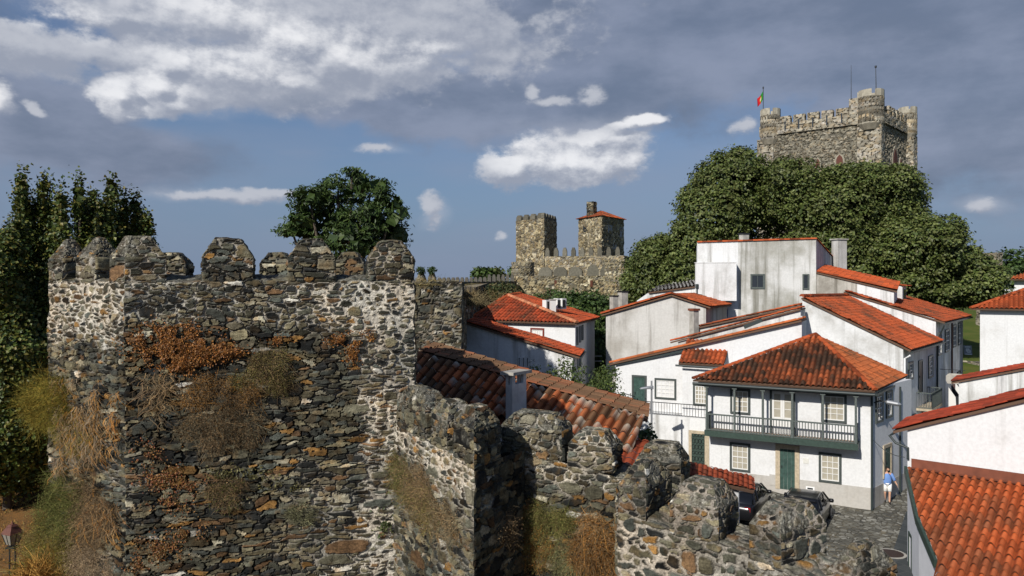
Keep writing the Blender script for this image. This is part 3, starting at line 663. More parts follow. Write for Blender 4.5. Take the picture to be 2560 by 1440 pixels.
def cobble_mat():
    m = mat('cobble_stones', (.2, .2, .17), .85, 0, .3); t = m.node_tree; b = t.nodes['Principled BSDF']; ge = t.nodes.new('ShaderNodeNewGeometry')
    mp = t.nodes.new('ShaderNodeMapping'); mp.inputs['Scale'].default_value = (1, 1, .2); t.links.new(ge.outputs['Position'], mp.inputs[0])
    nn = t.nodes.new('ShaderNodeTexNoise'); nn.inputs['Scale'].default_value = 3; t.links.new(mp.outputs[0], nn.inputs['Vector'])
    ad = t.nodes.new('ShaderNodeMix'); ad.data_type = 'RGBA'; ad.inputs[0].default_value = .12; t.links.new(mp.outputs[0], ad.inputs[6]); t.links.new(nn.outputs['Color'], ad.inputs[7])
    def vor(feat):
        v = t.nodes.new('ShaderNodeTexVoronoi'); v.feature = feat; v.inputs['Scale'].default_value = 4.6; v.inputs['Randomness'].default_value = .95; t.links.new(ad.outputs[2], v.inputs['Vector']); return v
    ve, vf = vor('DISTANCE_TO_EDGE'), vor('F1')
    r = t.nodes.new('ShaderNodeMapRange'); r.interpolation_type = 'SMOOTHSTEP'; r.inputs[1].default_value = .02; r.inputs[2].default_value = .09; t.links.new(ve.outputs['Distance'], r.inputs[0])
    cr = t.nodes.new('ShaderNodeValToRGB'); e = cr.color_ramp.elements; e[0].color = (.07, .068, .058, 1); e[1].color = (.30, .29, .25, 1); x = e.new(.5); x.color = (.15, .143, .115, 1)
    sp = t.nodes.new('ShaderNodeSeparateColor'); t.links.new(vf.outputs['Color'], sp.inputs[0]); t.links.new(sp.outputs[0], cr.inputs[0])
    n2 = t.nodes.new('ShaderNodeTexNoise'); n2.inputs['Scale'].default_value = .9; n2.inputs['Detail'].default_value = 4; t.links.new(ge.outputs['Position'], n2.inputs['Vector'])
    r2 = t.nodes.new('ShaderNodeMapRange'); r2.inputs[1].default_value = .35; r2.inputs[2].default_value = .65; t.links.new(n2.outputs[0], r2.inputs[0])
    gr = t.nodes.new('ShaderNodeMix'); gr.data_type = 'RGBA'; gr.inputs[6].default_value = (.055, .05, .038, 1); gr.inputs[7].default_value = (.21, .18, .12, 1); t.links.new(r2.outputs[0], gr.inputs[0])
    mx = t.nodes.new('ShaderNodeMix'); mx.data_type = 'RGBA'; t.links.new(r.outputs[0], mx.inputs[0]); t.links.new(gr.outputs[2], mx.inputs[6]); t.links.new(cr.outputs[0], mx.inputs[7]); t.links.new(mx.outputs[2], b.inputs['Base Color'])
    bp = t.nodes.new('ShaderNodeBump'); bp.inputs['Strength'].default_value = 1; bp.inputs['Distance'].default_value = .08; t.links.new(r.outputs[0], bp.inputs['Height']); t.links.new(bp.outputs[0], b.inputs['Normal'])
    return m
grid_sheet('street', np.linspace(2, 50, 97), np.linspace(18, 66, 97), lambda x, y: gz(x, y) + .004, cobble_mat(), lambda x, y: street_mask(x, y) > .02)
def slab_mat():
    m = mat('slate_paving', (.045, .05, .05), .6, 0, .3); t = m.node_tree; b = t.nodes['Principled BSDF']; ge = t.nodes.new('ShaderNodeNewGeometry')
    mp = t.nodes.new('ShaderNodeMapping'); mp.inputs['Rotation'].default_value = (0, 0, R(64)); t.links.new(ge.outputs['Position'], mp.inputs[0])
    br = t.nodes.new('ShaderNodeTexBrick'); br.inputs['Scale'].default_value = 1.0; br.inputs['Brick Width'].default_value = .9; br.inputs['Row Height'].default_value = .5; br.inputs['Mortar Size'].default_value = .01
    br.inputs['Color1'].default_value = (.04, .046, .046, 1); br.inputs['Color2'].default_value = (.065, .07, .068, 1); br.inputs['Mortar'].default_value = (.11, .11, .10, 1)
    t.links.new(mp.outputs[0], br.inputs['Vector']); t.links.new(br.outputs[0], b.inputs['Base Color']); return m
pv = MB(); pa = [on((12, 20), (30, 52), 2100, 1440)]
pts = [P(2196, 1432, 27.8), P(2268, 1284, 35.1)]; 
a0 = V(13.05, 26.2, .07); a1 = V(18.75, 35.2, .07); b0 = V(14.5, 26.0, .07); b1 = V(20.2, 35.0, .07)
pv.hexa([a0 - V(0, 0, .3), b0 - V(0, 0, .3), b1 - V(0, 0, .3), a1 - V(0, 0, .3), a0, b0, b1, a1])
o = pv.build('pavement', slab_mat()); o['kind'] = 'structure'
mh = MB(); mc_ = V(15.15, 29.6, .075); mh.tube([mc_, mc_ + V(0, 0, .012)], .58, 32); root = mh.build('manhole_cover', M['cement'], None)
tag(root, 'round manhole cover with pale rim in the dark slate pavement', 'manhole cover')
mh = MB(); mh.tube([mc_ + V(0, 0, .012), mc_ + V(0, 0, .02)], .47, 32); mh.build('lid', mat('rusty_iron', (.06, .04, .033), .7, .3, bump=.5, bscale=20), root)

# ================================================================ near tower
T0, T1, T2, T3, T4 = (V(-10.64, 17.0, 0), V(-7.85, 15.0, 0), V(-2.2, 16.6, 0), V(-3.0, 21.6, 0), V(-11.2, 21.8, 0))
def z_(p, z): return Vector((p[0], p[1], z))
def inw(A, B): d = (Vector(B) - Vector(A)); d.z = 0; d.normalize(); return Vector((-d.y, d.x, 0))
def mort_front(p):
    m = .12 + .31 * smoothstep(p[:, 2], 9.45, 10.2) + .54 * smoothstep(p[:, 0] + (p[:, 2] - 9) * .05, -3.75, -3.1)
    return m + .30 * smoothstep(p[:, 0], -5.4, -4.2) * (1 - smoothstep(p[:, 2], 5.6, 7.4)) + .16 * smoothstep(p[:, 0], -5.5, -4) * smoothstep(p[:, 2], 9, 10)
def mort_left(p): return .20 + .44 * smoothstep(p[:, 2], 9.2, 9.9) * (1 - smoothstep(p[:, 2], 10.9, 11.2) * .5) - .05 * (p[:, 2] < 8)
lich_top = lambda p: -.22 + .30 * smoothstep(p[:, 2], 11.05, 11.5)
def plain(v): return lambda p: np.full(len(p), v)
ZS = 10.84
mb = MB()
for A, B, mf, rs in ((T1, T2, mort_front, .021), (T0, T1, mort_left, .022)):
    stone_quad(mb, z_(A, 4.2), z_(B, 4.2), z_(B, 8.9), z_(A, 8.9), rs, 3 + int(rs * 1000), mf, plain(-.28), cu=.34, cv=.088, big=.13)
    stone_quad(mb, z_(A, 8.9), z_(B, 8.9), z_(B, ZS), z_(A, ZS), rs, 53 + int(rs * 1000), mf, plain(-.28), cu=.25, cv=.098, big=.16)
    stone_quad(mb, z_(A, -.6), z_(B, -.6), z_(B, 4.2), z_(A, 4.2), .09, 5, mf)
for A, B in ((T2, T3), (T3, T4), (T4, T0)): stone_quad(mb, z_(A, -.6), z_(B, -.6), z_(B, ZS), z_(A, ZS), .09, 7, plain(.25))
TP = [T0, T1, T2, T3, T4]; cen = sum(TP, Vector()) / 5; TI = [p + (cen - p).normalized() * .68 for p in TP]
for i in range(5):
    j = (i + 1) % 5; A, B, a, b = TP[i], TP[j], TI[i], TI[j]
    stone_quad(mb, z_(A, ZS), z_(B, ZS), z_(b, ZS + .15), z_(a, ZS + .15), .05, 9 + i, plain(.1), plain(.5), relief=.5)
    stone_quad(mb, z_(b, ZS - .9), z_(a, ZS - .9), z_(a, ZS + .15), z_(b, ZS + .15), .06, 19 + i, plain(.3))
mb.poly([z_(p, ZS - .9) for p in TI], (.2, .18, .15))
tower = mb.build('stone_tower', M['stone'], None, col=True)
tag(tower, 'big rubble stone bastion in the left foreground with pointed merlons and dry plants', 'tower')
def mer_on(A, B, px0, px1, par, z0, zs, zt, th=.55, k=(.47, .88), seed=1, out=.0, **kw):
    a, b = lineY(A, B, px0), lineY(A, B, px1); n = inw(A, B)
    return merlon('merlon', par, [a - n * out, b - n * out, b + n * th, a + n * th], z0, zs, zt, k, seed=seed, **kw)
kw = dict(mortf=plain(.30), lichf=lich_top, res=.022)
LP, FP_ = lineY(T0, T1, 273), lineY(T1, T2, 415)
merlon('merlon', tower, [LP, T1, FP_, LP + FP_ - T1], ZS - .03, 11.34, 11.77, (.46, .46), seed=40, **kw)
for i, (p0, p1) in enumerate(((505, 632), (721, 838), (922, 1035))): mer_on(T1, T2, p0, p1, tower, ZS - .03, 11.36, 11.76, seed=50 + 7 * i, **kw)
mer_on(T0, T1, 190, 237, tower, ZS - .03, 11.36, 11.80, .6, (.2, .2), seed=80, **kw)
mer_on(T0, T1, 123, 156, tower, ZS - .03, 11.36, 11.82, .6, (.2, .2), seed=87, **kw)
kb = dict(mortf=plain(.22), lichf=lich_top, res=.035)
for i, (p0, p1) in enumerate(((395, 484), (664, 742), (846, 918))):
    a, b = lineY(T4, T3, p0), lineY(T4, T3, p1); n = Vector((0, 1, 0))
    merlon('merlon', tower, [a - n * .55, b - n * .55, b, a], ZS - .03, 11.40, 11.72, (.45, .85), seed=95 + 5 * i, **kb)
a, b = T4.lerp(T3, .30), T4.lerp(T3, .33)
# ================================================================ stepped foreground wall
W0 = V(-2.62, 16.48, 0); W1 = V(-.647, 12.6, 0); W2 = V(.247, 14.3, 0); W3 = V(3.13, 12.92, 0); WJ = V(1.93, 13.5, 0); D0 = V(1.65, 11.5, 0); D1 = V(3.27, 10.28, 0); D2 = V(5.27, 6.8, 0)
def mort_A(p): return .34 + .45 * smoothstep(p[:, 2], 6.9, 7.5) - .12 * (1 - smoothstep(p[:, 2], 5.5, 6.6))
def mort_C(p): return .14 + .30 * smoothstep(p[:, 2], 6.6, 7.1)
near_lich = lambda p: -.16 + .34 * smoothstep(p[:, 2], 7.75, 8.2)
mb = MB()
segs = [(W0, W1, 7.70, 7.66, mort_A, .30, .10, .020), (W1, W2, 7.66, 7.58, plain(.12), .32, .10, .020), (W2, W3, 7.56, 6.98, mort_C, .30, .10, .020), (WJ, D0, 7.1, 7.2, plain(.35), .3, .10, .03), (D0, D1, 7.22, 7.0, plain(.64), .27, .11, .016), (D1, D2, 7.0, 6.7, plain(.66), .27, .11, .014)]
for k, (A, B, za, zb_, mf, cu, cv, rs) in enumerate(segs):
    stone_quad(mb, z_(A, 3.4), z_(B, 3.4), z_(B, zb_), z_(A, za), rs, 60 + 3 * k, mf, plain(-.2), cu=cu, cv=cv, creamc=(.70, .635, .52) if k < 4 else (.54, .48, .39), rough_=.03 if k != 1 else .012, relief=1.0 if k != 1 else .5)
    stone_quad(mb, z_(A, -.5), z_(B, -.5), z_(B, 3.4), z_(A, 3.4), .09, 75 + k, mf)
    if k in (1, 3): continue
    n = inw(A, B) * .78; An, Bn = A + n, B + n
    if k == 0: Bn = W1.lerp(W2, .42)
    if k == 2: A = lineY(W2, W3, 1246); An = A + n; stone_quad(mb, z_(A, -.5), z_(W2, -.5), z_(W2, za), z_(A, za + .02), .04, 118, plain(.2))
    stone_quad(mb, z_(A, za), z_(B, zb_), z_(Bn, zb_ + .10), z_(An, za + .10), .025, 120 + k, plain(.45), plain(.22), relief=.6, creamc=(.46, .40, .32))
    stone_quad(mb, z_(Bn, -.5), z_(An, -.5), z_(An, za + .10), z_(Bn, zb_ + .10), .07, 130 + k, plain(.3))
    if k: stone_quad(mb, z_(B, -.5), z_(Bn, -.5), z_(Bn, zb_ + .1), z_(B, zb_), .06, 140 + k, plain(.4)); stone_quad(mb, z_(An, -.5), z_(A, -.5), z_(A, za), z_(An, za + .1), .06, 150 + k, plain(.4))
mb.poly([z_(D0, 6.9), z_(D1, 6.7), z_(W3, 6.7), z_(WJ, 6.9)], (.24, .21, .17))
wall = mb.build('crenellated_wall', M['stone'], None, col=True)
tag(wall, 'zigzag rubble wall with lichened merlons stepping down across the right foreground', 'wall')
kn = dict(mortf=plain(.28), lichf=near_lich, res=.017, cu=.27, cv=.11)
mer_on(W0, W1, 992, 1062, wall, 7.66, 8.28, 8.58, .6, (.52, .52), 140, **kn)
mer_on(W0, W1, 1078, 1118, wall, 7.66, 8.26, 8.55, .6, (.52, .52), 150, **kn)
a = lineY(W0, W1, 1136); b = lineY(W1, W2, 1250)          # salient merlon wraps the arris
merlon('merlon', wall, [a, W1, b, a + b - W1], 7.6, 8.28, 8.58, (.45, .45), seed=160, **kn)
mer_on(W2, W3, 1254, 1404, wall, 7.40, 8.00, 8.28, .6, (.62, .60), 170, **kn)
mer_on(W2, W3, 1420, 1530, wall, 7.30, 7.78, 8.03, .62, (.55, .58), 180, **kn)
mer_on(W2, W3, 1590, 1702, wall, 7.00, 7.60, 7.88, .75, (.58, .52), 190, **kn)
kd_ = {**kn, 'res': .014, 'mortf': plain(.46), 'cu': .21, 'cv': .10, 'creamc': (.50, .44, .36), 'relief': .62, 'rough_': .009}
mer_on(D0, D1, 1546, 1614, wall, 7.10, 7.64, 7.97, .95, (.35, .45), 200, **kd_)
mer_on(D0, D1, 1674, 1796, wall, 7.05, 7.54, 7.83, .80, (.60, .55), 209, **kd_)
mer_on(D1, D2, 1874, 1952, wall, 6.95, 7.46, 7.76, .92, (.52, .55), 218, **{**kd_, 'res': .012})
mer_on(D1, D2, 2066, 2130, wall, 6.78, 7.20, 7.52, .90, (.3, .35), 227, **{**kd_, 'res': .012})
# ================================================================ curtain wall behind the tower
mb = MB()
stone_quad(mb, V(-4.6, 27.3, -.5), V(-1.84, 27, -.5), V(-1.84, 27, 10.95), V(-4.6, 27.3, 10.95), .05, 230, plain(.26), plain(-.05), cu=.34, cv=.13)
cw = [V(-1.84, 27, 0), V(-2.35, 36, 0), V(-2.85, 46, 0), V(-2.75, 58, 0), V(-2.3, 72, 0)]
zc = [10.95, 10.6, 10.2, 10.8, 11.2]
for i in range(4): stone_quad(mb, z_(cw[i], -.5), z_(cw[i + 1], -.5), z_(cw[i + 1], zc[i + 1]), z_(cw[i], zc[i]), .14, 240 + i, plain(.2), cu=.5, cv=.2)
ow = [V(-4.6, 27.3, 0), V(-4.9, 46, 0), V(-4.6, 72, 0)]
for a, b in ((ow[2], ow[1]), (ow[1], ow[0])): stone_quad(mb, z_(a, -.5), z_(b, -.5), z_(b, 11), z_(a, 11), .2, 250, plain(.2), cu=.5, cv=.2)
stone_quad(mb, z_(cw[4], -.5), z_(ow[2], -.5), z_(ow[2], 11), z_(cw[4], 11.2), .2, 252, plain(.2), cu=.5, cv=.2)
mb.poly([z_(p, z - .02) for p, z in zip(cw, zc)] + [z_(p, 10.9) for p in ow[::-1]], (.25, .21, .14))
cwall = mb.build('curtain_wall', M['stone'], None, col=True)
tag(cwall, 'plain dark rubble wall with grass on top running back behind the bastion, white house against it', 'wall')
for i, (p0, p1, Y) in enumerate(((1042, 1062, 40), (1070, 1088, 40))):
    a, b = P(p0, 690, Y), P(p1, 690, Y); merlon('merlon', cwall, [V(a.x, Y, 0), V(b.x, Y, 0), V(b.x, Y + .6, 0), V(a.x, Y + .6, 0)], 10.7, 11.25, 11.5, (.5, .8), .08, 260 + i, mortf=plain(.4))
# far crenellated wall up to the castle
mb = MB(); A, B = P(1088, 702, 60), P(1292, 700, 128)
stone_quad(mb, V(A.x, A.y, 0), V(B.x, B.y, 0), V(B.x, B.y, 11.9), V(A.x, A.y, 11.2), .25, 270, plain(.2), cu=.8, cv=.35, rough_=0)
mb.hexa([z_(A, 0), z_(B, 0), z_(B + V(-.6, .9, 0), 0), z_(A + V(-.6, .9, 0), 0), z_(A, 11.15), z_(B, 11.85), z_(B + V(-.6, .9, 0), 11.85), z_(A + V(-.6, .9, 0), 11.15)], (.16, .14, .11))
fw_ = mb.build('distant_wall', M['farstone'], None, col=True); tag(fw_, 'low distant wall with a row of small merlons leading to the castle on the skyline', 'wall')
for i in range(17):
    s = (i + .5) / 17.5; px = 1098 + (1286 - 1098) * i / 16.5; p = lineY(A, B, px); Y = p.y; w_ = 4.4 * Y / FP; z0 = 11.15 + .7 * (Y - 60) / 68
    ht = 12 / FP * Y * (1.0 if i < 11 else 1.5)
    mq = MB(); prof = [(-w_, 0), (w_, 0), (w_, ht * .55), (w_ * .55, ht), (-w_ * .55, ht), (-w_, ht * .55)]
    mq.np([(p.x + x, Y - .1, z0 + z) for x, z in prof] + [(p.x + x, Y + .7, z0 + z) for x, z in prof], [[0, 1, 2, 3, 4, 5], [11, 10, 9, 8, 7, 6]], (.13, .12, .10))
    mq.np([(p.x + x, Y - .1, z0 + z) for x, z in prof] + [(p.x + x, Y + .7, z0 + z) for x, z in prof], [[(k + 1) % 6, k, 6 + k, 6 + (k + 1) % 6] for k in range(6)], (.13, .12, .10))
    mq.build('merlon', M['farstone'], fw_, col=True)
# ================================================================ castle group
CY = 140.
def stone_block(mb, plan, z0, zt, res, seed, cu, cv, mort, pal, wts, ash=False, relief=2.0, creamc=(.5, .45, .36), rough_=.08, lichf=None):
    n = len(plan)
    for i in range(n):
        a, b = plan[i], plan[(i + 1) % n]
        stone_quad(mb, z_(a, z0), z_(b, z0), z_(b, zt), z_(a, zt), res, seed + i, plain(mort), lichf, vary=.5, gloom=1.08, cu=cu, cv=cv, pal=pal, wts=wts, ash=ash, relief=relief, creamc=creamc, rough_=rough_)
    mb.poly([z_(p, zt) for p in plan], (.16, .145, .12))
def P2(px, Y): p = P(px, 720, Y); return V(p.x, p.y, 0)
G = dict(pal=PAL_GOLD, wts=W_GOLD)
zt = lambda py, Y: HC - (py - 720) / FP * Y
castle = thing('castle', 'golden stone castle with a crenellated square tower and low curtain walls behind the red roofs', 'castle', P2(1400, 140) + V(0, 0, 8))
mb = MB(); sq = [P2(1290, 141), P2(1360, 135), P2(1392, 143), P2(1326, 149)]
stone_block(mb, sq, 4, zt(550, 139), .17, 300, .7, .38, .28, mb and PAL_GOLD, W_GOLD, lichf=lambda p: -.35 + .5 * smoothstep(p[:, 2], 20, 23))
tw = mb.build('square_tower', M['farstone'], castle, col=True)
mb = MB()
def crenels(mb, A, B, n, z0, h, th, frac=.58, c=(.14, .13, .10), pal=None):
    d = (B - A); ln = d.length; d = d / ln; ni = inw(A, B)
    for i in range(n):
        a = A + d * ln * (i + .04) / n; b = a + d * ln / n * frac; w_ = (b - a)
        prof = [(0, 0), (1, 0), (1, .6), (.72, 1), (.28, 1), (0, .6)]
        f0 = [a + w_ * x + V(0, 0, z0 + h * z) for x, z in prof]; f1 = [p + ni * th for p in f0]
        k = np.array(c) * random.uniform(.8, 1.4)
        mb.np([tuple(p) for p in f0 + f1], [[0, 1, 2, 3, 4, 5], [11, 10, 9, 8, 7, 6]] + [[(q_ + 1) % 6, q_, 6 + q_, 6 + (q_ + 1) % 6] for q_ in range(6)], k)
for i in range(4): crenels(mb, sq[i], sq[(i + 1) % 4], 4 if i % 2 == 0 else 5, zt(550, 139), 1.0, .6, .7)
mb.build('battlement', M['farstone'], tw, col=True)
mb = MB(); cur = [P2(1362, 134.5), P2(1560, 131), P2(1575, 137), P2(1380, 140)]
stone_block(mb, cur, 4, zt(640, 133), .17, 320, .75, .36, .42, PAL_GOLD, W_GOLD); 
cu_ = mb.build('curtain', M['farstone'], castle, col=True)
mb = MB(); crenels(mb, cur[0], cur[1], 9, zt(640, 133), 1.55, .6, .5); mb.build('battlement', M['farstone'], cu_, col=True)
mb = MB(); low = [P2(1300, 128), P2(1470, 124), P2(1570, 124), P2(1580, 131), P2(1310, 134)]
stone_block(mb, low, 2, zt(690, 126), .17, 340, .7, .4, .2, PAL_GOLD, W_GOLD, lichf=lambda p: -.3 + .6 * smoothstep(p[:, 2], 10.5, 13))
M['slit'] = mat('slit_brick', (.10, .035, .02), .9)
lo_ = mb.build('outer_wall', M['farstone'], castle, col=True)
mb = MB(); crenels(mb, P2(1345, 126.9), P2(1458, 124.3), 3, zt(690, 126), 1.5, .6, .88); crenels(mb, P2(1468, 124), P2(1566, 124), 3, zt(690, 126), 1.8, .6, .85); mb.build('battlement', M['farstone'], lo_, col=True)
mb = MB()
for px0, px1, y0, y1 in ((1386, 1392, 700, 716), (1475, 1481, 702, 717)):
    mb = MB(); mb.obox(on(low[0], low[1], px0, y1) if px0 < 1470 else on(low[1], low[2], px0, y1), V(.42, -.02, 0), V(0, -.15, 0), V(0, 0, 1.05)); mb.build('arrow_slit', M['slit'], lo_)
mb = MB()     # two round turrets
for px, Y, r, zt__ in ((1307, 130, 2.0, zt(655, 130)), (1540, 124, 2.3, zt(650, 124))):
    c_ = P2(px, Y + 1); n = 14
    for k in range(n):
        t0, t1 = 2 * math.pi * k / n, 2 * math.pi * (k + 1) / n
        p0, p1 = c_ + V(math.cos(t0), math.sin(t0), 0) * r, c_ + V(math.cos(t1), math.sin(t1), 0) * r
        stone_quad(mb, z_(p0, 3), z_(p1, 3), z_(p1, zt__), z_(p0, zt__), .17, 360, plain(.2), lambda p: -.3 + .6 * smoothstep(p[:, 2], 9, 14), cu=.7, cv=.4, pal=PAL_GOLD, wts=W_GOLD, relief=2, rough_=.05)
    mb.poly([z_(c_ + V(math.cos(2 * math.pi * k / n), math.sin(2 * math.pi * k / n), 0) * r, zt__) for k in range(n)], (.14, .13, .1))
    mb.build('round_turret', M['farstone'], castle, col=True); mb = MB()
# palace tower with tiled roof
pal_t = thing('tower_house', 'golden stone tower house with low red hip roof and tall chimney beside the castle', 'tower', P2(1505, 138) + V(0, 0, 8))
mb = MB(); pt = [P2(1446, 141), P2(1504, 134), P2(1560, 142), P2(1500, 150)]
stone_block(mb, pt, 6, zt(543, 138), .17, 380, .6, .33, .28, PAL_GOLD, W_GOLD); wl = mb.build('wall', M['farstone'], pal_t, col=True)
mb = MB()
for A_, B_, a in ((pt[0], pt[1], (1458, 1469, 565, 580)), (pt[1], pt[2], (1519, 1530, 563, 582)), (pt[1], pt[2], (1549, 1556, 568, 594)), (pt[1], pt[2], (1532, 1541, 612, 622))):
    p0, u, n, wd, zb, zt_ = frame_of(A_, B_, *a); mb = MB(); mb.obox(V(p0.x, p0.y, zb) - n * .3, u * wd, n * .34, V(0, 0, zt_ - zb)); mb.build('window', M['dpane'], pal_t)
ez = zt(545, 138); pe = [p + (p - (pt[0] + pt[2]) / 2).normalized() * .5 for p in pt]; ap = (pt[0] + pt[2]) / 2 + V(0, 0, zt(527, 141))
rf = None
for i in range(4):
    o = tiles('roof', [z_(pe[i], ez), z_(pe[(i + 1) % 4], ez), ap], pal_t, age=.35, pitch=.4, L=.6, amp=.08, seed=i, under=False)
mb = MB(); cp = P2(1479, 139.5); cq = [cp + V(-.95, 0, 0), cp + V(.2, -.8, 0), cp + V(1.0, .2, 0), cp + V(0, 1.0, 0)]
stone_block(mb, cq, ez - .3, zt(504, 139), .15, 395, .5, .2, .2, PAL_SLATE, W_SLATE); mb.build('chimney', M['farstone'], pal_t, col=True)
# ================================================================ keep
keep = thing('castle_keep', 'tall square castle keep with corner turrets rising above the big round trees', 'castle', P2(2100, 98) + V(0, 0, 5))
K0, K1, K2 = P2(1903, 101), P2(2200, 92), P2(2272, 100.5); K3 = K0 + (K2 - K1)
KZ = 10.7 + 395 / 1850 * 96
mb = MB(); stone_block(mb, [K0, K1, K2, K3], 3, 31.4, .11, 400, .50, .19, .26, PAL_KEEP, W_KEEP, relief=1.6, creamc=(.40, .36, .28), lichf=plain(-.3)); kw_ = mb.build('wall', M['farstone'], keep, col=True)
def ash_block(mb, plan, z0, z1, seed, res=.11, cu=.85, cv=.42):
    stone_block(mb, plan, z0, z1, res, seed, cu, cv, .02, PAL_ASHLAR, W_ASHLAR, True, 1.2, rough_=.03)
u = (K1 - K0).normalized(); n_ = inw(K0, K1); ur = (K2 - K1).normalized(); nr_ = inw(K1, K2)
mb = MB()           # corner buttresses of dressed stone
ash_block(mb, [K1 - u * 2.6 - n_ * .22, K1 + u * .2 - n_ * .22, K1 + u * .2 + n_ * 1.6, K1 - u * 2.6 + n_ * 1.6], 3, 31.9, 420)
ash_block(mb, [K0 - u * .5 - n_ * .2, K0 + u * 1.7 - n_ * .2, K0 + u * 1.7 + n_ * 1.4, K0 - u * .5 + n_ * 1.4], 3, 30.9, 430)
ash_block(mb, [K2 - ur * 1.2 - nr_ * .9, K2 + ur * .6 - nr_ * .9, K2 + ur * .6 + nr_ * 1, K2 - ur * 1.2 + nr_ * 1], 25.5, 31.2, 440)
mb.build('buttress', M['farstone'], keep, col=True)
mb = MB()           # projecting parapet band
def band(A, B, z0, z1, o=.28, th=.8, seed=450):
    n = inw(A, B); ash_block(mb, [A - n * o, B - n * o, B + n * th, A + n * th], z0, z1, seed)
band(K0, K1, 31.35, 32.7); band(K1, K2, 31.35, 32.7, seed=455); band(K2, K3, 31.35, 32.7, seed=460); band(K3, K0, 31.35, 32.7, seed=465)
pb = mb.build('parapet', M['farstone'], keep, col=True)
def kmer(A, B, s0, s1, zb, zt_, seed):
    n = inw(A, B); a, b = A.lerp(B, s0), A.lerp(B, s1); m_ = MB(); ash_block(m_, [a - n * .28, b - n * .28, b + n * .5, a + n * .5], zb, zt_, seed); m_.build('merlon', M['farstone'], pb, col=True)
for i, (p0, p1) in enumerate(((1951, 1977), (1985, 2013), (2020, 2048), (2055, 2083), (2091, 2122))):
    a, b = lineY(K0, K1, p0), lineY(K0, K1, p1); L_ = (K1 - K0).length; kmer(K0, K1, (a - K0).length / L_, (b - K0).length / L_, 32.65, 33.65, 470 + i)
a = lineY(K0, K1, 2124); kmer(K0, K1, (a - K0).length / L_, .93, 32.65, 34.7, 480)
for i in range(5): kmer(K1, K2, .22 + .13 * i, .30 + .13 * i, 32.65, 33.8, 484 + i)
for i in range(5): kmer(K3, K0, .15 + .15 * i, .25 + .15 * i, 32.65, 33.65, 490 + i)
for i in range(5): kmer(K2, K3, .15 + .15 * i, .25 + .15 * i, 32.65, 33.65, 496 + i)
def kturret(c_, r, z0, z1, seed, nm=4):
    m_ = MB(); n = 16
    ring = [c_ + V(math.cos(2 * math.pi * k / n), math.sin(2 * math.pi * k / n), 0) * r for k in range(n)]
    for k in range(n): stone_quad(m_, z_(ring[k], z0), z_(ring[(k + 1) % n], z0), z_(ring[(k + 1) % n], z1), z_(ring[k], z1), .12, seed, plain(.02), None, cu=.8, cv=.42, pal=PAL_ASHLAR, wts=W_ASHLAR, ash=True, relief=1, rough_=.02)
    m_.poly([z_(p, z1) for p in ring], (.2, .18, .15))
    for q_ in range(nm):
        for k in range(n // nm - 1):
            t0, t1 = 2 * math.pi * (q_ * n // nm + k) / n, 2 * math.pi * (q_ * n // nm + k + 1) / n
            pp = [c_ + V(math.cos(t), math.sin(t), 0) * rr for t, rr in ((t0, r), (t1, r), (t1, r - .5), (t0, r - .5))]
            m_.prism([(p.x, p.y) for p in pp], z1, z1 + .85, (.40, .365, .285))
    m_.tube([z_(c_, z0 - .7), z_(c_, z0)], [r * .7, r * 1.0], 16, (.30, .27, .21))
    return m_.build('turret', M['farstone'], keep, col=True)
kturret(lineY(K0, K1, 1923) + n_ * .5, 1.32, 30.8, 34.1, 500); kturret(K1 - u * 1.15 + n_ * .5, 1.55, 31.2, 34.6, 510); kturret(K2 - ur * .5, 1.15, 31.4, 34.2, 520); kturret(K3, 1.3, 31, 34, 530)
M['shutter'] = mat('red_shutter', (.10, .038, .025), .8)      # pointed windows with pale surrounds
def gothic(A, B, px0, px1, y0, y1, o=.05):
    mb = MB(); mi = MB()
    p0, u_, n, wd, zb, zt_ = frame_of(A, B, px0, px1, y0, y1); h = zt_ - zb; prof = [(0, 0), (1, 0), (1, .5), (.86, .76), (.5, 1), (.14, .76), (0, .5)]
    for m_, g_, d in ((mb, 0, .12), (mi, .17, .17)):
        q_ = [V(p0.x, p0.y, zb) + u_ * wd * (g_ + (1 - 2 * g_) * x) + V(0, 0, h * (z * (1 - g_ * .8))) for x, z in prof]
        m_.np([tuple(p + n * d) for p in q_] + [tuple(p - n * .2) for p in q_], [list(range(7))] + [[(k + 1) % 7, k, 7 + k, 7 + (k + 1) % 7] for k in range(7)], (.33, .30, .23))
    mi.build('shutter', M['shutter'], mb.build('window', M['farstone'], keep, col=True))
gothic(K0, K1, 1988, 2009, 393, 425); gothic(K0, K1, 2037, 2053, 393, 420); gothic(K0, K1, 2087, 2112, 383, 412); gothic(K1, K2, 2229, 2243, 365, 420); gothic(K1, K2, 2246, 2254, 392, 432)
mb = MB()
for px in (1963, 1997, 2032, 2067, 2104):
    p = on(K0, K1, px, 320); mb = MB(); mb.obox(V(p.x, p.y, 31.7) - n_ * .3, u * .16, -n_ * .05, V(0, 0, 1.3)); mb.build('arrow_slit', M['dpane'], pb)
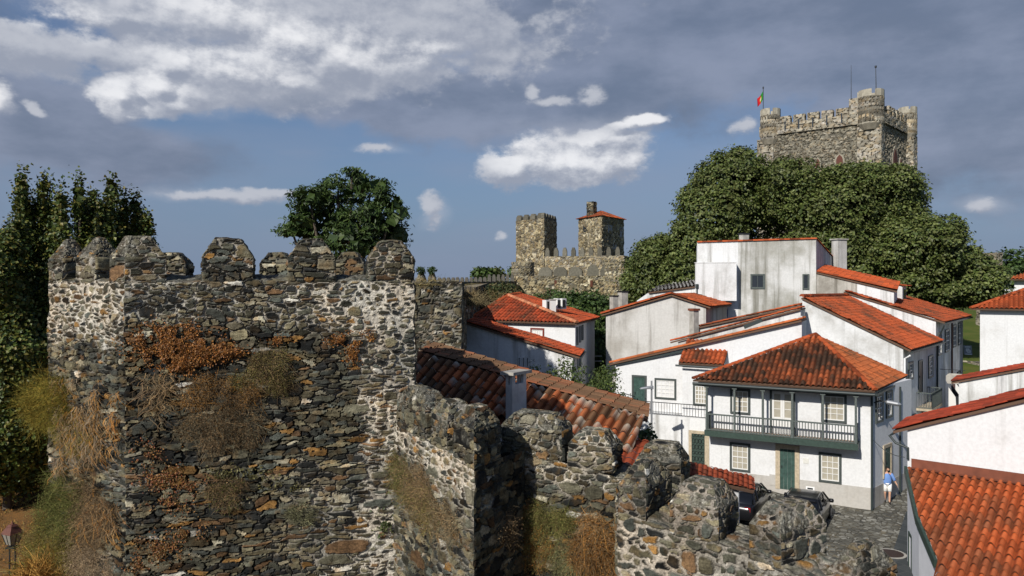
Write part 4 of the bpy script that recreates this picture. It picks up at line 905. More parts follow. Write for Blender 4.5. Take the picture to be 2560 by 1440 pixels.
# flagpole, antenna, lightning rod
fp = thing('flagpole', 'thin pole flying a green and red flag on the left turret of the keep', 'flagpole', z_(lineY(K0, K1, 1905) + n_ * .5, 34.1))
b = fp.location; mb = MB(); mb.tube([b, b + V(0, 0, 3.9)], .05, 8); mb.tube([b + V(0, 0, 3.9), b + V(0, 0, 4.15)], .1, 8); mb.build('pole', M['iron'], fp)
nx, nz = 14, 10; vs = []; cs = []
for j in range(nz + 1):
    for i in range(nx + 1):
        s, t = i / nx, j / nz; x = -s * .78 - .05; y = .12 * math.sin(s * 9 + t * 2) * s; z = 3.55 - t * 1.15 - s * 1.0 - .15 * math.sin(s * 3)
        vs.append((b.x + x, b.y + y, b.z + z)); d_ = math.hypot((s - .4) * 1.5, t - .5)
        cs.append((.55, .42, .03) if .13 < d_ < .24 else ((.6, .55, .5) if d_ <= .13 else ((.02, .20, .03) if s < .4 else (.45, .015, .02))))
mb = MB(); mb.np(vs, [[j * (nx + 1) + i, j * (nx + 1) + i + 1, (j + 1) * (nx + 1) + i + 1, (j + 1) * (nx + 1) + i] for j in range(nz) for i in range(nx)]); mb.c = [np.array(cs)]
mb.build('flag', attr_mat('flag_cloth', .8, .1, 0), fp, col=True, smooth_=True)
p = z_(lineY(K0, K1, 2125) + n_ * .6, 32.6); mb = MB(); mb.tube([p, p + V(0, 0, 6.6)], [.06, .02], 6); mb.bar(p + V(-.3, 0, 2.2), p + V(.1, 0, 2.2), .06); mb.bar(p + V(-.3, 0, 1.3), p + V(.1, 0, 1.3), .06)
tag(mb.build('antenna_mast', M['iron'], None, loc=p), 'thin straight dark antenna mast left of the tallest keep turret', 'antenna')
p = z_(K1 - u * .55 + n_ * .5, 34.6); mb = MB(); mb.tube([p, p + V(0, 0, 1.7), p + V(-.04, 0, 3.7)], [.06, .05, .035], 6); mb.tube([p + V(-.04, 0, 3.7), p + V(-.04, 0, 3.95)], .13, 8)
tag(mb.build('bare_flagpole', M['iron'], None, loc=p), 'bare pole with a knob on the tallest turret of the keep', 'flagpole')
# ================================================================ houses
Z = Vector((0, 0, 1))
def dirv(x, y): return Vector((x, y, 0)).normalized()
def house(name, label, loc, cat='house', group=None): return thing(name, label, cat, (loc[0], loc[1], float(gz(loc[0], loc[1]))), group)
def prismpart(name, m, parent, plan, zb, zt): mb = MB(); mb.prism([(p[0], p[1]) for p in plan], zb, zt); return mb.build(name, m, parent)
BK = dirv(.49, .87)
# ---- balcony house
Fr, Fl = V(17.3, 35.66, 0), V(10.46, 39.5, 0); fu = (Fr - Fl).normalized(); fn = Vector((fu.y, -fu.x, 0)); sdir = dirv(.72, .69)
F = house('balcony_house', 'white two storey house with long green balcony under an orange and brown hip roof', (14, 37.4))
prismpart('wall', M['white'], F, [Fl, Fr, Fr + sdir * 5.6, Fl + BK * 3.2], -.3, 5.83)
mb = MB(); Fs = Fr + sdir * 5.6
sn = Vector((sdir.y, -sdir.x, 0))
mb.obox(z_(Fl, -.3) - fn * .05, (Fr - Fl) + fu * .02, fn * .068, Z * 1.36); mb.obox(z_(Fr, -.3) - sn * .05 + sdir * .0, sdir * 5.6, sn * .066, Z * 1.30)
mb.build('plinth', M['plinth'], F)
for a in ((1826, 1876, 972, 1035), (2053, 2117, 985, 1056)): window(F, Fl, Fr, *a, cols=3, rows=4)
for a in ((1825, 1876, 1107, 1178), (2047, 2104, 1132, 1207)): window(F, Fl, Fr, *a, cols=3, rows=4)
# french door
p0, u, n, wd, zb, zt_ = frame_of(Fl, Fr, 1925, 1988, 978, 1096); mb = MB(); mb.obox(V(p0.x, p0.y, 3.3) - n * .03, u * .1, n * .1, Z * 2.25); mb.obox(V(p0.x, p0.y, 3.3) + u * (wd - .1) - n * .03, u * .1, n * .1, Z * 2.25); mb.obox(V(p0.x, p0.y, 5.45) + u * .1 - n * .03, u * (wd - .2), n * .098, Z * .1)
fd = mb.build('balcony_door', M['trim'], F); lm = MB(); pm = MB(); iw = (wd - .2) / 2
for k in range(2):
    o = V(p0.x, p0.y, 3.32) + u * (.1 + iw * k)
    lm.obox(o + u * .005, u * (iw - .01), n * .02, Z * .75)
    for (a0_, a1_, b0_, b1_) in ((0, .1, .75, 2.1), (iw - .1, iw, .75, 2.1), (.1, iw - .1, 1.98, 2.1), (.1, iw - .1, .75, .8), (.1, iw - .1, 1.2, 1.23), (.1, iw - .1, 1.6, 1.63)): lm.obox(o + u * (a0_ + .004) + Z * b0_, u * (a1_ - a0_ - .008), n * .022, Z * (b1_ - b0_))
    pm.obox(o + u * .1 + Z * .8, u * (iw - .2), n * .006, Z * 1.2)
lm.build('door_leaf', M['sash'], fd); pm.build('pane', M['curtain'], fd)
door(F, Fl, Fr, 1939, 1999, 1112, 1224, M['door'], M['granite'], .22, 4)
door(F, Fr, Fs, 2207, 2228, 1110, 1192, M['door'], M['granite'], .16, 3)
for a in ((2188, 2206, 985, 1056), (2214, 2229, 976, 1044)): window(F, Fr, Fs, *a, cols=2, rows=4, pane=M['dpane'])
mb = MB(); mb.obox(on(Fl, Fr, 1763, 1180) - fn * .02 + V(0, 0, -1), fu * .22, fn * .05, Z * 3.0); mb.build('corner_stone', M['granite'], F)
mb = MB(); p = on(Fl, Fr, 2008, 1158); mb.obox(p, fu * .26, fn * .02, Z * .26); mb.build('wall_plaque', mat('tile_plaque', (.62, .61, .56), .4, var=.25, vscale=40), F)
mb = MB(); p = on(Fl, Fr, 1945, 1153); p0_ = on(Fl, Fr, 1948, 1150); 
mb = MB(); p = on(Fl, Fr, 2015, 1232); mb.obox(p, fu * .40, fn * .03, Z * .34); vb = mb.build('vent_box', M['pipe'], F); mb = MB(); mb.obox(p + fu * .07 + Z * .2 + fn * .03, fu * .26, fn * .004, Z * .08); mb.build('slot', M['dpane'], vb)
mb = MB(); p = on(Fl, Fr, 1924, 1212); mb.obox(p + fn * .012, fu * .30, fn * .03, Z * .55); mb.build('meter_box', M['plinth'], F)
# roof
eA, eB = z_(Fl - fu * .55 + fn * .95, 5.86), z_(Fr - fu * .12 + fn * .95, 5.86); eC = V(21.75, 40.7, 5.86); eB2 = eB + fu * .35
apex = V(16.45, 40.1, 8.12)
fr_ = tiles('roof', [eA, eB2, apex], F, age=.74, seed=3, pitch=.25, L=.36, amp=.085, new=(.40, .10, .032), old=(.085, .045, .026), patch=.8)
tiles('roof', [eB2, eC, apex], F, age=.22, seed=4, pitch=.2, L=.30, amp=.035, new=(.36, .095, .03), old=(.17, .075, .035))
ridge('hip_tiles', fr_, eA + Z * .05, apex + Z * .06, .13, age=.1); ridge('hip_tiles', fr_, eB2 + Z * .05, apex + Z * .06, .13, age=.25); 
mb = MB()
gA, gB = eA + fn * .03 - Z * .17, eB2 + fn * .03 - Z * .17; mb.tube([gA, gB], .07, 10); mb.bar(z_(Fl + fn * .8 - fu * .3, 5.66), z_(Fr + fn * .8, 5.66), .14, .18); mb.bar(eB2 - Z * .17 + sn * .05, eC - Z * .17, .1, .1)
mb.build('gutter', M['gutter'], F)
mb = MB(); q_ = z_(Fr, 0) + (fn + sn).normalized() * .07; mb.tube([q_ - Z * .1, q_ + Z * 5.6, q_ + Z * 5.75 + fn * .5], .055, 8); mb.build('drainpipe', M['gutter'], F); mb = MB(); q2 = z_(Fr + sdir * 3.75 + sn * .06, 0); mb.tube([q2, q2 + Z * 5.6], .05, 8); mb.build('drainpipe', M['gutter'], F)
# balcony
bl_, br_ = Fl + fu * .1, Fr - fu * .55; bo = fn * .88
mb = MB(); mb.obox(z_(bl_, 3.08), (br_ - bl_), bo, Z * .19); bal = mb.build('balcony', M['deck'], F)
mb = MB(); mb.obox(z_(bl_ + bo, 2.98), (br_ - bl_), fn * .05, Z * .30); mb.obox(z_(br_, 2.98), fu * .05, bo + fn * .05, Z * .30); mb.obox(z_(bl_ - fu * .05, 2.98), fu * .05, bo + fn * .05, Z * .30); mb.build('fascia', M['green'], bal)
mb = MB(); fo = bl_ + bo * .94; fe = br_ + bo * .94
railing(mb, fo, fe, 3.26, .86, .135, .03, .07, mid=None); railing(mb, br_ - fu * .05, fe - fu * .05, 3.26, .86, .135, .03, .07); railing(mb, bl_ + fu * .05, fo + fu * .05, 3.26, .86, .135, .03, .07); mb.build('railing', M['post'], bal)
for s in (0, .205, .40, .595, .79, 1):
    mb = MB(); p = fo.lerp(fe, s) + fu * (.05 if s == 0 else (-.05 if s == 1 else 0)); mb.obox(z_(p, 3.26) - fu * .05 - fn * .05, fu * .10, fn * .10, Z * 2.32); mb.obox(z_(p, 5.50) - fu * .12 - fn * .07, fu * .24, fn * .14, Z * .08); mb.build('post', M['post'], bal)
# ---- white terrace house with green door
Ga, Gb = V(6.32, 45, 0), V(11.14, 42.5, 0); gu = (Gb - Ga).normalized(); gn = Vector((gu.y, -gu.x, 0)); Gc = V(15.7, 40.1, 0)
G_ = house('gable_house', 'white house with long sloping tiled verge, green door and railed terrace beside the balcony house', (8.5, 43.5))
prismpart('wall', M['white'], G_, [Ga, Gc, Gc - gn * 2.3, Ga - gn * 2.3], .5, [6.15, 8.92, 8.92, 6.15])
ro = tiles('roof', [z_(Ga - gu * .35 + gn * .25, 6.10), z_(Gc + gn * .25, 8.98), z_(Gc - gn * 2.4, 8.98), z_(Ga - gu * .35 - gn * 2.4, 6.10)], G_, age=.25, seed=7, new=(.45, .12, .035))
mb = MB(); mb.bar(z_(Ga - gu * .3 + gn * .12, 6.0), z_(lineY(Ga, Gb, 1712) + gn * .12, 7.05), .10, .14); mb.build('bargeboard', M['gutter'], G_)
door(G_, Ga, Gb, 1580, 1617, 938, 1028, M['door'], M['trim'], .12, 5)
window(G_, Ga, Gb, 1637, 1691, 946, 998, cols=4, rows=4, split=False, bar=.05)
bayo = gn * .85; b0, b1 = lineY(Ga + bayo, Gb + bayo, 1706), lineY(Ga + bayo, Gb + bayo, 1806)
prismpart('bay', M['white'], G_, [b0, b1, b1 - gn * 1.6, b0 - gn * 1.6], 1.2, [6.42, 6.42, 7.5, 7.5])
window(G_, b0, b1, 1733, 1774, 960, 1014, cols=4, rows=4, split=False, bar=.05)
br0 = tiles('roof', [z_(b0 - gu * .15 + gn * .3, 6.42), z_(b1 + gu * .12 + gn * .3, 6.42), z_(b1 + gu * .12 - gn * 1.7, 7.62), z_(b0 - gu * .15 - gn * 1.7, 7.62)], G_, age=.2, seed=9, pitch=.25)
mb = MB(); mb.tube([z_(b0 - gu * .3 + gn * .36, 6.30), z_(b1 + gu * .1 + gn * .36, 6.26)], .055, 8); mb.tube([z_(b1 - gu * .2 + gn * .3, 6.26), z_(b1 - gu * .2 + gn * .05, 5.9), z_(b1 - gu * .2 + gn * .05, 4)], .04, 8); mb.build('gutter', M['gutter'], G_)
t0, t1 = lineY(Ga + gn * 1.3, Gb + gn * 1.3, 1592), lineY(Ga + gn * 1.3, Gb + gn * 1.3, 1768); ZT = 3.42
tr = prismpart('terrace', M['white2'], G_, [t0, t1 + gu * .6, t1 + gu * .6 - gn * 1.3, t0 - gn * 1.3], -.3, ZT)
mb = MB(); railing(mb, t0 + V(0, 0, 0), t1, ZT, .72, .16, .018, .04, mid=None); s0 = t0 - gu * .1; 
for i in range(7): a = s0 - gu * .14 * i; mb.bar(z_(a, ZT - .15 * i), z_(a, ZT + .95 + .02 * i), .018)
mb.bar(z_(s0, ZT + .95), z_(s0 - gu * .9, ZT + 1.15), .04); mb.build('terrace_railing', M['iron'], G_)
gd_ = door(G_, t0, t1 + gu * .6, 1722, 1770, 1077, 1186, M['green'], M['granite'], .17, 4, 'gate', False)
p0, u, n, wd, zb, zt_ = frame_of(t0, t1 + gu * .6, 1722, 1770, 1077, 1186); mb = MB(); iw = wd - .34
for i in range(4):
    for j in range(7):
        c_ = V(p0.x, p0.y, zb + .22 + j * .33) + u * (.17 + iw * (i + .5) / 4) + n * .05; r = iw / 8 * .9; hh = .13 if j in (1, 2, 4, 5) else r
        ring = [c_ + u * math.cos(t) * r + Z * math.sin(t) * hh for t in [2 * math.pi * k / 10 for k in range(11)]]; mb.tube(ring, .012, 4, cap=False)
mb.build('grille', M['iron'], gd_)
# ---- two stepped terraces behind
def row_house(label, A, B, zA, zB, depth, wm, seed, rage):
    A, B = Vector(A), Vector(B); u = (B - A).normalized(); n = Vector((u.y, -u.x, 0)); h = house('terraced_house', label, (A.x, A.y))
    prismpart('wall', M[wm], h, [A, B, B - n * depth, A - n * depth], .5, [zA, zB, zB, zA])
    tiles('roof', [z_(A - u * .45 + n * .16, zA + .0), z_(B + n * .16, zB + .05), z_(B - n * depth, zB + .05), z_(A - u * .45 - n * depth, zA)], h, age=rage, seed=seed)
    return h
S2 = row_house('narrow white terraced house with patched roof slope just behind the green door house', V(10.1, 45, 0), V(16.3, 41.8, 0), 7.42, 9.5, 2.5, 'white2', 11, .35)
S1 = row_house('narrow grey walled terraced house with thin red verge below the big block house', V(11.9, 47.5, 0), V(17.4, 44.65, 0), 8.08, 9.62, 4.5, 'grey', 13, .3)
mb = MB(); p = P(1735, 860, 47.3); mb.box(p.x, p.y, 6.5, .42, .42, 2.75, .5); ch = mb.build('chimney', M['cement'], S1); mb = MB(); mb.box(p.x, p.y, 9.25, .55, .55, .14, .5); mb.build('chimney_cap', M['copper'], ch)
mb = MB(); p = P(1998, 795, 41.2); mb.box(p.x, p.y, p.z - .2, .25, .2, .32, .3); mb.build('electric_box', M['pipe'], S2)
mb = MB(); a, b = P(1860, 818, 42.3), P(1905, 800, 41.9); mb.bar(a, b, .06, .22); mb.build('torn_lining', M['gutter'], S2)
# ---- old grey gable house
Ha = V(6.73, 53, 0); hu = dirv(.887, -.46); Hb = Ha + hu * 7.1; hn = Vector((hu.y, -hu.x, 0)); Hm = lineY(Ha, Hb, 1680)
Hh = house('grey_gable_house', 'old house with stained grey gable, red verges and two chimneys left of the block', (8, 53))
mb = MB(); pl = [Ha, Hm, Hb, Hb - hn * 7, Hm - hn * 7, Ha - hn * 7]; zt5 = [8.82, 10.18, 9.52, 9.52, 10.18, 8.82]; mb.prism([(p.x, p.y) for p in pl], 0, zt5); mb.build('wall', M['grey'], Hh)
r1 = tiles('roof', [z_(Ha - hu * .3 + hn * .2, 8.78), z_(Hm + hn * .2, 10.25), z_(Hm - hn * 7, 10.25), z_(Ha - hu * .3 - hn * 7, 8.78)], Hh, age=.75, seed=15)
tiles('roof', [z_(Hb + hu * .35 + hn * .2, 9.42), z_(Hm + hn * .2, 10.25), z_(Hm - hn * 7, 10.25), z_(Hb + hu * .35 - hn * 7, 9.42)], Hh, age=.3, seed=16)
ridge('verge_tiles', r1, z_(Ha - hu * .3 + hn * .2, 8.86), z_(Hm + hn * .2, 10.33), .12, age=.15); ridge('verge_tiles', r1, z_(Hm + hn * .2, 10.33), z_(Hb + hu * .35 + hn * .2, 9.52), .12, age=.15)
for px, y0, y1, Y, w_ in ((1535, 741, 785, 53.6, .45), (1557, 730, 775, 55.5, .55)):
    mb = MB(); p = P(px, y1, Y); zt__ = zt(y0, Y); mb.box(p.x, p.y, p.z - .6, w_, w_, zt__ - p.z + .6, .45); ch = mb.build('chimney', M['cement'], Hh); mb = MB(); mb.box(p.x, p.y, zt__, w_ * 1.2, w_ * 1.2, .08, .45); mb.build('chimney_cap', M['iron'], ch)
mb = MB(); p = P(1505, 890, 52.5); mb.bar(p, p + V(-.5, -.1, 0), .03); mb.bar(p + Z * -.35, p + V(-.5, -.1, -.35), .03); mb.build('wire_bracket', M['steel'], Hh)
window(Hh, Hb, Hb + dirv(.2, .98) * 3, 1768, 1778, 770, 806, 1, 1, pane=M['dpane']) if False else None
# low white house with corrugated roof behind it
Lw = house('low_white_house', 'low white house end with pale wavy roof edge behind the grey gable house', (9.6, 60))
La, Lb = P2(1592, 62), P2(1738, 60); lu = (Lb - La).normalized(); ln_ = Vector((lu.y, -lu.x, 0))
Lm = lineY(La, Lb, 1622); prismpart('wall', M['white2'], Lw, [La, Lm, Lb, Lb - ln_ * 4, Lm - ln_ * 4, La - ln_ * 4], 1, [zt(752, 62), zt(731, 61.7), zt(716, 60), zt(716, 60), zt(731, 61.7), zt(752, 62)])
tiles('roof', [z_(Lm + ln_ * .2, zt(731, 61.7)), z_(Lb + ln_ * .2, zt(716, 60)), z_(Lb - ln_ * 4, zt(716, 60) + .6), z_(Lm - ln_ * 4, zt(731, 61.7) + .6)], Lw, new=(.62, .60, .56), old=(.4, .37, .33), age=.2, seed=18, flow=(-.2, -1, 0), pitch=.3)
# ---- big block house
Ia, Ib = V(14.27, 57, 0), V(22.6, 55, 0); iu = (Ib - Ia).normalized(); inn = Vector((iu.y, -iu.x, 0)); Ic = Ib + dirv(.55, .83) * 7; Im = lineY(Ia, Ib, 1845)
Ih = house('block_house', 'tall flat topped block house with rain stained white walls in the middle of the roofs', (18, 56))
prismpart('wall', M['block'], Ih, [Im, Ib, Ib - inn * 7 + iu * .2, Im - inn * 7], 1, [14.27, 14.36, 14.3, 14.27])
prismpart('wall', M['white2'], Ih, [Ia, Im, Im - inn * 7, Ia - inn * 7], 1, [14.22, 14.27, 14.2, 14.2])
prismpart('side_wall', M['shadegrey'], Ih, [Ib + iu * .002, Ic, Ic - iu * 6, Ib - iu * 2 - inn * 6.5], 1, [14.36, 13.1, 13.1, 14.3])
mb = MB(); bx0, bx1 = lineY(Ia + inn * .95, Ib + inn * .95, 1738), lineY(Ia + inn * .95, Ib + inn * .95, 1839); zb0, zb1 = zt(752, 55.5), zt(657, 55.5)
mb.obox(z_(bx0, zb0), (bx1 - bx0), -inn * 1.2, Z * (zb1 - zb0)); mb.obox(z_(bx0 - iu * .06 + inn * .03, zb1), (bx1 - bx0) + iu * .12, -inn * 1.1, Z * .06); mb.obox(z_(bx1 + inn * .02, zb0), iu * .07, -inn * .2, Z * (zb1 - zb0)); mb.build('oriel', M['white2'], Ih)
window(Ih, Ia, Ib, 1876, 1912, 685, 722, 2, 1, frame=M['post'], pane=M['dpane'], sash=M['post'], fw=.08, split=False); window(Ih, Ia, Ib, 2006, 2023, 685, 724, 1, 1, frame=M['post'], pane=M['dpane'], sash=M['post'], fw=.08)
door(Ih, Ia, Ib, 1799, 1823, 770, 815, M['blue'], M['sash'], .1, 2); window(Ih, Ia, Ib, 1752, 1769, 766, 810, 1, 2, frame=M['trim'], pane=M['dpane'], sash=M['trim'])
rg = ridge('coping_tiles', Ih, z_(Ia, 14.2), z_(Ib, 14.34), .12, age=.3, seed=1); ridge('coping_tiles', Ih, z_(Ib, 14.34), z_(Ic, 13.1), .1, age=.4)
for px, y0, y1, Y, w_, d_ in ((1860, 586, 602, 57.5, .55, .5), (2098, 600, 700, 60, .9, .7)):
    mb = MB(); p = P(px, y1, Y); zt__ = zt(y0, Y); mb.box(p.x, p.y, p.z - 1.5, w_, d_, zt__ - p.z + 1.5, .35); ch = mb.build('chimney', M['cement'] if px < 2000 else M['grey'], Ih); mb = MB(); mb.box(p.x, p.y, zt__, w_ * 1.25, d_ * 1.25, .09, .35); mb.build('chimney_cap', M['iron'] if px < 2000 else M['cement'], ch)
mb = MB(); p = on(Ia, Ib, 1742, 720); mb.tube([p + inn * 1.0, p + inn * 1.0 - Z * 2.6], .05, 6); mb.tube([p + inn * 1.0 + Z * .3, p + inn * 1.0], .12, 6); mb.build('drainpipe', M['gutter'], Ih)
# ---- street row on the right
Ja = V(22.2, 42, 0); jd = dirv(.636, .772); Jb = Ja + jd * 9.6; Js = V(17.5, 44.6, 0); jr = (Js - Ja).normalized(); jn = Vector((jd.y, -jd.x, 0))
Jh = house('corner_row_house', 'white row house with wide bright red roof slope just behind the balcony house', (22, 44))
JZ = 7.3
prismpart('wall', M['white2'], Jh, [Js, Ja, Jb, Js + jd * 9.6], -.2, [10.05, JZ, JZ, 10.05])
jo = -jr
eo = Ja + jo * .42 - jd * .12
jr_ = tiles('roof', [z_(eo, JZ - .12), z_(eo + jd * 9.7, JZ - .12), z_(Js + jd * 9.55, 10.12), z_(Js - jd * .12, 10.12)], Jh, age=.22, seed=21, new=(.37, .075, .024), L=.3, pitch=.22, amp=.045)
ridge('ridge_tiles', jr_, z_(Js - jd * .1, 10.2), z_(Js + jd * 9.5, 10.2), .14, age=.8)
mb = MB(); mb.bar(z_(eo - jd * .1 + jo * .06, JZ - .22), z_(eo + jd * 9.8 + jo * .06, JZ - .22), .12, .10); mb.build('gutter', M['gutter'], Jh)
mb = MB(); q_ = Ja + jn * .08 - jd * .02; mb.tube([z_(q_, 0), z_(q_, 6.7), z_(q_ + jn * .3, 6.9)], .06, 8); mb.build('drainpipe', M['pipe'], Jh)
window(Jh, Ja, Jb, 2270, 2281, 904, 950, 2, 4, pane=M['dpane']); window(Jh, Ja, Jb, 2320, 2331, 888, 944, 2, 4, pane=M['dpane'])
dj = door(Jh, Ja, Jb, 2295, 2305, 900, 982, M['iron'], M['trim'], .1, 2)
window(Jh, Ja, Jb, 2276, 2287, 1036, 1062, 1, 2, pane=M['dpane']); window(Jh, Ja, Jb, 2304, 2314, 1020, 1040, 2, 2, pane=M['dpane']); window(Jh, Ja, Jb, 2322, 2330, 1005, 1026, 1, 1, pane=M['dpane'])
p0, u, n, wd, zb, zt_ = frame_of(Ja, Jb, 2291, 2318, 945, 990); bz = 3.3; o = V(p0.x, p0.y, bz); mb = MB(); mb.obox(o, u * wd, jn * .85, Z * .14); jb_ = mb.build('balcony', M['granite'], Jh)
mb = MB(); railing(mb, o + jn * .82 - Z * bz, o + jn * .82 + u * wd - Z * bz, bz + .14, .95, .14, .02, .05); railing(mb, o - Z * bz, o + jn * .82 - Z * bz, bz + .14, .95, .14, .02, .05); railing(mb, o + u * wd - Z * bz, o + u * wd + jn * .82 - Z * bz, bz + .14, .95, .14, .02, .05); mb.build('railing', M['post'], jb_)
Ka = Jb; kd = dirv(.616, .788); Kb_ = Ka + kd * 13.3; kr = dirv(-.87, .49); Ks = Ka + kr * 5.6; kn_ = Vector((kd.y, -kd.x, 0))
Kh = house('end_row_house', 'white row house with red roof and small dormer ending the street row', (29, 51))
prismpart('wall', M['white2'], Kh, [Ks, Ka, Kb_, Ks + kd * 13.3], .2, [10.35, 8.62, 8.62, 10.35])
ek = Ka - kr * .55 - kd * .1
kr_ = tiles('roof', [z_(ek, 8.42), z_(ek + kd * 13.8, 8.42), z_(Ks + kd * 13.6, 10.45), z_(Ks - kd * .12, 10.45)], Kh, age=.24, seed=23, new=(.34, .07, .024), L=.32)
mb = MB(); mb.bar(z_(ek - kr * .05, 8.34), z_(ek + kd * 13.8 - kr * .05, 8.34), .12, .1); mb.tube([z_(Ka + kn_ * .5 - kd * .2, 8.2), z_(Ka + kn_ * .08 + kd * .05, 7.2), z_(Ka + kn_ * .08 + kd * .05, 0)], .06, 8); mb.build('gutter', M['gutter'], Kh)
mb = MB(); q_ = lineY(Ka, Kb_, 2378) + kn_ * .06; mb.tube([z_(q_, .3), z_(q_, 8.3)], .06, 8); mb.build('drainpipe', mat('brown_pipe', (.13, .06, .04), .5), Kh)
for a in ((2344, 2353, 830, 888), (2362, 2372, 823, 880), (2381, 2389, 811, 868), (2394, 2401, 806, 862), (2392, 2399, 928, 966)): window(Kh, Ka, Kb_, *a, cols=2, rows=4, pane=M['dpane'])
door(Kh, Ka, Kb_, 2380, 2388, 952, 1010, mat('red_door', (.25, .03, .02), .5), M['trim'], .1, 2)
p0, u, n, wd, zb, zt_ = frame_of(Ka, Kb_, 2350, 2360, 920, 950); p = V(p0.x, p0.y, zt_); mb = MB(); mb.bar(p, p + kn_ * 1.5, .035); mb.tube([p + kn_ * .5, p + kn_ * .5 - Z * .3], .012, 4); mb.tube([p + kn_ * 1.3, p + kn_ * 1.3 - Z * .3], .012, 4); sg = mb.build('sign_bracket', M['iron'], Kh)
mb = MB(); q_ = p + kn_ * .35 - Z * .95; mb.np([tuple(q_ + kn_ * x * 1.1 + Z * z * .7 + u * t) for t in (0, .05) for x, z in ((.08, 0), (.92, 0), (1, .3), (1, .75), (.85, 1), (.15, 1), (0, .75), (0, .3))], [list(range(8))[::-1], list(range(8, 16))] + [[k, (k + 1) % 8, 8 + (k + 1) % 8, 8 + k] for k in range(8)]); mb.build('hanging_sign', M['cement'], sg)
for i in range(3):
    f_ = MB(); q_ = lineY(Ka, Kb_, 2350 + 9 * i) + kn_ * .5; f_.tube([z_(q_, 1.5), z_(q_, 4.0)], .02, 6); t_ = f_.build('banner', M['steel'], None, loc=z_(q_, 1.5)); tag(t_, ['white feather banner nearest the pale drainpipe below the hanging sign', 'black and white feather banner in the middle of the three on the street', 'white feather banner farthest up the street by the red door'][i], 'banner', 'banners along the street row')
    f_ = MB(); f_.np([tuple(z_(q_, 1.9) + kn_ * x + Z * z) for x, z in ((0, 0), (.5, .1), (.42, 1.4), (0, 2.05))] + [tuple(z_(q_, 1.9) + kn_ * x + Z * z + kd * .03) for x, z in ((0, 0), (.5, .1), (.42, 1.4), (0, 2.05))], [[0, 1, 2, 3], [7, 6, 5, 4], [0, 1, 5, 4], [1, 2, 6, 5], [2, 3, 7, 6]]); f_.build('cloth', M['sash'] if i != 1 else M['iron'], t_)
dm = Ks + kd * 8 - kr * 1.3; mb = MB(); mb.prism([(p.x, p.y) for p in (dm + kr * 1.2, dm - kr * .9, dm - kr * .9 + kd * 1.5, dm + kr * 1.2 + kd * 1.5)], 9.2, [11.0, 10.85, 10.85, 11.0]); dmo = mb.build('dormer', M['white2'], Kh)
tiles('dormer_roof', [z_(dm - kr * 1.25 - kd * .2, 10.8), z_(dm - kr * 1.25 + kd * 1.7, 10.8), z_(dm + kr * 1.3 + kd * 1.7, 11.1), z_(dm + kr * 1.3 - kd * .2, 11.1)], dmo, age=.4, seed=27, under=False)
mb = MB(); mb.obox(z_(dm - kr * .9 + kd * .3, 9.6), -kr * .04, kd * .9, Z * 1.0); mb.build('window', M['dpane'], dmo)
# house end behind, next to the block house
Nh = house('stained_house', 'low house end with brown stained parapet wall and red roof right of the block house', (24.5, 54))
Na, Nb = P2(2041, 54), P2(2235, 51.5); nu_ = (Nb - Na).normalized(); nn2 = Vector((nu_.y, -nu_.x, 0)); Nm = lineY(Na, Nb, 2143)
prismpart('wall', M['stained'], Nh, [Na, Nm, Nm - nn2 * 5, Na - nn2 * 5], 1, [zt(682, 54), zt(704, 52.7), zt(704, 52.7), zt(682, 54)])
prismpart('wall', M['white2'], Nh, [Nm, Nb, Nb - nn2 * 5, Nm - nn2 * 5], 1, [zt(704, 52.7), zt(727, 51.5), zt(727, 51.5), zt(704, 52.7)])
tiles('roof', [z_(Na + nn2 * .12, zt(680, 54)), z_(Nb + nn2 * .12 + nu_ * .2, zt(728, 51.5)), z_(Nb - nn2 * 4.5 + nu_ * .2, zt(728, 51.5) + .62), z_(Na - nn2 * 4.5, zt(680, 54) + .55)], Nh, age=.15, seed=29, flow=tuple(nu_ - Z * .3), new=(.40, .075, .022))
# ---- white houses on the right side of the street
R3a = V(15.5, 29, 0); ru = dirv(.75, -.66); rn = Vector((ru.y, -ru.x, 0)); R3b = R3a + ru * 9; rb = dirv(.6, .8)
R3 = house('street_house', 'bare white gable house with dark red verge behind the big bottom right tiled roof', (17, 28.5))
prismpart('wall', M['white'], R3, [R3a, R3b, R3b + rb * 3.1, R3a + rb * 3.1], -.2, [5.22, 8.72, 8.72, 5.22])
r3r = tiles('roof', [z_(R3a - ru * .5 + rn * .14, 5.05), z_(R3b + rn * .14, 8.76), z_(R3b + rb * 3.2, 8.76), z_(R3a - ru * .5 + rb * 3.2, 5.05)], R3, age=.3, seed=31, new=(.33, .05, .022), old=(.2, .04, .02), amp=.03)
mb = MB(); q_ = R3a - ru * .5 + rn * .1; mb.tube([z_(q_ + rb * .2, 4.93), z_(q_ - ru * .12, 4.85), z_(q_ + ru * .1 + rn * .02, 4.6), z_(R3a + rn * .07 + ru * .03, 4.45), z_(R3a + rn * .07 + ru * .03, 4.0)], .05, 8); mb.build('gutter', M['gutter'], R3)
R4 = house('tiled_lean_to', 'low house with bright orange barrel tile roof and green edge board, bottom right corner', (15, 25))
A4, M4, B4 = V(15.42, 28.86, 3.62), V(14.3, 26.0, 2.55), V(13.7, 23.8, 1.82); fl = dirv(-.66, -.75); C4 = V(13.05, 23.05, 1.50); D4 = C4 + ru * 9; E4 = V(A4.x, A4.y, 3.62) + ru * 9
r4 = tiles('roof', [A4, M4, B4, C4, D4, E4], R4, age=.07, seed=33, new=(.47, .105, .030), old=(.22, .10, .05), pitch=.27, L=.40, amp=.11, patch=.6, under=False)
mb = MB(); mb.prism([(p.x, p.y) for p in (A4, M4, B4, D4 + V(-.3, .3, 0), E4)], -.3, [3.5, 2.45, 1.72, 1.4, 3.5]); mb.build('wall', mat('lean_to_wall', (.72, .73, .76), .9, var=.05, vscale=2, bump=.3), R4)
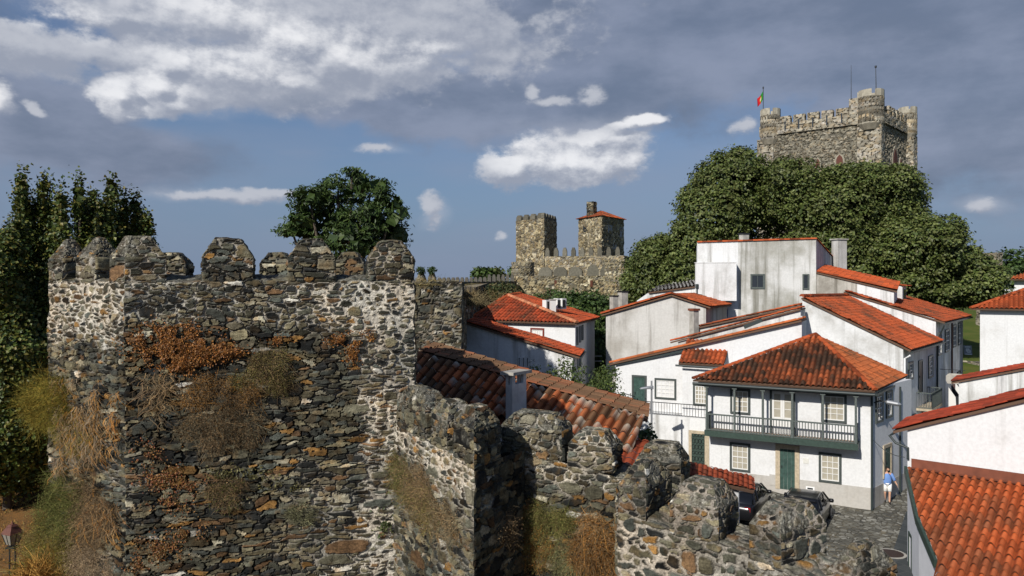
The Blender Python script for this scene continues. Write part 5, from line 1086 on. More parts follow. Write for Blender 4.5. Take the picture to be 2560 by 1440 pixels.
mb = MB(); off = Vector((-.9, .35, 0)).normalized() * .07
for a, b in ((A4, M4), (M4, B4)): mb.bar(a + off + Z * .0, b + off + Z * .0, .09, .30)
mb.build('edge_board', M['green'], R4)
mb = MB(); a = z_(R3a + rn * .03 + ru * .15, 3.72); mb.obox(a, ru * 9, rn * .04, Z * .33); mb.obox(a + rn * .04, ru * 9, rn * .22, Z * .05 - Z * .06); mb.build('flashing', M['copper'], R4)
p0, u, n, wd, zb, zt_ = frame_of(M4, B4, 2277, 2289, 1335, 1420)
try: window(R4, V(15.42, 28.86, 0), V(13.7, 23.8, 0), 2275, 2284, 1335, 1436, 1, 3, frame=M['green'])
except Exception: pass
R2 = house('far_street_house', 'small white gable house with sagging dark red roof edge and a black wall streak', (29, 45))
a2 = P2(2397, 46); u2 = dirv(.8, -.6); b2 = a2 + u2 * 8; n2 = Vector((u2.y, -u2.x, 0))
prismpart('wall', M['white2'], R2, [a2, b2, b2 - n2 * 3.1, a2 - n2 * 3.1], .5, [5.0, 7.2, 7.2, 5.0])
tiles('roof', [z_(a2 - u2 * .4 + n2 * .15, 4.82), z_(b2 + n2 * .15, 7.28), z_(b2 - n2 * 3.2, 7.28), z_(a2 - u2 * .4 - n2 * 3.2, 4.82)], R2, age=.45, seed=35, new=(.33, .05, .022), old=(.16, .035, .02))
mb = MB(); mb.obox(on(a2, b2, 2495, 990) + n2 * .004, u2 * .42, n2 * .006, Z * 1.25); mb.build('damp_patch', M['shadegrey'], R2)
R1 = house('tall_white_house', 'plain tall white house with hipped red tile roof at the right edge', (38, 58))
a1_ = P2(2450, 58); u1 = dirv(.83, -.56); b1_ = a1_ + u1 * 9; n1 = Vector((u1.y, -u1.x, 0)); z1 = zt(772, 58)
prismpart('wall', M['white'], R1, [a1_, b1_, b1_ - n1 * 7, a1_ - n1 * 7], .5, z1)
e0, e1 = a1_ - u1 * .6 + n1 * .6, b1_ + u1 * .6 + n1 * .6; e2_ = a1_ - u1 * .6 - n1 * 7; 
rr = tiles('roof', [z_(e0, z1), z_(e1, z1), z_(e1 - n1 * 4.2, z1 + 1.7), z_(e0 + u1 * 4.2 - n1 * 4.2, z1 + 1.7)], R1, age=.15, seed=37, pitch=.32, L=.45, amp=.09, new=(.40, .085, .026)); tiles('roof', [z_(e0, z1), z_(e2_, z1), z_(e0 + u1 * 4.2 - n1 * 4.2, z1 + 1.7)], R1, age=.2, seed=38, pitch=.32, L=.45, amp=.09); ridge('hip_tiles', rr, z_(e0, z1 + .05), z_(e0 + u1 * 4.2 - n1 * 4.2, z1 + 1.8), .15)
R0 = house('back_white_house', 'white house with small hip roof peeking in behind the tall one at right', (57, 80))
a0_ = P2(2536, 80); u0 = dirv(.83, -.56); b0_ = a0_ + u0 * 8; n0 = Vector((u0.y, -u0.x, 0)); z0_ = zt(699, 80)
prismpart('wall', M['white'], R0, [a0_, b0_, b0_ - n0 * 6, a0_ - n0 * 6], 2, z0_); e0 = a0_ - u0 * .9 + n0 * .8; e1 = b0_ + n0 * .8
tiles('roof', [z_(e0, z0_), z_(e1, z0_), z_(e1 - n0 * 4, z0_ + 1.5), z_(e0 + u0 * 4 - n0 * 4, z0_ + 1.5)], R0, age=.1, seed=39, pitch=.34, L=.5, amp=.09, new=(.45, .11, .035))
# ---- white houses against the curtain wall
Ea, Eb = V(-2.9, 46, 0), V(3.62, 44, 0); eu = (Eb - Ea).normalized(); en = Vector((eu.y, -eu.x, 0)); esd = dirv(.18, .98)
Eh = house('lean_to_house', 'white side wall with sloping red roof edge leaning on the dark curtain wall', (0, 45))
prismpart('wall', M['white2'], Eh, [Ea, Eb, Eb + esd * 2.6, Ea + esd * 2.6], 1, [8.55, 6.75, 6.75, 8.55])
tiles('roof', [z_(Ea - en * -.2, 8.6), z_(Eb + eu * .45 + en * .2, 6.62), z_(Eb + eu * .45 + esd * 3.0, 6.75), z_(Ea + esd * 3.0, 8.75)], Eh, age=.25, seed=41, new=(.40, .07, .022), amp=.04)
for a in ((1184, 1190, 893, 908), (1195, 1201, 893, 908), (1206, 1212, 893, 908), (1296, 1301, 893, 917), (1307, 1312, 893, 918), (1317, 1322, 893, 918)): window(Eh, Ea, Eb, *a, cols=1, rows=1, frame=M['sash'], pane=M['dpane'], fw=.03)
mb = MB(); mb.tube([z_(Eb + en * .05 + eu * .1, 6.5), z_(Eb + en * .05 + eu * .02, 6.2), z_(Eb + en * .05 + eu * .02, 1)], .05, 8); mb.bar(z_(Eb + eu * .5 + en * .15, 6.55), z_(Eb + eu * .5 + esd * 3, 6.65), .1, .1); mb.build('gutter', M['gutter'], Eh)
Ed = P2(1438, 48.5); Ee = P2(1190, 53); du_ = (Ed - Ee).normalized(); dn_ = Vector((du_.y, -du_.x, 0)); dsd = dirv(.25, .97)
E2 = house('hip_roof_house', 'white house with broad red hip roof and a dark red framed window below the castle', (2, 50))
ez = zt(808, 48.5); Ef = Ed + dsd * 9
prismpart('wall', M['white'], E2, [Ee, Ed, Ef, Ee + dsd * 9], 1, ez)
window(E2, Ee, Ed, 1327, 1361, 820, 860, 4, 2, frame=M['redframe'], pane=M['sash'], split=False)
for a in ((1441, 1444, 818, 862), (1448, 1451, 815, 856), (1454, 1457, 812, 850), (1441, 1444, 885, 922), (1448, 1451, 880, 915)): window(E2, Ed, Ef, *a, cols=1, rows=2, frame=M['trim'], pane=M['dpane'], fw=.08)
q0, q1 = z_(Ee + dn_ * .4 - du_ * .4, ez), z_(Ed + dn_ * .4 + du_ * .35, ez); q2_ = z_(Ef + du_ * .4 + dsd * .3, ez); ap1 = V(-.27, 55.0, zt(741, 55)); ap2 = V(.75, 60, zt(736, 60))
er = tiles('roof', [q0, q1, ap1], E2, age=.25, seed=43, pitch=.3, L=.42, amp=.075, new=(.36, .062, .022)); tiles('roof', [q1, q2_, ap2, ap1], E2, age=.12, seed=44, new=(.40, .07, .022)); tiles('roof', [q0, ap1, ap2, z_(Ee - du_ * .4 + dsd * 9.3, ez)], E2, age=.8, seed=45, old=(.20, .14, .10), pitch=.3)
ridge('hip_tiles', er, q1 + Z * .06, ap1 + Z * .08, .15, new=(.5, .2, .1), age=.05); ridge('hip_tiles', er, q0 + Z * .06, ap1 + Z * .08, .14); ridge('hip_tiles', er, ap1 + Z * .08, ap2 + Z * .08, .14)
mb = MB(); p = P(1382, 776, 51); mb.box(p.x, p.y, p.z - 1, .36, .36, 1.72, .2); ch = mb.build('chimney', M['sash'], E2); mb = MB(); mb.box(p.x, p.y, p.z + .72, .46, .46, .06, .2); mb.build('chimney_cap', M['cement'], ch)
for i, (px, py) in enumerate(((1368, 766), (1394, 762), (1406, 762))):
    p = P(px, py, 52); mb = MB(); mb.box(p.x, p.y, p.z - .3, .40 if i else .55, .4, .75, .7); t_ = mb.build('air_conditioner', M['sash'], None, loc=(p.x, p.y, p.z - .3)); tag(t_, ['white air conditioner left of the white chimney on the red hip roof', 'white air conditioner directly right of the white chimney on the hip roof', 'rightmost white air conditioner on the red hip roof'][i], 'air conditioner', 'air conditioners on the hip roof')
    mb = MB(); mb.box(p.x + .10, p.y - .23, p.z - .2, .26, .03, .55, .7); mb.build('fan_grille', M['iron'], t_)
mb = MB(); p = P(1388, 777, 52); mb.box(p.x, p.y, p.z - .62, 1.6, .5, .12, .1); mb.build('ledge', M['cement'], E2)
# ---- old mossy roof in front
Oh = house('old_tiled_house', 'crumbling old house with broken mortar bedded tiles sloping down behind the foreground wall', (1, 23))
TA, TB, LA, LB = P(1046, 884, 24.5), P(1612, 1052, 22), P(1036, 990, 23.3), P(1575, 1140, 20.9)
e_ = (TB - TA).normalized(); dwn = ((LA - TA) + (LB - TB)) / 2; dwn = dwn - e_ * dwn.dot(e_)
ot = tiles('roof', [TA, TB, LB, LA], Oh, age=.55, seed=51, pitch=.27, L=.34, amp=.095, new=(.38, .105, .035), old=(.17, .09, .045), flow=tuple(dwn - e_ * .15), mortar=.5, patch=2.0, under=False)
b_ = V(.35, 1.7, .12)
tiles('roof', [TA + Z * .08, TB + Z * .08 + e_ * .1, TB + b_ + Z * .08 + e_ * .1, TA + b_ + Z * .08], Oh, age=.85, seed=52, pitch=.25, L=.4, amp=.05, new=(.36, .09, .035), old=(.17, .095, .05), flow=tuple(e_))
mb = MB(); mb.prism([(TA.x, TA.y + .1), (LA.x + .1, LA.y + .25), (LB.x - .2, LB.y + .25), (TB.x - .2, TB.y), (TB.x, TB.y + 1.6), (TA.x, TA.y + 1.7)], -.3, [TA.z - .12, LA.z - .15, LB.z - .15, TB.z - .15, TB.z - .1, TA.z - .05]); mb.build('wall', M['white2'], Oh)
r5a, r5b = P(1150, 1040, 22.6), P(1650, 1188, 20.1); bk5 = V(.5, 1.3, .45)
tiles('lean_to_roof', [r5a, r5b, r5b + bk5, r5a + bk5], Oh, age=.3, seed=53, new=(.28, .055, .022), flow=tuple(-bk5), under=False, amp=.03, pitch=.25)
mb = MB(); mb.prism([(r5a.x, r5a.y + .05), (r5b.x, r5b.y + .05), (r5b.x + .4, r5b.y + 1), (r5a.x + .4, r5a.y + 1)], -.3, [r5a.z - .1, r5b.z - .1, r5b.z - .1, r5a.z - .1]); mb.build('lean_to_wall', M['white'], Oh)
A0 = P2(1281, 21.6); cu1, cu2 = dirv(.57, .82), dirv(-.82, .57); mb = MB(); cp4 = [A0, A0 + cu1 * .737, A0 + cu1 * .737 + cu2 * .24, A0 + cu2 * .24]; zc_ = zt(962, 21.6)
mb.prism([(p.x, p.y) for p in cp4], 5.8, zc_)
for a in (0, .58):
    for b in (0, .15): mb.obox(z_(A0 + cu1 * (a + .003) + cu2 * (b + .003), zc_), cu1 * .15, cu2 * .085, Z * .28)
ch = mb.build('chimney', M['shadegrey'], Oh); mb = MB(); mb.obox(z_(A0 - cu1 * .12 - cu2 * .12, zc_ + .28), cu1 * .98, cu2 * .48, Z * .09); mb.build('chimney_cap', M['cement'], ch)
Sh = house('low_shed', 'low white shed with narrow red tile roof in front of the parked black cars', (7, 25.3))
s5a, s5b = P(1690, 1184, 25.2), P(1886, 1228, 25.8); bk = V(.3, 1.0, .22)
tiles('roof', [s5a, s5b, s5b + bk, s5a + bk], Sh, age=.25, seed=55, new=(.29, .06, .024), flow=tuple(-bk), amp=.02, pitch=.19)
mb = MB(); q1_ = P(1848, 1240, 25.7); mb.prism([(s5a.x, s5a.y + .08), (q1_.x, q1_.y + .08), (q1_.x + .3, q1_.y + .95), (s5a.x + .3, s5a.y + .95)], -.2, [s5a.z - .08, q1_.z + .06, q1_.z + .06, s5a.z - .08]); mb.build('wall', M['white2'], Sh)
# lawn sign, low wall, seats, ruined wall piece at the back right
a, b = P2(2405, 74), P2(2462, 72); mb = MB(); n = inw(a, b); stone_block(mb, [a, b + (b - a) * .3, b + (b - a) * .3 + n * .7, a + n * .7], 2.0, zt(905, 73), .12, 560, .5, .22, .2, PAL_KEEP, W_KEEP)
tag(mb.build('garden_wall', M['farstone'], None, col=True, loc=(a.x, a.y, 2)), 'low dry stone garden wall at the foot of the lawn between the white houses', 'wall')
sp_ = thing('poster_board', 'black and white poster board standing tilted on the lawn between the white houses', 'poster board', P(2420, 890, 78)); c_ = P(2420, 889, 78); su, sz = dirv(.95, -.3), V(.06, .25, 1).normalized()
mb = MB(); mb.obox(c_ - su * .36, su * .78, V(.03, .08, 0), sz * 1.08); mb.build('board', mat('poster_grey', (.22, .225, .23), .6, var=.25, vscale=5), sp_)
mb = MB(); f_ = V(-.01, -.02, .004)
for x, z, w_, h_ in ((.14, .86, .5, .12), (.22, .42, .16, .34), (.40, .5, .14, .26), (.3, .3, .34, .14), (.1, .02, .6, .18), (.55, .38, .1, .2)): mb.obox(c_ - su * .36 + su * x + sz * z + f_, su * w_, V(.01, .02, 0), sz * h_)
mb.build('poster_print', M['sash'], sp_)
st = thing('grandstand', 'open air stand with rows of white seats and grey rail behind the lawn', 'grandstand', P(2515, 745, 115) - Z * .4); mb = MB()
for k in range(2): p = P(2488, 745, 115 - 0) + V(0, k * .9, k * .5); mb.obox(p, V(5, 0, 0), V(0, .85, 0), Z * .4)
mb.build('steps', M['cement'], st); mb = MB()
for k in range(2):
    for i in range(8): p = P(2490, 741, 115) + V(.6 * i, k * .9, .12 + k * .62); mb.obox(p, V(.46, 0, 0), V(0, .3, 0), Z * .32)
mb.build('seats', M['sash'], st); mb = MB(); p = P(2490, 730, 117); mb.bar(p + Z * .5, p + V(5, 0, .5), .06); mb.bar(p + Z * .05, p + V(5, 0, .05), .06)
for i in range(6): mb.bar(p + V(i, 0, -.7), p + V(i, 0, .5), .06)
mb.build('rail', M['steel'], st)
mb = MB(); a, b = P2(2440, 100), P2(2492, 98); n = inw(a, b); stone_block(mb, [a, b, b + n * 2, a + n * 2], 4, zt(632, 99), .16, 580, .6, .3, .2, PAL_KEEP, W_KEEP)
tag(mb.build('ruined_wall', M['farstone'], None, col=True, loc=(a.x, a.y, 4)), 'tall grey stone wall end standing behind the right side of the big tree', 'wall')
# ================================================================ trees
GPAL = [(.075, .10, .022), (.10, .125, .03), (.055, .08, .02), (.13, .15, .045), (.09, .10, .03)]
DPAL = [(.035, .065, .014), (.05, .085, .02), (.028, .05, .012), (.065, .10, .022)]
PPAL = [(.055, .08, .014), (.085, .105, .018), (.035, .06, .012), (.12, .125, .022), (.045, .07, .014), (.14, .12, .025)]
def lobe(px, py, rx, ry, Y, ry_=None):
    k = Y / FP; return (P(px, py, Y), (rx * k, (ry_ if ry_ else (rx + ry) / 2 * k), ry * k))
def gbase(px, Y): p = P2(px, Y); p.z = float(gz(p.x, p.y)); return p
# big lime trees below the keep
big = [
 ('round lime tree at the left end of the big tree group beside the castle towers', 1640, 84, [(1640, 665, 72, 70), (1612, 705, 55, 60), (1690, 700, 75, 80), (1650, 625, 48, 36)]),
 ('tallest dome shaped lime tree directly left below the keep', 1830, 80, [(1832, 470, 98, 84), (1772, 545, 84, 85), (1890, 520, 88, 90), (1735, 620, 66, 62), (1800, 640, 80, 70), (1852, 425, 56, 44), (1705, 690, 66, 50), (1800, 710, 80, 50)]),
 ('broad lime tree in front of the keep covering its lower windows', 2110, 76, [(1985, 478, 84, 80), (2090, 520, 112, 98), (2195, 522, 107, 98), (2035, 620, 80, 60), (2150, 640, 120, 90), (2255, 600, 95, 95), (2140, 460, 85, 48), (2222, 462, 66, 46), (2060, 670, 80, 50)]),
 ('lime tree with spreading low boughs at the right end of the big tree group', 2350, 72, [(2290, 620, 92, 80), (2352, 648, 66, 62), (2388, 695, 72, 62), (2270, 705, 90, 52), (2425, 712, 46, 52), (2325, 590, 58, 52), (2350, 730, 70, 40)])]
for i, (lab, px, Y, ls) in enumerate(big):
    tree('lime_tree', lab, gbase(px, Y), [lobe(a, b, c_, d, Y + random.uniform(-1.5, 1.5), 4.2) for a, b, c_, d in ls], [30000, 70000, 100000, 70000][i], .29, GPAL, .55, 'lime trees below the keep', asp=.75, clump=.26, per=9, shell=.20, sd=10 + i, gap=.34, upb=.5, core=.10, bump=8)
# poplars on the left
pops = [(18, 545, 37, 2.0), (58, 436, 40, 1.75), (126, 442, 41, 1.55), (163, 470, 39, 1.2), (208, 438, 42, 1.5), (236, 470, 43, 1.0), (268, 441, 41, 1.35), (302, 478, 42, 1.2), (346, 476, 43, 1.25), (368, 530, 42.5, .9)]
plab = ['bushy poplar cut by the left edge of the photo', 'tall poplar, leftmost of the pointed tops', 'tall poplar, second pointed top from the left', 'slim lower poplar between the second and third tall tops', 'tall dark poplar above the left merlons of the bastion', 'slim poplar tucked right of the tall dark one', 'tall poplar with yellowish leaves above the corner merlon', 'short poplar in front of the right end of the poplar row', 'poplar with a lone pointed top near the right end of the row', 'lowest poplar at the right end of the row']
for i, (px, py, Y, r) in enumerate(pops):
    r *= 1.25
    b = gbase(px, Y); zt_ = zt(py, Y); h = (zt_ - b.z) * .965; ls = []
    for k in range(11):
        t = (k + .6) / 11; rr = r * (1.25 if t < .35 else (1.30 - (t - .35) * 1.85)) * (.75 + .3 * random.random()) * (.75 if t < .12 else 1)
        ls.append((Vector((b.x + random.uniform(-.35, .35) * r * (1 - t), b.y + random.uniform(-.3, .3) * r, b.z + 1.2 + t * (h - 1.3))), (max(.22, rr), max(.22, rr), h / 11 * .95)))
    for k in range(6 if r > 1.2 else 3):
        a = random.uniform(0, 6.28); t = random.uniform(.5, .85); ls.append((Vector((b.x + math.cos(a) * r * .55 * (1.1 - t * .7), b.y + math.sin(a) * r * .5, b.z + t * h)), (.30 * r * .8, .3 * r * .8, h * .10)))
    tree('poplar', plab[i], b, ls, int(30000 * r / 1.4 * (1.3 if px < 130 else 1)), .18, PPAL, .22, 'poplars left of the bastion', asp=.85, clump=.16, per=9, shell=.5, upb=.1, sd=30 + i, gap=.35, clumpz=1.6, core=.09)
# dark feathery tree behind the bastion
Y = 34
ls = [lobe(*a, Y + random.uniform(-.8, .8), None) for a in ((775, 500, 58, 38), (845, 478, 55, 40), (905, 452, 30, 28), (925, 485, 62, 40), (975, 530, 45, 45), (760, 555, 55, 35), (730, 578, 42, 16), (835, 545, 75, 50), (900, 560, 70, 50), (980, 585, 38, 40), (870, 610, 85, 40), (800, 600, 60, 30), (940, 615, 50, 35), (880, 430, 16, 12))]
tree('feathery_tree', 'dark green feathery leaved tree standing alone behind the middle of the bastion', gbase(865, Y), ls, 20000, .22, DPAL, .2, asp=.30, clump=.15, per=14, shell=.6, upb=.6, droop=.6, sd=60, gap=.72, clumpz=.25, core=.03, bump=5)
tree('round_dark_tree', 'round dark green tree between the hip roof and the grey gable house', gbase(1462, 62), [lobe(1460, 790, 70, 62, 62), lobe(1430, 830, 50, 60, 61), lobe(1500, 830, 45, 90, 62), lobe(1490, 900, 50, 70, 60), lobe(1420, 760, 40, 30, 62)], 15000, .26, DPAL, .3, asp=.7, clump=.25, per=10, shell=.2, sd=61, core=.12, gap=.3)
for i, (lab, px, py, rx, ry, Y, n) in enumerate((('small round tree on the skyline left of the castle', 1205, 683, 22, 14, 120, 900), ('small bushy tree on the skyline touching the castle turret', 1236, 685, 24, 15, 122, 900), ('dark tree behind the white houses at the right edge', 2530, 690, 48, 70, 125, 5000), ('thin dark tree beside the round turret of the castle', 1284, 680, 8, 20, 138, 350))):
    ls = [lobe(px, py, rx, ry, Y), lobe(px - rx * .4, py + ry * .4, rx * .7, ry * .7, Y), lobe(px + rx * .5, py + ry * .5, rx * .7, ry * .8, Y)]
    tree('distant_tree', lab, gbase(px, Y), ls, n, .5, DPAL if i != 1 else GPAL, .3, 'trees on the skyline', asp=.8, clump=.4, per=8, sd=70 + i, gap=.2, core=.1)
# hedges and shrubs with leaves
def shrub(name, label, lobes, n, size, pal, cat='shrub', group=None, **kw):
    c_ = lobes[0][0]; b = Vector((c_.x, c_.y, min(Vector(l).z - r[2] for l, r in lobes))); root = thing(name, label, cat, b, group)
    mb = MB()
    for l, r in lobes[:8]: l = Vector(l); limb(mb, [b + Vector((random.uniform(-.1, .1), 0, 0)), b.lerp(l, .6) + Vector((random.uniform(-.1, .1), 0, .1)), l + Vector((0, 0, r[2] * .5))], .03, .012, 5)
    mb.build('stems', M['bark'], root); lb = MB(); crown(lb, lobes, n, size, pal, **kw); lb.build('foliage', M['leaf'], root, col=True); return root
shrub('hedge_shrub', 'dark bush on the slope left of the hip roof, below the far wall', [lobe(1250, 735, 45, 28, 66), lobe(1222, 755, 30, 28, 62), lobe(1285, 742, 26, 20, 68)], 3500, .22, [(.045, .06, .018), (.09, .075, .025), (.035, .05, .015)], group='bushes below the castle', clump=.2, per=8, sd=80)
shrub('hedge_shrub', 'dark bushes along the foot of the castle wall behind the hip roof', [lobe(1345, 752, 30, 16, 70), lobe(1385, 745, 30, 20, 72), lobe(1310, 755, 25, 15, 70)], 2500, .24, DPAL, group='bushes below the castle', clump=.2, per=8, sd=81)
shrub('leafy_shrub', 'tall leafy green shrub in front of the white wall leaning on the curtain wall', [lobe(1395, 955, 40, 45, 40), lobe(1345, 965, 28, 30, 39), lobe(1440, 960, 25, 50, 40), lobe(1410, 915, 12, 30, 40), lobe(1462, 985, 40, 30, 39), lobe(1330, 930, 16, 26, 39)], 2600, .17, [(.06, .085, .02), (.09, .12, .03), (.045, .07, .018)], group='garden shrubs behind the old roof', asp=.5, clump=.16, per=6, shell=.8, sd=82, droop=.4)
shrub('leafy_shrub', 'dense green garden shrub beside the corner of the green door house', [lobe(1495, 970, 48, 42, 40), lobe(1530, 995, 35, 35, 40), lobe(1470, 1000, 50, 25, 39), lobe(1520, 940, 28, 32, 41)], 3000, .17, [(.05, .075, .018), (.075, .10, .02), (.04, .06, .015)], group='garden shrubs behind the old roof', asp=.5, clump=.15, per=6, shell=.7, sd=83, droop=.4)
shrub('fig_shrub', 'small glossy leaved shrub at the right end of the old tiled roof', [lobe(1600, 1095, 24, 30, 25), lobe(1622, 1082, 14, 18, 25), lobe(1590, 1120, 18, 18, 24.5)], 420, .17, [(.04, .065, .018), (.06, .09, .025)], asp=.55, clump=.1, per=4, shell=.8, sd=84)
for i, (px, py, lab) in enumerate(((1052, 672, 'green creeper on the small merlon nearest the bastion'), (1080, 672, 'green creeper on the second small merlon from the bastion'))):
    shrub('wall_creeper', lab, [lobe(px, py + 4, 10, 9, 40)], 500, .08, DPAL, 'creeper', 'creepers on small merlons', clump=.05, per=6, sd=86 + i)
# ================================================================ dry plants on the masonry
BR = [(.20, .13, .07), (.13, .095, .055), (.26, .17, .08), (.10, .075, .045)]
OL = [(.17, .15, .05), (.12, .11, .04), (.22, .18, .06), (.15, .11, .05)]
OR = [(.34, .16, .035), (.26, .11, .03), (.38, .20, .06), (.18, .09, .03)]
YG = [(.22, .17, .03), (.16, .14, .025), (.27, .18, .035), (.13, .12, .03)]
GR = [(.10, .115, .03), (.13, .13, .04), (.08, .09, .025), (.17, .15, .05)]
def dry(label, A, B, px, py, rx, ry, n, pal, out=.75, off=.02, name='dry_bush', group='dry bushes on the bastion', **kw):
    p = on(A, B, px, py); d = (Vector(B) - Vector(A)).normalized(); nr = Vector((d.y, -d.x, 0)); k = p.y / FP; p = p + nr * off; vw = Vector((p.x, p.y, 0)).normalized(); rx = rx / max(.42, abs(d.x * vw.y - d.y * vw.x))
    mb = MB(); m = max(9, int(15 * max(rx, ry) / min(rx, ry))); pal = np.array(pal) * 1.25; q0 = min(rx, ry) * k
    for q in range(m):
        a = random.uniform(0, 6.283); r_ = .80 * math.sqrt(random.random()) if q else 0; s_ = random.uniform(.34, .62)
        c_ = p + d * (math.cos(a) * r_ * rx * k) + Vector((0, 0, math.sin(a) * r_ * ry * k)); w3 = RNG.random(len(pal)) ** 2; pq = pal * (.5 + .8 * random.random())
        blades(mb, c_, nr, (q0 * s_, q0 * out * s_ * 1.3, q0 * s_ * 1.1), int(n * .8 / m), pq[np.argsort(w3)[:max(1, len(pal) - 1)]], **{'spread': 2.2, 'root': .35, 'up': .25, 'droop': .12, **{k_: v_ for k_, v_ in kw.items() if k_ != 'droop'}})
        specks(mb, c_ + nr * q0 * .1, nr, (q0 * s_ * 1.05, q0 * s_ * 1.05 * out * 1.3, q0 * s_), int(n * 2.6 / m), pq)
    o = mb.build(name, M['blade'], None, col=True, loc=p); return tag(o, label, 'dry plant', group)
def tpl(A, B): return A, B
FRN, LFT = (T1, T2), (T0, T1)
dry('grey olive dry bush below the second merlon gap of the bastion', *FRN, 688, 915, 58, 62, 1500, OL + BR)
dry('large brown bush in the upper middle of the bastion face', *FRN, 545, 985, 115, 50, 2000, BR + OR[:1])
dry('wide reddish and grey bush hanging lower in the middle of the bastion face', *FRN, 555, 1080, 125, 62, 2600, BR + [(.16, .15, .10)], droop=.6)
dry('short brown bush on the lower middle of the bastion face', *FRN, 570, 1235, 60, 50, 900, BR + GR[:1])
dry('small pale green tuft low on the bastion face', *FRN, 748, 1288, 42, 32, 500, [(.20, .19, .11), (.14, .14, .07)])
dry('thin grey green tuft beside the grey olive bush', *FRN, 610, 950, 45, 32, 500, OL)
dry('olive green bush in the angle between bastion and zigzag wall', W0, W1, 1005, 1195, 62, 62, 1500, GR + BR, group='dry bushes on the zigzag wall')
dry('dark brown bush right of the olive bush on the zigzag wall', W0, W1, 1052, 1215, 38, 62, 900, BR, group='dry bushes on the zigzag wall')
dry('brown and olive bush low in the middle of the zigzag wall', W0, W1, 1065, 1275, 62, 60, 1300, OL + BR, group='dry bushes on the zigzag wall')
dry('pale dry bush beside the salient arris of the zigzag wall', W0, W1, 1118, 1305, 48, 55, 900, [(.23, .19, .11), (.17, .14, .08)] + BR, group='dry bushes on the zigzag wall')
dry('olive bush high in the recess right of the salient arris', W2, W3, 1375, 1300, 66, 62, 1500, OL + GR, group='dry bushes on the zigzag wall')
dry('brownish yellow bush low in the recess right of the salient arris', W2, W3, 1340, 1370, 62, 58, 1300, OL + OR[:2], group='dry bushes on the zigzag wall')
dry('grey green tuft at the foot of the recess', W2, W3, 1425, 1410, 60, 50, 1200, [(.19, .18, .09), (.14, .14, .06)], group='dry bushes on the zigzag wall')
dry('big rusty brown bush filling the right of the recess', W2, W3, 1490, 1375, 78, 92, 3600, OR[:2] + BR[:3] + [(.28, .16, .06)], w=.005, out=1.2, group='dry bushes on the zigzag wall')
dry('dark leafless tuft under the pale bush at the salient arris', W1, W2, 1262, 1320, 30, 50, 400, BR, group='dry bushes on the zigzag wall')
# left face
LG = 'plants on the left side of the bastion'
dry('round golden olive bush sticking out at the far left edge of the bastion', *LFT, 128, 1005, 70, 72, 2600, YG, out=1.2, group=LG)
dry('yellow green bush under the golden one on the bastion left side', *LFT, 195, 1085, 62, 52, 1600, YG + GR[:1], group=LG)
dry('fresh green bush halfway down the bastion left side', *LFT, 165, 1225, 62, 55, 1600, GR, out=1.0, group=LG)
dry('dark green bush lower on the bastion left side', *LFT, 150, 1290, 68, 55, 1700, GR, out=1.1, group=LG)
dry('olive brown bush at the bottom of the bastion left side', *LFT, 135, 1370, 80, 62, 2200, OL + YG[:2], out=1.2, group=LG)
dry('brown bush beside the corner, low on the bastion left side', *LFT, 240, 1260, 60, 90, 1700, BR, droop=.7, group=LG)
dry('dark twiggy bush at the bottom near the bastion corner', *LFT, 215, 1330, 60, 50, 1300, BR, group=LG)
dry('pale hanging straw at the bottom corner of the bastion', *LFT, 230, 1420, 70, 60, 1500, [(.30, .22, .13), (.22, .16, .10)], droop=.8, group=LG)
def hang(label, A, B, x0, x1, y0, y1, n, pal, dens=1.0, seed=0):
    """dead creeper hanging down the wall face"""
    mb = MB(); d = (Vector(B) - Vector(A)).normalized(); nr = Vector((d.y, -d.x, 0)); rg = np.random.default_rng(seed); pal = np.array(pal)
    vs = []; fs = []; cs = []
    for i in range(n):
        px = x0 + (x1 - x0) * rg.random(); py = y0 + (y1 - y0) * rg.random() ** 1.2
        p = on(A, B, px, py)
        if fbm(np.array([[p.x * 2.2, p.y * 2.2, p.z * 1.3]]), 33)[0] < .46 + .25 * abs(2 * (px - x0) / (x1 - x0) - 1) ** 2 * rg.random(): continue
        p = p + nr * (.03 + .14 * rg.random()); L = .08 + .30 * rg.random() ** 1.5; c_ = pal[rg.integers(0, len(pal))] * (.6 + .8 * rg.random()); w_ = .005 + .004 * rg.random(); sw = rg.normal() * .28
        for k in range(4):
            t = k / 3; q_ = p + d * (sw * t + rg.normal() * .05) - Z * L * t + nr * (math.sin(t * 3.1) * .05); vs += [tuple(q_ - d * w_), tuple(q_ + d * w_)]; cs += [c_, c_]
        b = len(vs) - 8; fs += [[b + 2 * k, b + 2 * k + 1, b + 2 * k + 3, b + 2 * k + 2] for k in range(3)]
    mb.np(vs, np.array(fs)); mb.c = [np.array(cs)]; o = mb.build('dead_creeper', M['blade'], None, col=True, loc=on(A, B, (x0 + x1) / 2, y1)); return tag(o, label, 'creeper', 'dead creepers hanging on the bastion')
hang('brown dead creeper hanging over the left side of the bastion', *LFT, 150, 285, 945, 1180, 4200, BR + [(.24, .19, .13)] + OR[:1], seed=1)
hang('orange dead creeper along the corner of the bastion', *LFT, 262, 312, 940, 1180, 900, OR + [(.36, .22, .10)], seed=2)
hang('mixed dead creeper at the foot of the bastion left side', *LFT, 200, 310, 1160, 1330, 1500, BR + OR[:2], seed=3)
hang('thin twiggy creeper on the lower bastion face', *FRN, 330, 470, 930, 1050, 350, BR, seed=4)
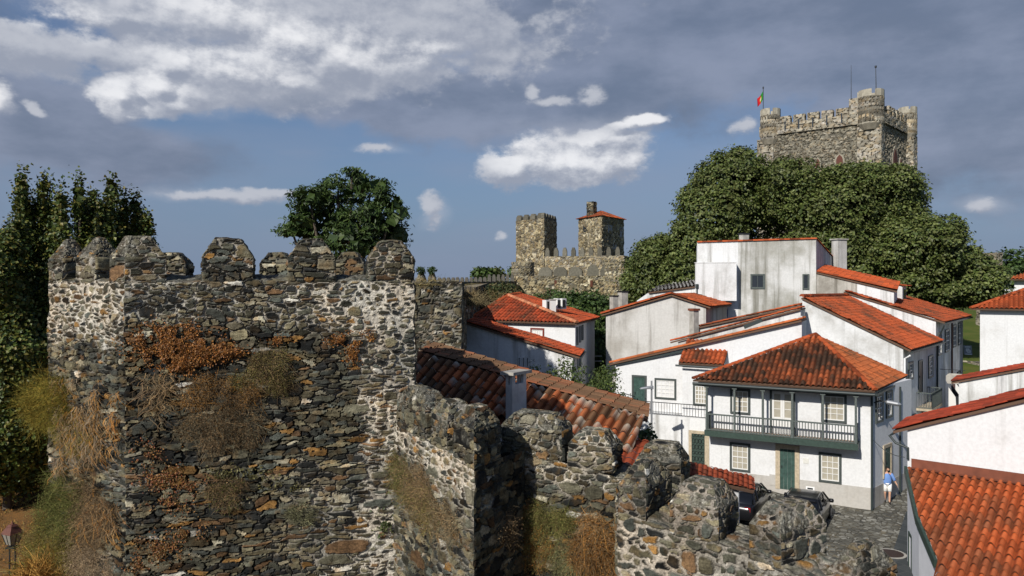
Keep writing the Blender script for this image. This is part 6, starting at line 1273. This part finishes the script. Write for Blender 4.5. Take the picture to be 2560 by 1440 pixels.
def ivy(label, A, B, ells, n, pal, size=.07, out=.06, seed=0):
    rg = np.random.default_rng(seed); d = (Vector(B) - Vector(A)).normalized(); nr = np.array((d.y, -d.x, 0)); cs = []; tot = sum(a[2] * a[3] for a in ells)
    for (x, y, rx, ry) in ells:
        for i in range(int(n * rx * ry / tot)):
            a = rg.random() * 6.283; r = abs(rg.normal()) * .55; px, py = x + math.cos(a) * r * rx * (.85 + .3 * rg.random()), y + math.sin(a) * r * ry * (.85 + .3 * rg.random())
            cs.append(np.array(tuple(on(A, B, px, py))) + nr * (.02 + out * (rg.random() + .9 * (1 - r))))
    cs = np.array(cs); k = fbm(cs * 5, 90 + seed, 4) > .43; cs = cs[k]; N = nr * .8 + rg.normal(size=cs.shape) * .5; N /= np.linalg.norm(N, axis=1)[:, None]; pal = np.array(pal)
    col = pal[rg.integers(0, len(pal), len(cs))] * (.55 + .9 * rg.random(len(cs)))[:, None]; mb = MB(); leaf_quads(mb, cs, N, size, .8, col, .5)
    o = mb.build('ivy_patch', M['leaf'], None, col=True, loc=tuple(cs.mean(0))); 
    if seed in (2, 3, 4, 5, 6): o['kind'] = 'stuff'; o['label'] = label; return o
    return tag(o, label, 'ivy', 'ivy patches on the masonry')
IV = [(.27, .10, .022), (.21, .08, .018), (.34, .15, .035), (.13, .055, .018), (.24, .12, .04)]
ivy('big rusty orange ivy patch below the corner merlon of the bastion', *FRN, ((440, 862, 95, 50), (390, 840, 50, 25), (510, 875, 70, 35), (460, 905, 60, 30), (570, 880, 50, 14)), 26000, IV, .036, .10, 1)
ivy('thin orange ivy strip left of the white mortar pier', *FRN, ((850, 850, 50, 18), (905, 845, 40, 22), (880, 885, 24, 30), (700, 850, 35, 14)), 2600, IV, .036, .04, 2)
ivy('scattered reddish creeper leaves on the lower left of the bastion face', *FRN, ((405, 1190, 80, 45), (360, 1130, 45, 40), (470, 1215, 60, 25), (430, 1260, 70, 30)), 2600, [(.20, .07, .03), (.12, .08, .03), (.26, .13, .04)], .036, .04, 3)
ivy('reddish creeper leaves at the very bottom of the bastion face', *FRN, ((400, 1370, 75, 45), (470, 1330, 60, 30), (350, 1410, 40, 30)), 2000, [(.20, .08, .03), (.12, .08, .03), (.26, .13, .04)], .036, .04, 4)
ivy('greenish low creeper between the dry bushes of the bastion face', *FRN, ((640, 1190, 60, 35), (560, 1185, 50, 25), (720, 1215, 40, 20)), 700, [(.12, .11, .04), (.09, .08, .03)], .05, .04, 5)
ivy('orange dead ivy above the olive bush in the wall recess', W2, W3, ((1305, 1290, 25, 30), (1325, 1265, 25, 14)), 500, IV[2:], .05, .06, 6)
ivy('small green ivy spot in the angle beside the zigzag wall', *FRN, ((958, 1300, 28, 40),), 350, [(.05, .07, .02), (.08, .09, .03)], .06, .05, 7)
# grass on wall tops
def tuft(label, p, rad, n, pal, name='grass_tuft', group='grass tufts on the walls'):
    mb = MB(); blades(mb, p, (0, 0, 1), rad, n, pal, spread=.9, up=.5, w=.012, root=.45); return tag(mb.build(name, M['blade'], None, col=True, loc=p), label, 'grass', group)
tuft('dry grass tuft on the curtain wall top beside the bastion', V(-3.2, 27.5, 10.8), (.8, .5, .30), 450, [(.24, .19, .08), (.18, .14, .06)])
tuft('big pale grass tuft farther along the curtain wall top', V(-2.5, 44, 9.7), (.9, 1.2, .8), 900, [(.26, .21, .11), (.18, .14, .07)])
tuft('long dry grass leaning over the dark curtain wall edge', V(-2.0, 33, 10.3), (.35, 1.8, .34), 500, [(.24, .18, .09), (.16, .12, .06)])
tuft('brownish grass bank below the distant wall', V(-.9, 62, 9.6), (2.2, 1.5, .8), 900, [(.22, .15, .06), (.14, .11, .05)])
# grassy bank in the bottom left corner
bx = np.linspace(-19, -9.5, 40); by = np.linspace(12, 25, 50)
def bank(x, y): return -.4 + 4.6 * smoothstep(x - (y - 15) * -.25, -13.6, -10.2) * (1 - smoothstep(y, 17.5, 22.5)) + .15 * fbm(np.c_[x, y, x * 0] * 1.5, 3)
grid_sheet('earth_bank', bx, by, bank, mat('dry_grass_soil', (.26, .15, .05), .95, bump=1, bscale=14, var=.4, vscale=5))
for i, (px, Y, n, pal, lab) in enumerate(((135, 16.6, 1300, [(.36, .20, .05), (.28, .14, .035)], 'orange dry grass in the bottom left corner beside the bastion foot'), (112, 18.2, 900, OL + YG[:2], 'olive grass clump between the lantern and the bastion foot'))):
    p = P2(px, Y); p.z = float(bank(np.array([p.x]), np.array([p.y]))[0]); tuft(lab, p, (.5, .6, .5), n, pal, group='grass clumps at the bastion foot')
gp = MB(); rg = np.random.default_rng(3); gx = rg.uniform(-30, -9, 26000); gy = rg.uniform(22, 48, 26000); k = fbm(np.c_[gx, gy, gx * 0] * .5, 8) > .42; gx, gy = gx[k], gy[k]; g3 = np.c_[gx, gy, gz(gx, gy)]
n = len(g3); a = rg.random(n) * 6.28; hgt = .05 + .10 * rg.random(n); sd_ = np.c_[np.cos(a), np.sin(a), a * 0] * .022; tp = g3 + np.c_[rg.normal(size=n) * .05, rg.normal(size=n) * .05, hgt]
gc = np.array([(.34, .17, .05), (.26, .15, .05), (.20, .15, .05)])[rg.integers(0, 3, n)]
gp.np(np.stack([g3 - sd_, g3 + sd_, tp], 1).reshape(-1, 3), np.arange(n)[:, None] * 3 + np.arange(3)[None], np.repeat(gc, 3, 0)); o = gp.build('dry_grass', M['blade'], None, col=True); o['kind'] = 'stuff'
# ================================================================ lamps
p = P2(31, 24); p.z = float(gz(p.x, p.y)); zl = zt(1360, 24)
L_ = thing('lantern_post', 'old style lantern with copper coloured roof on a dark post in the bottom left corner', 'street lamp', p); mb = MB()
for s in (-.09, .09): mb.bar(p + V(s, 0, 0), z_(p + V(s, 0, 0), zl - .02), .035)
mb.tube([p, p + Z * .5], [.2, .14], 10); mb.box(p.x, p.y, zl - .12, .28, .28, .05); mb.build('post', M['iron'], L_)
def frus(mb, c_, z0, z1, r0, r1, n=4, c=None, rot=.4):
    a = [c_ + V(math.cos(rot + 2 * math.pi * k / n) * r0, math.sin(rot + 2 * math.pi * k / n) * r0, 0) for k in range(n)]; b = [c_ + V(math.cos(rot + 2 * math.pi * k / n) * r1, math.sin(rot + 2 * math.pi * k / n) * r1, 0) for k in range(n)]
    mb.np([tuple(z_(q_, z0)) for q_ in a] + [tuple(z_(q_, z1)) for q_ in b], [[k, (k + 1) % n, n + (k + 1) % n, n + k] for k in range(n)] + [list(range(n))[::-1], list(range(n, 2 * n))], c)
c0_ = V(p.x, p.y, 0); mb = MB(); frus(mb, c0_, zl, zl + .36, .17, .29); gl = mb.build('lantern_glass', mat('lantern_glass', (.22, .21, .18), .15, spec=.5), L_); mb = MB()
for k in range(4):
    t = .4 + math.pi / 2 * k; mb.bar(c0_ + V(math.cos(t) * .175, math.sin(t) * .175, zl), c0_ + V(math.cos(t) * .295, math.sin(t) * .295, zl + .36), .022)
    t2 = t + math.pi / 4; mb.bar(c0_ + V(math.cos(t2) * .126, math.sin(t2) * .126, zl), c0_ + V(math.cos(t2) * .212, math.sin(t2) * .212, zl + .36), .016)
mb.build('lantern_frame', M['iron'], gl); mb = MB(); frus(mb, c0_, zl + .36, zl + .58, .33, .15); frus(mb, c0_, zl + .58, zl + .64, .18, .10); mb.tube([c0_ + Z * (zl + .64), c0_ + Z * (zl + .75)], [.04, .01], 8); mb.build('lantern_roof', mat('copper_roof', (.11, .042, .028), .6, .0, var=.3, vscale=12), L_)
p = P2(1629, 38.5); p.z = float(gz(p.x, p.y)); zl = zt(952, 38.5); t_ = thing('street_lamp', 'slim modern street lamp with flat head in front of the white terrace house', 'street lamp', p); mb = MB(); mb.tube([p, z_(p, zl)], [.06, .045], 10); mb.tube([z_(p, 2.6), z_(p, 2.9)], .08, 10); mb.build('pole', M['steel'], t_)
mb = MB(); q_ = z_(p, zl - .42); mb.hexa([q_ + V(-.62, -.12, 0), q_ + V(.08, -.12, 0), q_ + V(.08, .12, 0), q_ + V(-.62, .12, 0), q_ + V(-.55, -.1, .07), q_ + V(.08, -.12, .16), q_ + V(.08, .12, .16), q_ + V(-.55, .1, .07)]); mb.build('lamp_head', M['steel'], t_)
q_ = z_(Fr + sdir * .25, 5.15) + sn * .05; t_ = thing('wall_lamp', 'grey street lamp on a bracket at the corner of the balcony house', 'street lamp', q_); mb = MB(); mb.tube([q_, q_ + sn * .25 + Z * .12, q_ + sn * .55 + Z * .1], .03, 8); mb.build('bracket', M['iron'], t_)
mb = MB(); mb.tube([q_ + sn * .5 + Z * .1, q_ + sn * .62 + Z * .1, q_ + sn * 1.1 + Z * .06, q_ + sn * 1.22 + Z * .05], [.05, .12, .11, .03], 10); mb.build('lamp_head', M['steel'], t_)
a, b = z_(Fr + sdir * .15 + sn * .06, 3.35), z_(R3a - ru * .1, 4.05); mb = MB(); mb.tube([a.lerp(b, t) - Z * (.18 * math.sin(math.pi * t)) for t in [k / 10 for k in range(11)]], .014, 5); tag(mb.build('overhead_cable', M['gutter'], None, loc=a), 'thin black cable strung across the lane from the balcony house corner', 'cable')
# ================================================================ cars
CP = mat('black_car_paint', (.008, .008, .009), .3, .0, .4, coat=.35); CG = mat('car_glass', (.008, .009, .011), .08, 0, .4); CT = mat('tyre_rubber', (.02, .02, .02), .85); CRm = mat('wheel_alloy', (.4, .4, .42), .35, .8); CRL = mat('tail_light_red', (.25, .01, .01), .2)
def car(label, x, y, az, hatch=.75):
    root = thing('parked_car', label, 'car', (x, y, float(gz(x, y))), 'black cars parked in front of the balcony house'); g0 = root.location.z; f = dirv(math.sin(R(az)), math.cos(R(az))); r = Vector((f.y, -f.x, 0)); O = V(x, y, g0)
    pt = lambda l, w_, z: O + f * l + r * w_ + Z * z
    # lower body: stations along the length (rear -2.05 .. front 2.05): z bottom, z belt, half width
    st = [(-2.05, .38, .72, .70), (-1.98, .28, .92, .80), (-1.6, .22, .97, .86), (-.8, .2, .96, .885), (.4, .2, .93, .885), (1.2, .2, .90, .87), (1.75, .22, .80, .80), (2.02, .30, .66, .66), (2.08, .4, .58, .58)]
    def loft(st_, name, m, par, prof, sm=True):
        mb = MB(); vs = []; n = len(prof(*st_[0][1:]))
        for s in st_: vs += [tuple(pt(s[0], w_, z)) for w_, z in prof(*s[1:])]
        fs = [[i * n + k, i * n + (k + 1) % n, (i + 1) * n + (k + 1) % n, (i + 1) * n + k] for i in range(len(st_) - 1) for k in range(n)] + [list(range(n))[::-1], [(len(st_) - 1) * n + k for k in range(n)]]
        mb.np(vs, fs); return mb.build(name, m, par, smooth_=sm)
    bp = lambda zb, zt__, w_: [(-w_ * .9, zb), (-w_, zb + .12), (-w_ * 1.0, zb + (zt__ - zb) * .6), (-w_ * .95, zt__ - .03), (-w_ * .86, zt__), (0, zt__ + .02), (w_ * .86, zt__), (w_ * .95, zt__ - .03), (w_, zb + (zt__ - zb) * .6), (w_, zb + .12), (w_ * .9, zb)]
    body = loft(st, 'body', CP, root, bp)
    cb = [(-1.85, .94, .98, .78), (-1.55, .94, 1.22, .72), (-1.22, .94, 1.40, .66), (-.7, .94, 1.455, .645), (0, .93, 1.46, .64), (.35, .92, 1.40, .65), (.75, .92, 1.18, .71), (1.12, .90, .97, .76)]
    gp_ = lambda zb, zt__, w_: [(-w_ - .09 * (zt__ - zb) / .5, zb), (-w_, zt__ - .05), (-w_ + .07, zt__), (0, zt__ + .015), (w_ - .07, zt__), (w_, zt__ - .05), (w_ + .09 * (zt__ - zb) / .5, zb)]
    loft(cb, 'cabin_glass', CG, root, gp_)
    loft([(-1.36, 1.355, 1.385, .66), (-1.1, 1.41, 1.44, .655), (-.7, 1.445, 1.478, .65), (0, 1.45, 1.482, .645), (.33, 1.40, 1.425, .65)], 'roof', CP, root, lambda zb, zt__, w_: [(-w_, zb - .03), (-w_, zt__ - .02), (-w_ + .09, zt__ + .004), (0, zt__ + .018), (w_ - .09, zt__ + .004), (w_, zt__ - .02), (w_, zb - .03)])
    for s in (-1, 1):
        mb = MB()
        for l0, z0, l1, z1 in ((-.95, .94, -.85, 1.44), (.05, .93, .02, 1.45), (-1.62, .95, -1.15, 1.42), (1.05, .92, .38, 1.41)): mb.bar(pt(l0, s * .83 if z0 < .97 else s * .7, z0), pt(l1, s * .668, z1), .07, .05)
        mb.bar(pt(-1.15, s * .668, 1.42), pt(.38, s * .668, 1.41), .05, .04); mb.build('window_frame', CP, body)
    for l in (-1.28, 1.28):
        for s in (-1, 1):
            mb = MB(); c_ = pt(l, s * .80, .31); mb.tube([c_ - r * .1, c_ - r * .09, c_ + r * .09, c_ + r * .1], [.27, .31, .31, .27], 20); w_ = mb.build('wheel', CT, root, True); mb = MB(); mb.tube([c_ - r * .102, c_ + r * .102], .19, 16); mb.build('rim', CRm, w_)
    for s in (-1, 1):
        mb = MB(); c_ = pt(.72, s * .98, .98); mb.tube([c_ - r * .11, c_ - r * .08, c_ + r * .08, c_ + r * .11], [.03, .09, .09, .03], 10); mb.bar(c_, pt(.75, s * .83, .92), .05); mb.build('mirror', CP, root, True)
        mb = MB(); mb.obox(pt(-2.02, s * .5, .66), r * s * .24, f * .1, Z * .2); mb.build('tail_light', CRL, root)
        mb = MB(); mb.obox(pt(1.9, s * .42, .58), r * s * .22, f * .12, Z * .1); mb.build('headlight', CRm, root)
    mb = MB(); mb.obox(pt(-2.075, -.26, .52), r * .52, f * .04, Z * .12); mb.build('number_plate', M['sash'], root)
    return root
car('black hatchback seen from behind, half hidden by the red shed roof', 10.9, 34.7, 31)
car('black parked car nearer the corner, its lower half behind the merlon', 13.4, 33.75, 31)
# ================================================================ person
def person(label, x, y, face):
    g0 = float(gz(x, y)) + .004; root = thing('person', label, 'person', (x, y, g0)); f = dirv(*face); r = Vector((f.y, -f.x, 0)) * -1      # r: his left is +, seen from the front on our right
    O = V(x, y, g0); pt = lambda s, fw, z: O + r * s + f * fw + Z * z
    sk = mat('skin', (.52, .30, .20), .6); hr = mat('dark_hair', (.015, .012, .01), .7); sh = mat('blue_linen', (.14, .25, .52), .85, var=.12, vscale=10); sw = mat('white_cotton', (.78, .77, .74), .85); bk_ = mat('black_shoe', (.015, .015, .017), .6)
    V_ = []; E_ = []; Rr = []
    def vtx(p, rr, prev=None):
        V_.append(tuple(p)); Rr.append(rr); i = len(V_) - 1
        if prev is not None: E_.append((prev, i))
        return i
    pel = vtx(pt(0, 0, .95), (.15, .12)); sp1 = vtx(pt(0, .01, 1.12), (.145, .11), pel); sp2 = vtx(pt(0, .01, 1.30), (.165, .115), sp1); ch = vtx(pt(0, 0, 1.42), (.14, .09), sp2); nk = vtx(pt(0, .01, 1.50), (.058, .058), ch); hd0 = vtx(pt(.0, .03, 1.56), (.06, .07), nk)
    for s, kn, an, toe in ((-1, pt(-.10, .06, .50), pt(-.10, -.10, .09), pt(-.10, -.02, .03)), (1, pt(.10, .12, .51), pt(.085, .14, .09), pt(.085, .30, .035))):
        hp = vtx(pt(s * .10, 0, .88), (.095, .10), pel); k_ = vtx(kn, (.058, .06), hp); cf = vtx(Vector(kn).lerp(Vector(an), .35) - f * .02, (.056, .058), k_); a_ = vtx(an, (.036, .04), cf); vtx(toe, (.038, .03), a_)
    hands = []
    for s, el, wr in ((-1, pt(-.30, -.04, 1.14), pt(-.36, .04, .90)), (1, pt(.31, -.03, 1.15), pt(.43, .02, .92))):
        so_ = vtx(pt(s * .19, 0, 1.42), (.065, .065), ch); e_1 = vtx(el, (.044, .044), so_); w1 = vtx(wr, (.028, .032), e_1); d = (Vector(wr) - Vector(el)).normalized(); pm = vtx(Vector(wr) + d * .05, (.040, .022), w1); hands.append((Vector(wr) + d * .05, d, s))
    me = bpy.data.meshes.new('body'); me.from_pydata(V_, E_, []); o = bpy.data.objects.new('body', me); COL.objects.link(o)
    md = o.modifiers.new('skin', 'SKIN'); md.use_smooth_shade = True
    for i, rr in enumerate(Rr): me.skin_vertices[0].data[i].radius = rr
    me.skin_vertices[0].data[0].use_root = True; sb = o.modifiers.new('sub', 'SUBSURF'); sb.levels = 2; sb.render_levels = 2; me.materials.append(sk); o.parent = root; o.location = -O
    hm = MB()
    for c_, d, s in hands:
        side = f
        for q in range(4):
            b = c_ + d * .035 + side * (.027 - .018 * q); l = (.075, .085, .08, .062)[q]; hm.tube([b, b + d * l * .45 + r * (-s) * .004, b + d * l * .75 + r * (-s) * .018, b + d * l * .92 + r * (-s) * .034], [.009, .009, .008, .006], 6)
        b = c_ - d * .01 + side * .03; hm.tube([b, b + d * .03 + side * .025, b + d * .065 + side * .03], [.011, .010, .007], 6)
    hm.build('fingers', sk, o, True)
    # head turned to his left
    hf = (f * .55 + r * .83).normalized(); hs = Vector((hf.y, -hf.x, 0)) * -1; HCt = pt(0, .03, 1.655); vs = []; nu, nv = 20, 14
    for j in range(nv + 1):
        ph = math.pi * j / nv
        for i in range(nu):
            th = 2 * math.pi * i / nu; a, b, c_ = math.sin(ph) * math.cos(th), math.sin(ph) * math.sin(th), math.cos(ph); jaw = 1 - .22 * max(0, -c_)
            fx = a * .095 * jaw + (.012 if (a > .9 and -.35 < c_ < .05) else 0) - (.006 if a > .7 and .0 < c_ < .25 and .15 < abs(b) < .5 else 0); vs.append(tuple(HCt + hf * fx + hs * b * .076 * jaw + Z * c_ * .118))
    fs = [[j * nu + i, j * nu + (i + 1) % nu, (j + 1) * nu + (i + 1) % nu, (j + 1) * nu + i] for j in range(nv) for i in range(nu)]; mb = MB(); mb.np(vs, np.array(fs)[:, ::-1])
    for s in (-1, 1): c_ = HCt + hs * s * .076 - hf * .01; mb.tube([c_ - Z * .03, c_ + hs * s * .012, c_ + Z * .032], [.006, .016, .01], 8)
    c_ = HCt + hf * .098 - Z * .012; mb.tube([c_ + Z * .03 - hf * .012, c_ + hf * .012 - Z * .012, c_ - Z * .022], [.008, .014, .008], 8); hd = mb.build('head', sk, root, True)
    mb = MB(); hv = []
    for j in range(8):
        ph = math.pi * .62 * j / 7
        for i in range(nu):
            th = 2 * math.pi * i / nu; a, b, c_ = math.sin(ph) * math.cos(th), math.sin(ph) * math.sin(th), math.cos(ph); cl = max(c_, .38) if a > .2 else c_; hv.append(tuple(HCt + Z * .006 + hf * (a * .102 - .006) + hs * b * .083 + Z * cl * .13))
    mb.np(hv, np.array([[j * nu + i, (j + 1) * nu + i, (j + 1) * nu + (i + 1) % nu, j * nu + (i + 1) % nu] for j in range(7) for i in range(nu)])); mb.build('hair', hr, hd, True)
    mb = MB(); mb.tube([HCt + hf * .05 - Z * .115, HCt + hf * .07 - Z * .085, HCt + hf * .062 - Z * .06], [.045, .052, .04], 10); mb.build('beard', hr, hd, True)
    def lathe_path(ps, n=16):
        m_ = MB(); vs = []
        for c_, a, b, ax in ps:
            for k in range(n): t = 2 * math.pi * k / n; vs.append(tuple(c_ + r * math.cos(t) * a + f * math.sin(t) * b + ax * 0))
        m_.np(vs, [[i * n + k, i * n + (k + 1) % n, (i + 1) * n + (k + 1) % n, (i + 1) * n + k] for i in range(len(ps) - 1) for k in range(n)] + [list(range(n))[::-1], [(len(ps) - 1) * n + k for k in range(n)]]); return m_
    m_ = lathe_path([(pt(0, .01, .90), .20, .145, Z), (pt(0, .01, 1.05), .185, .135, Z), (pt(0, .015, 1.22), .195, .140, Z), (pt(0, .01, 1.36), .205, .130, Z), (pt(0, 0, 1.44), .175, .10, Z), (pt(0, 0, 1.49), .085, .075, Z)])
    for s, el, wr in ((-1, pt(-.30, -.04, 1.14), pt(-.36, .04, .90)), (1, pt(.31, -.03, 1.15), pt(.43, .02, .92))): m_.tube([pt(s * .15, 0, 1.43), pt(s * .21, 0, 1.36), el.lerp(pt(s * .21, 0, 1.36), .1), el.lerp(wr, .22)], [.075, .085, .075, .078], 12)
    m_.build('shirt', sh, root, True); m_ = MB()
    for s, kn in ((-1, pt(-.10, .06, .50)), (1, pt(.10, .12, .51))): hp = pt(s * .095, .0, .93); m_.tube([hp, hp.lerp(kn, .3), hp.lerp(kn, .86)], [.118, .112, .098], 14)
    m_.tube([pt(0, .0, .84), pt(0, 0, .98)], [.14, .165], 14); m_.build('shorts', sw, root, True)
    for s, an, toe in ((-1, pt(-.10, -.10, .06), pt(-.10, .03, .035)), (1, pt(.085, .14, .06), pt(.085, .30, .03))):
        m_ = MB(); m_.tube([an - f * .06 - Z * .015, an, Vector(an).lerp(toe, .5), toe, toe + f * .04], [.035, .052, .05, .042, .02], 10); m_.build('shoe', bk_, root, True)
    return root
person('bearded man in a blue shirt and white shorts walking down the cobbled lane', 18.66, 36.8, (-.35, -.93))
# ---- finishing: unit index of all things is read from the scene itself
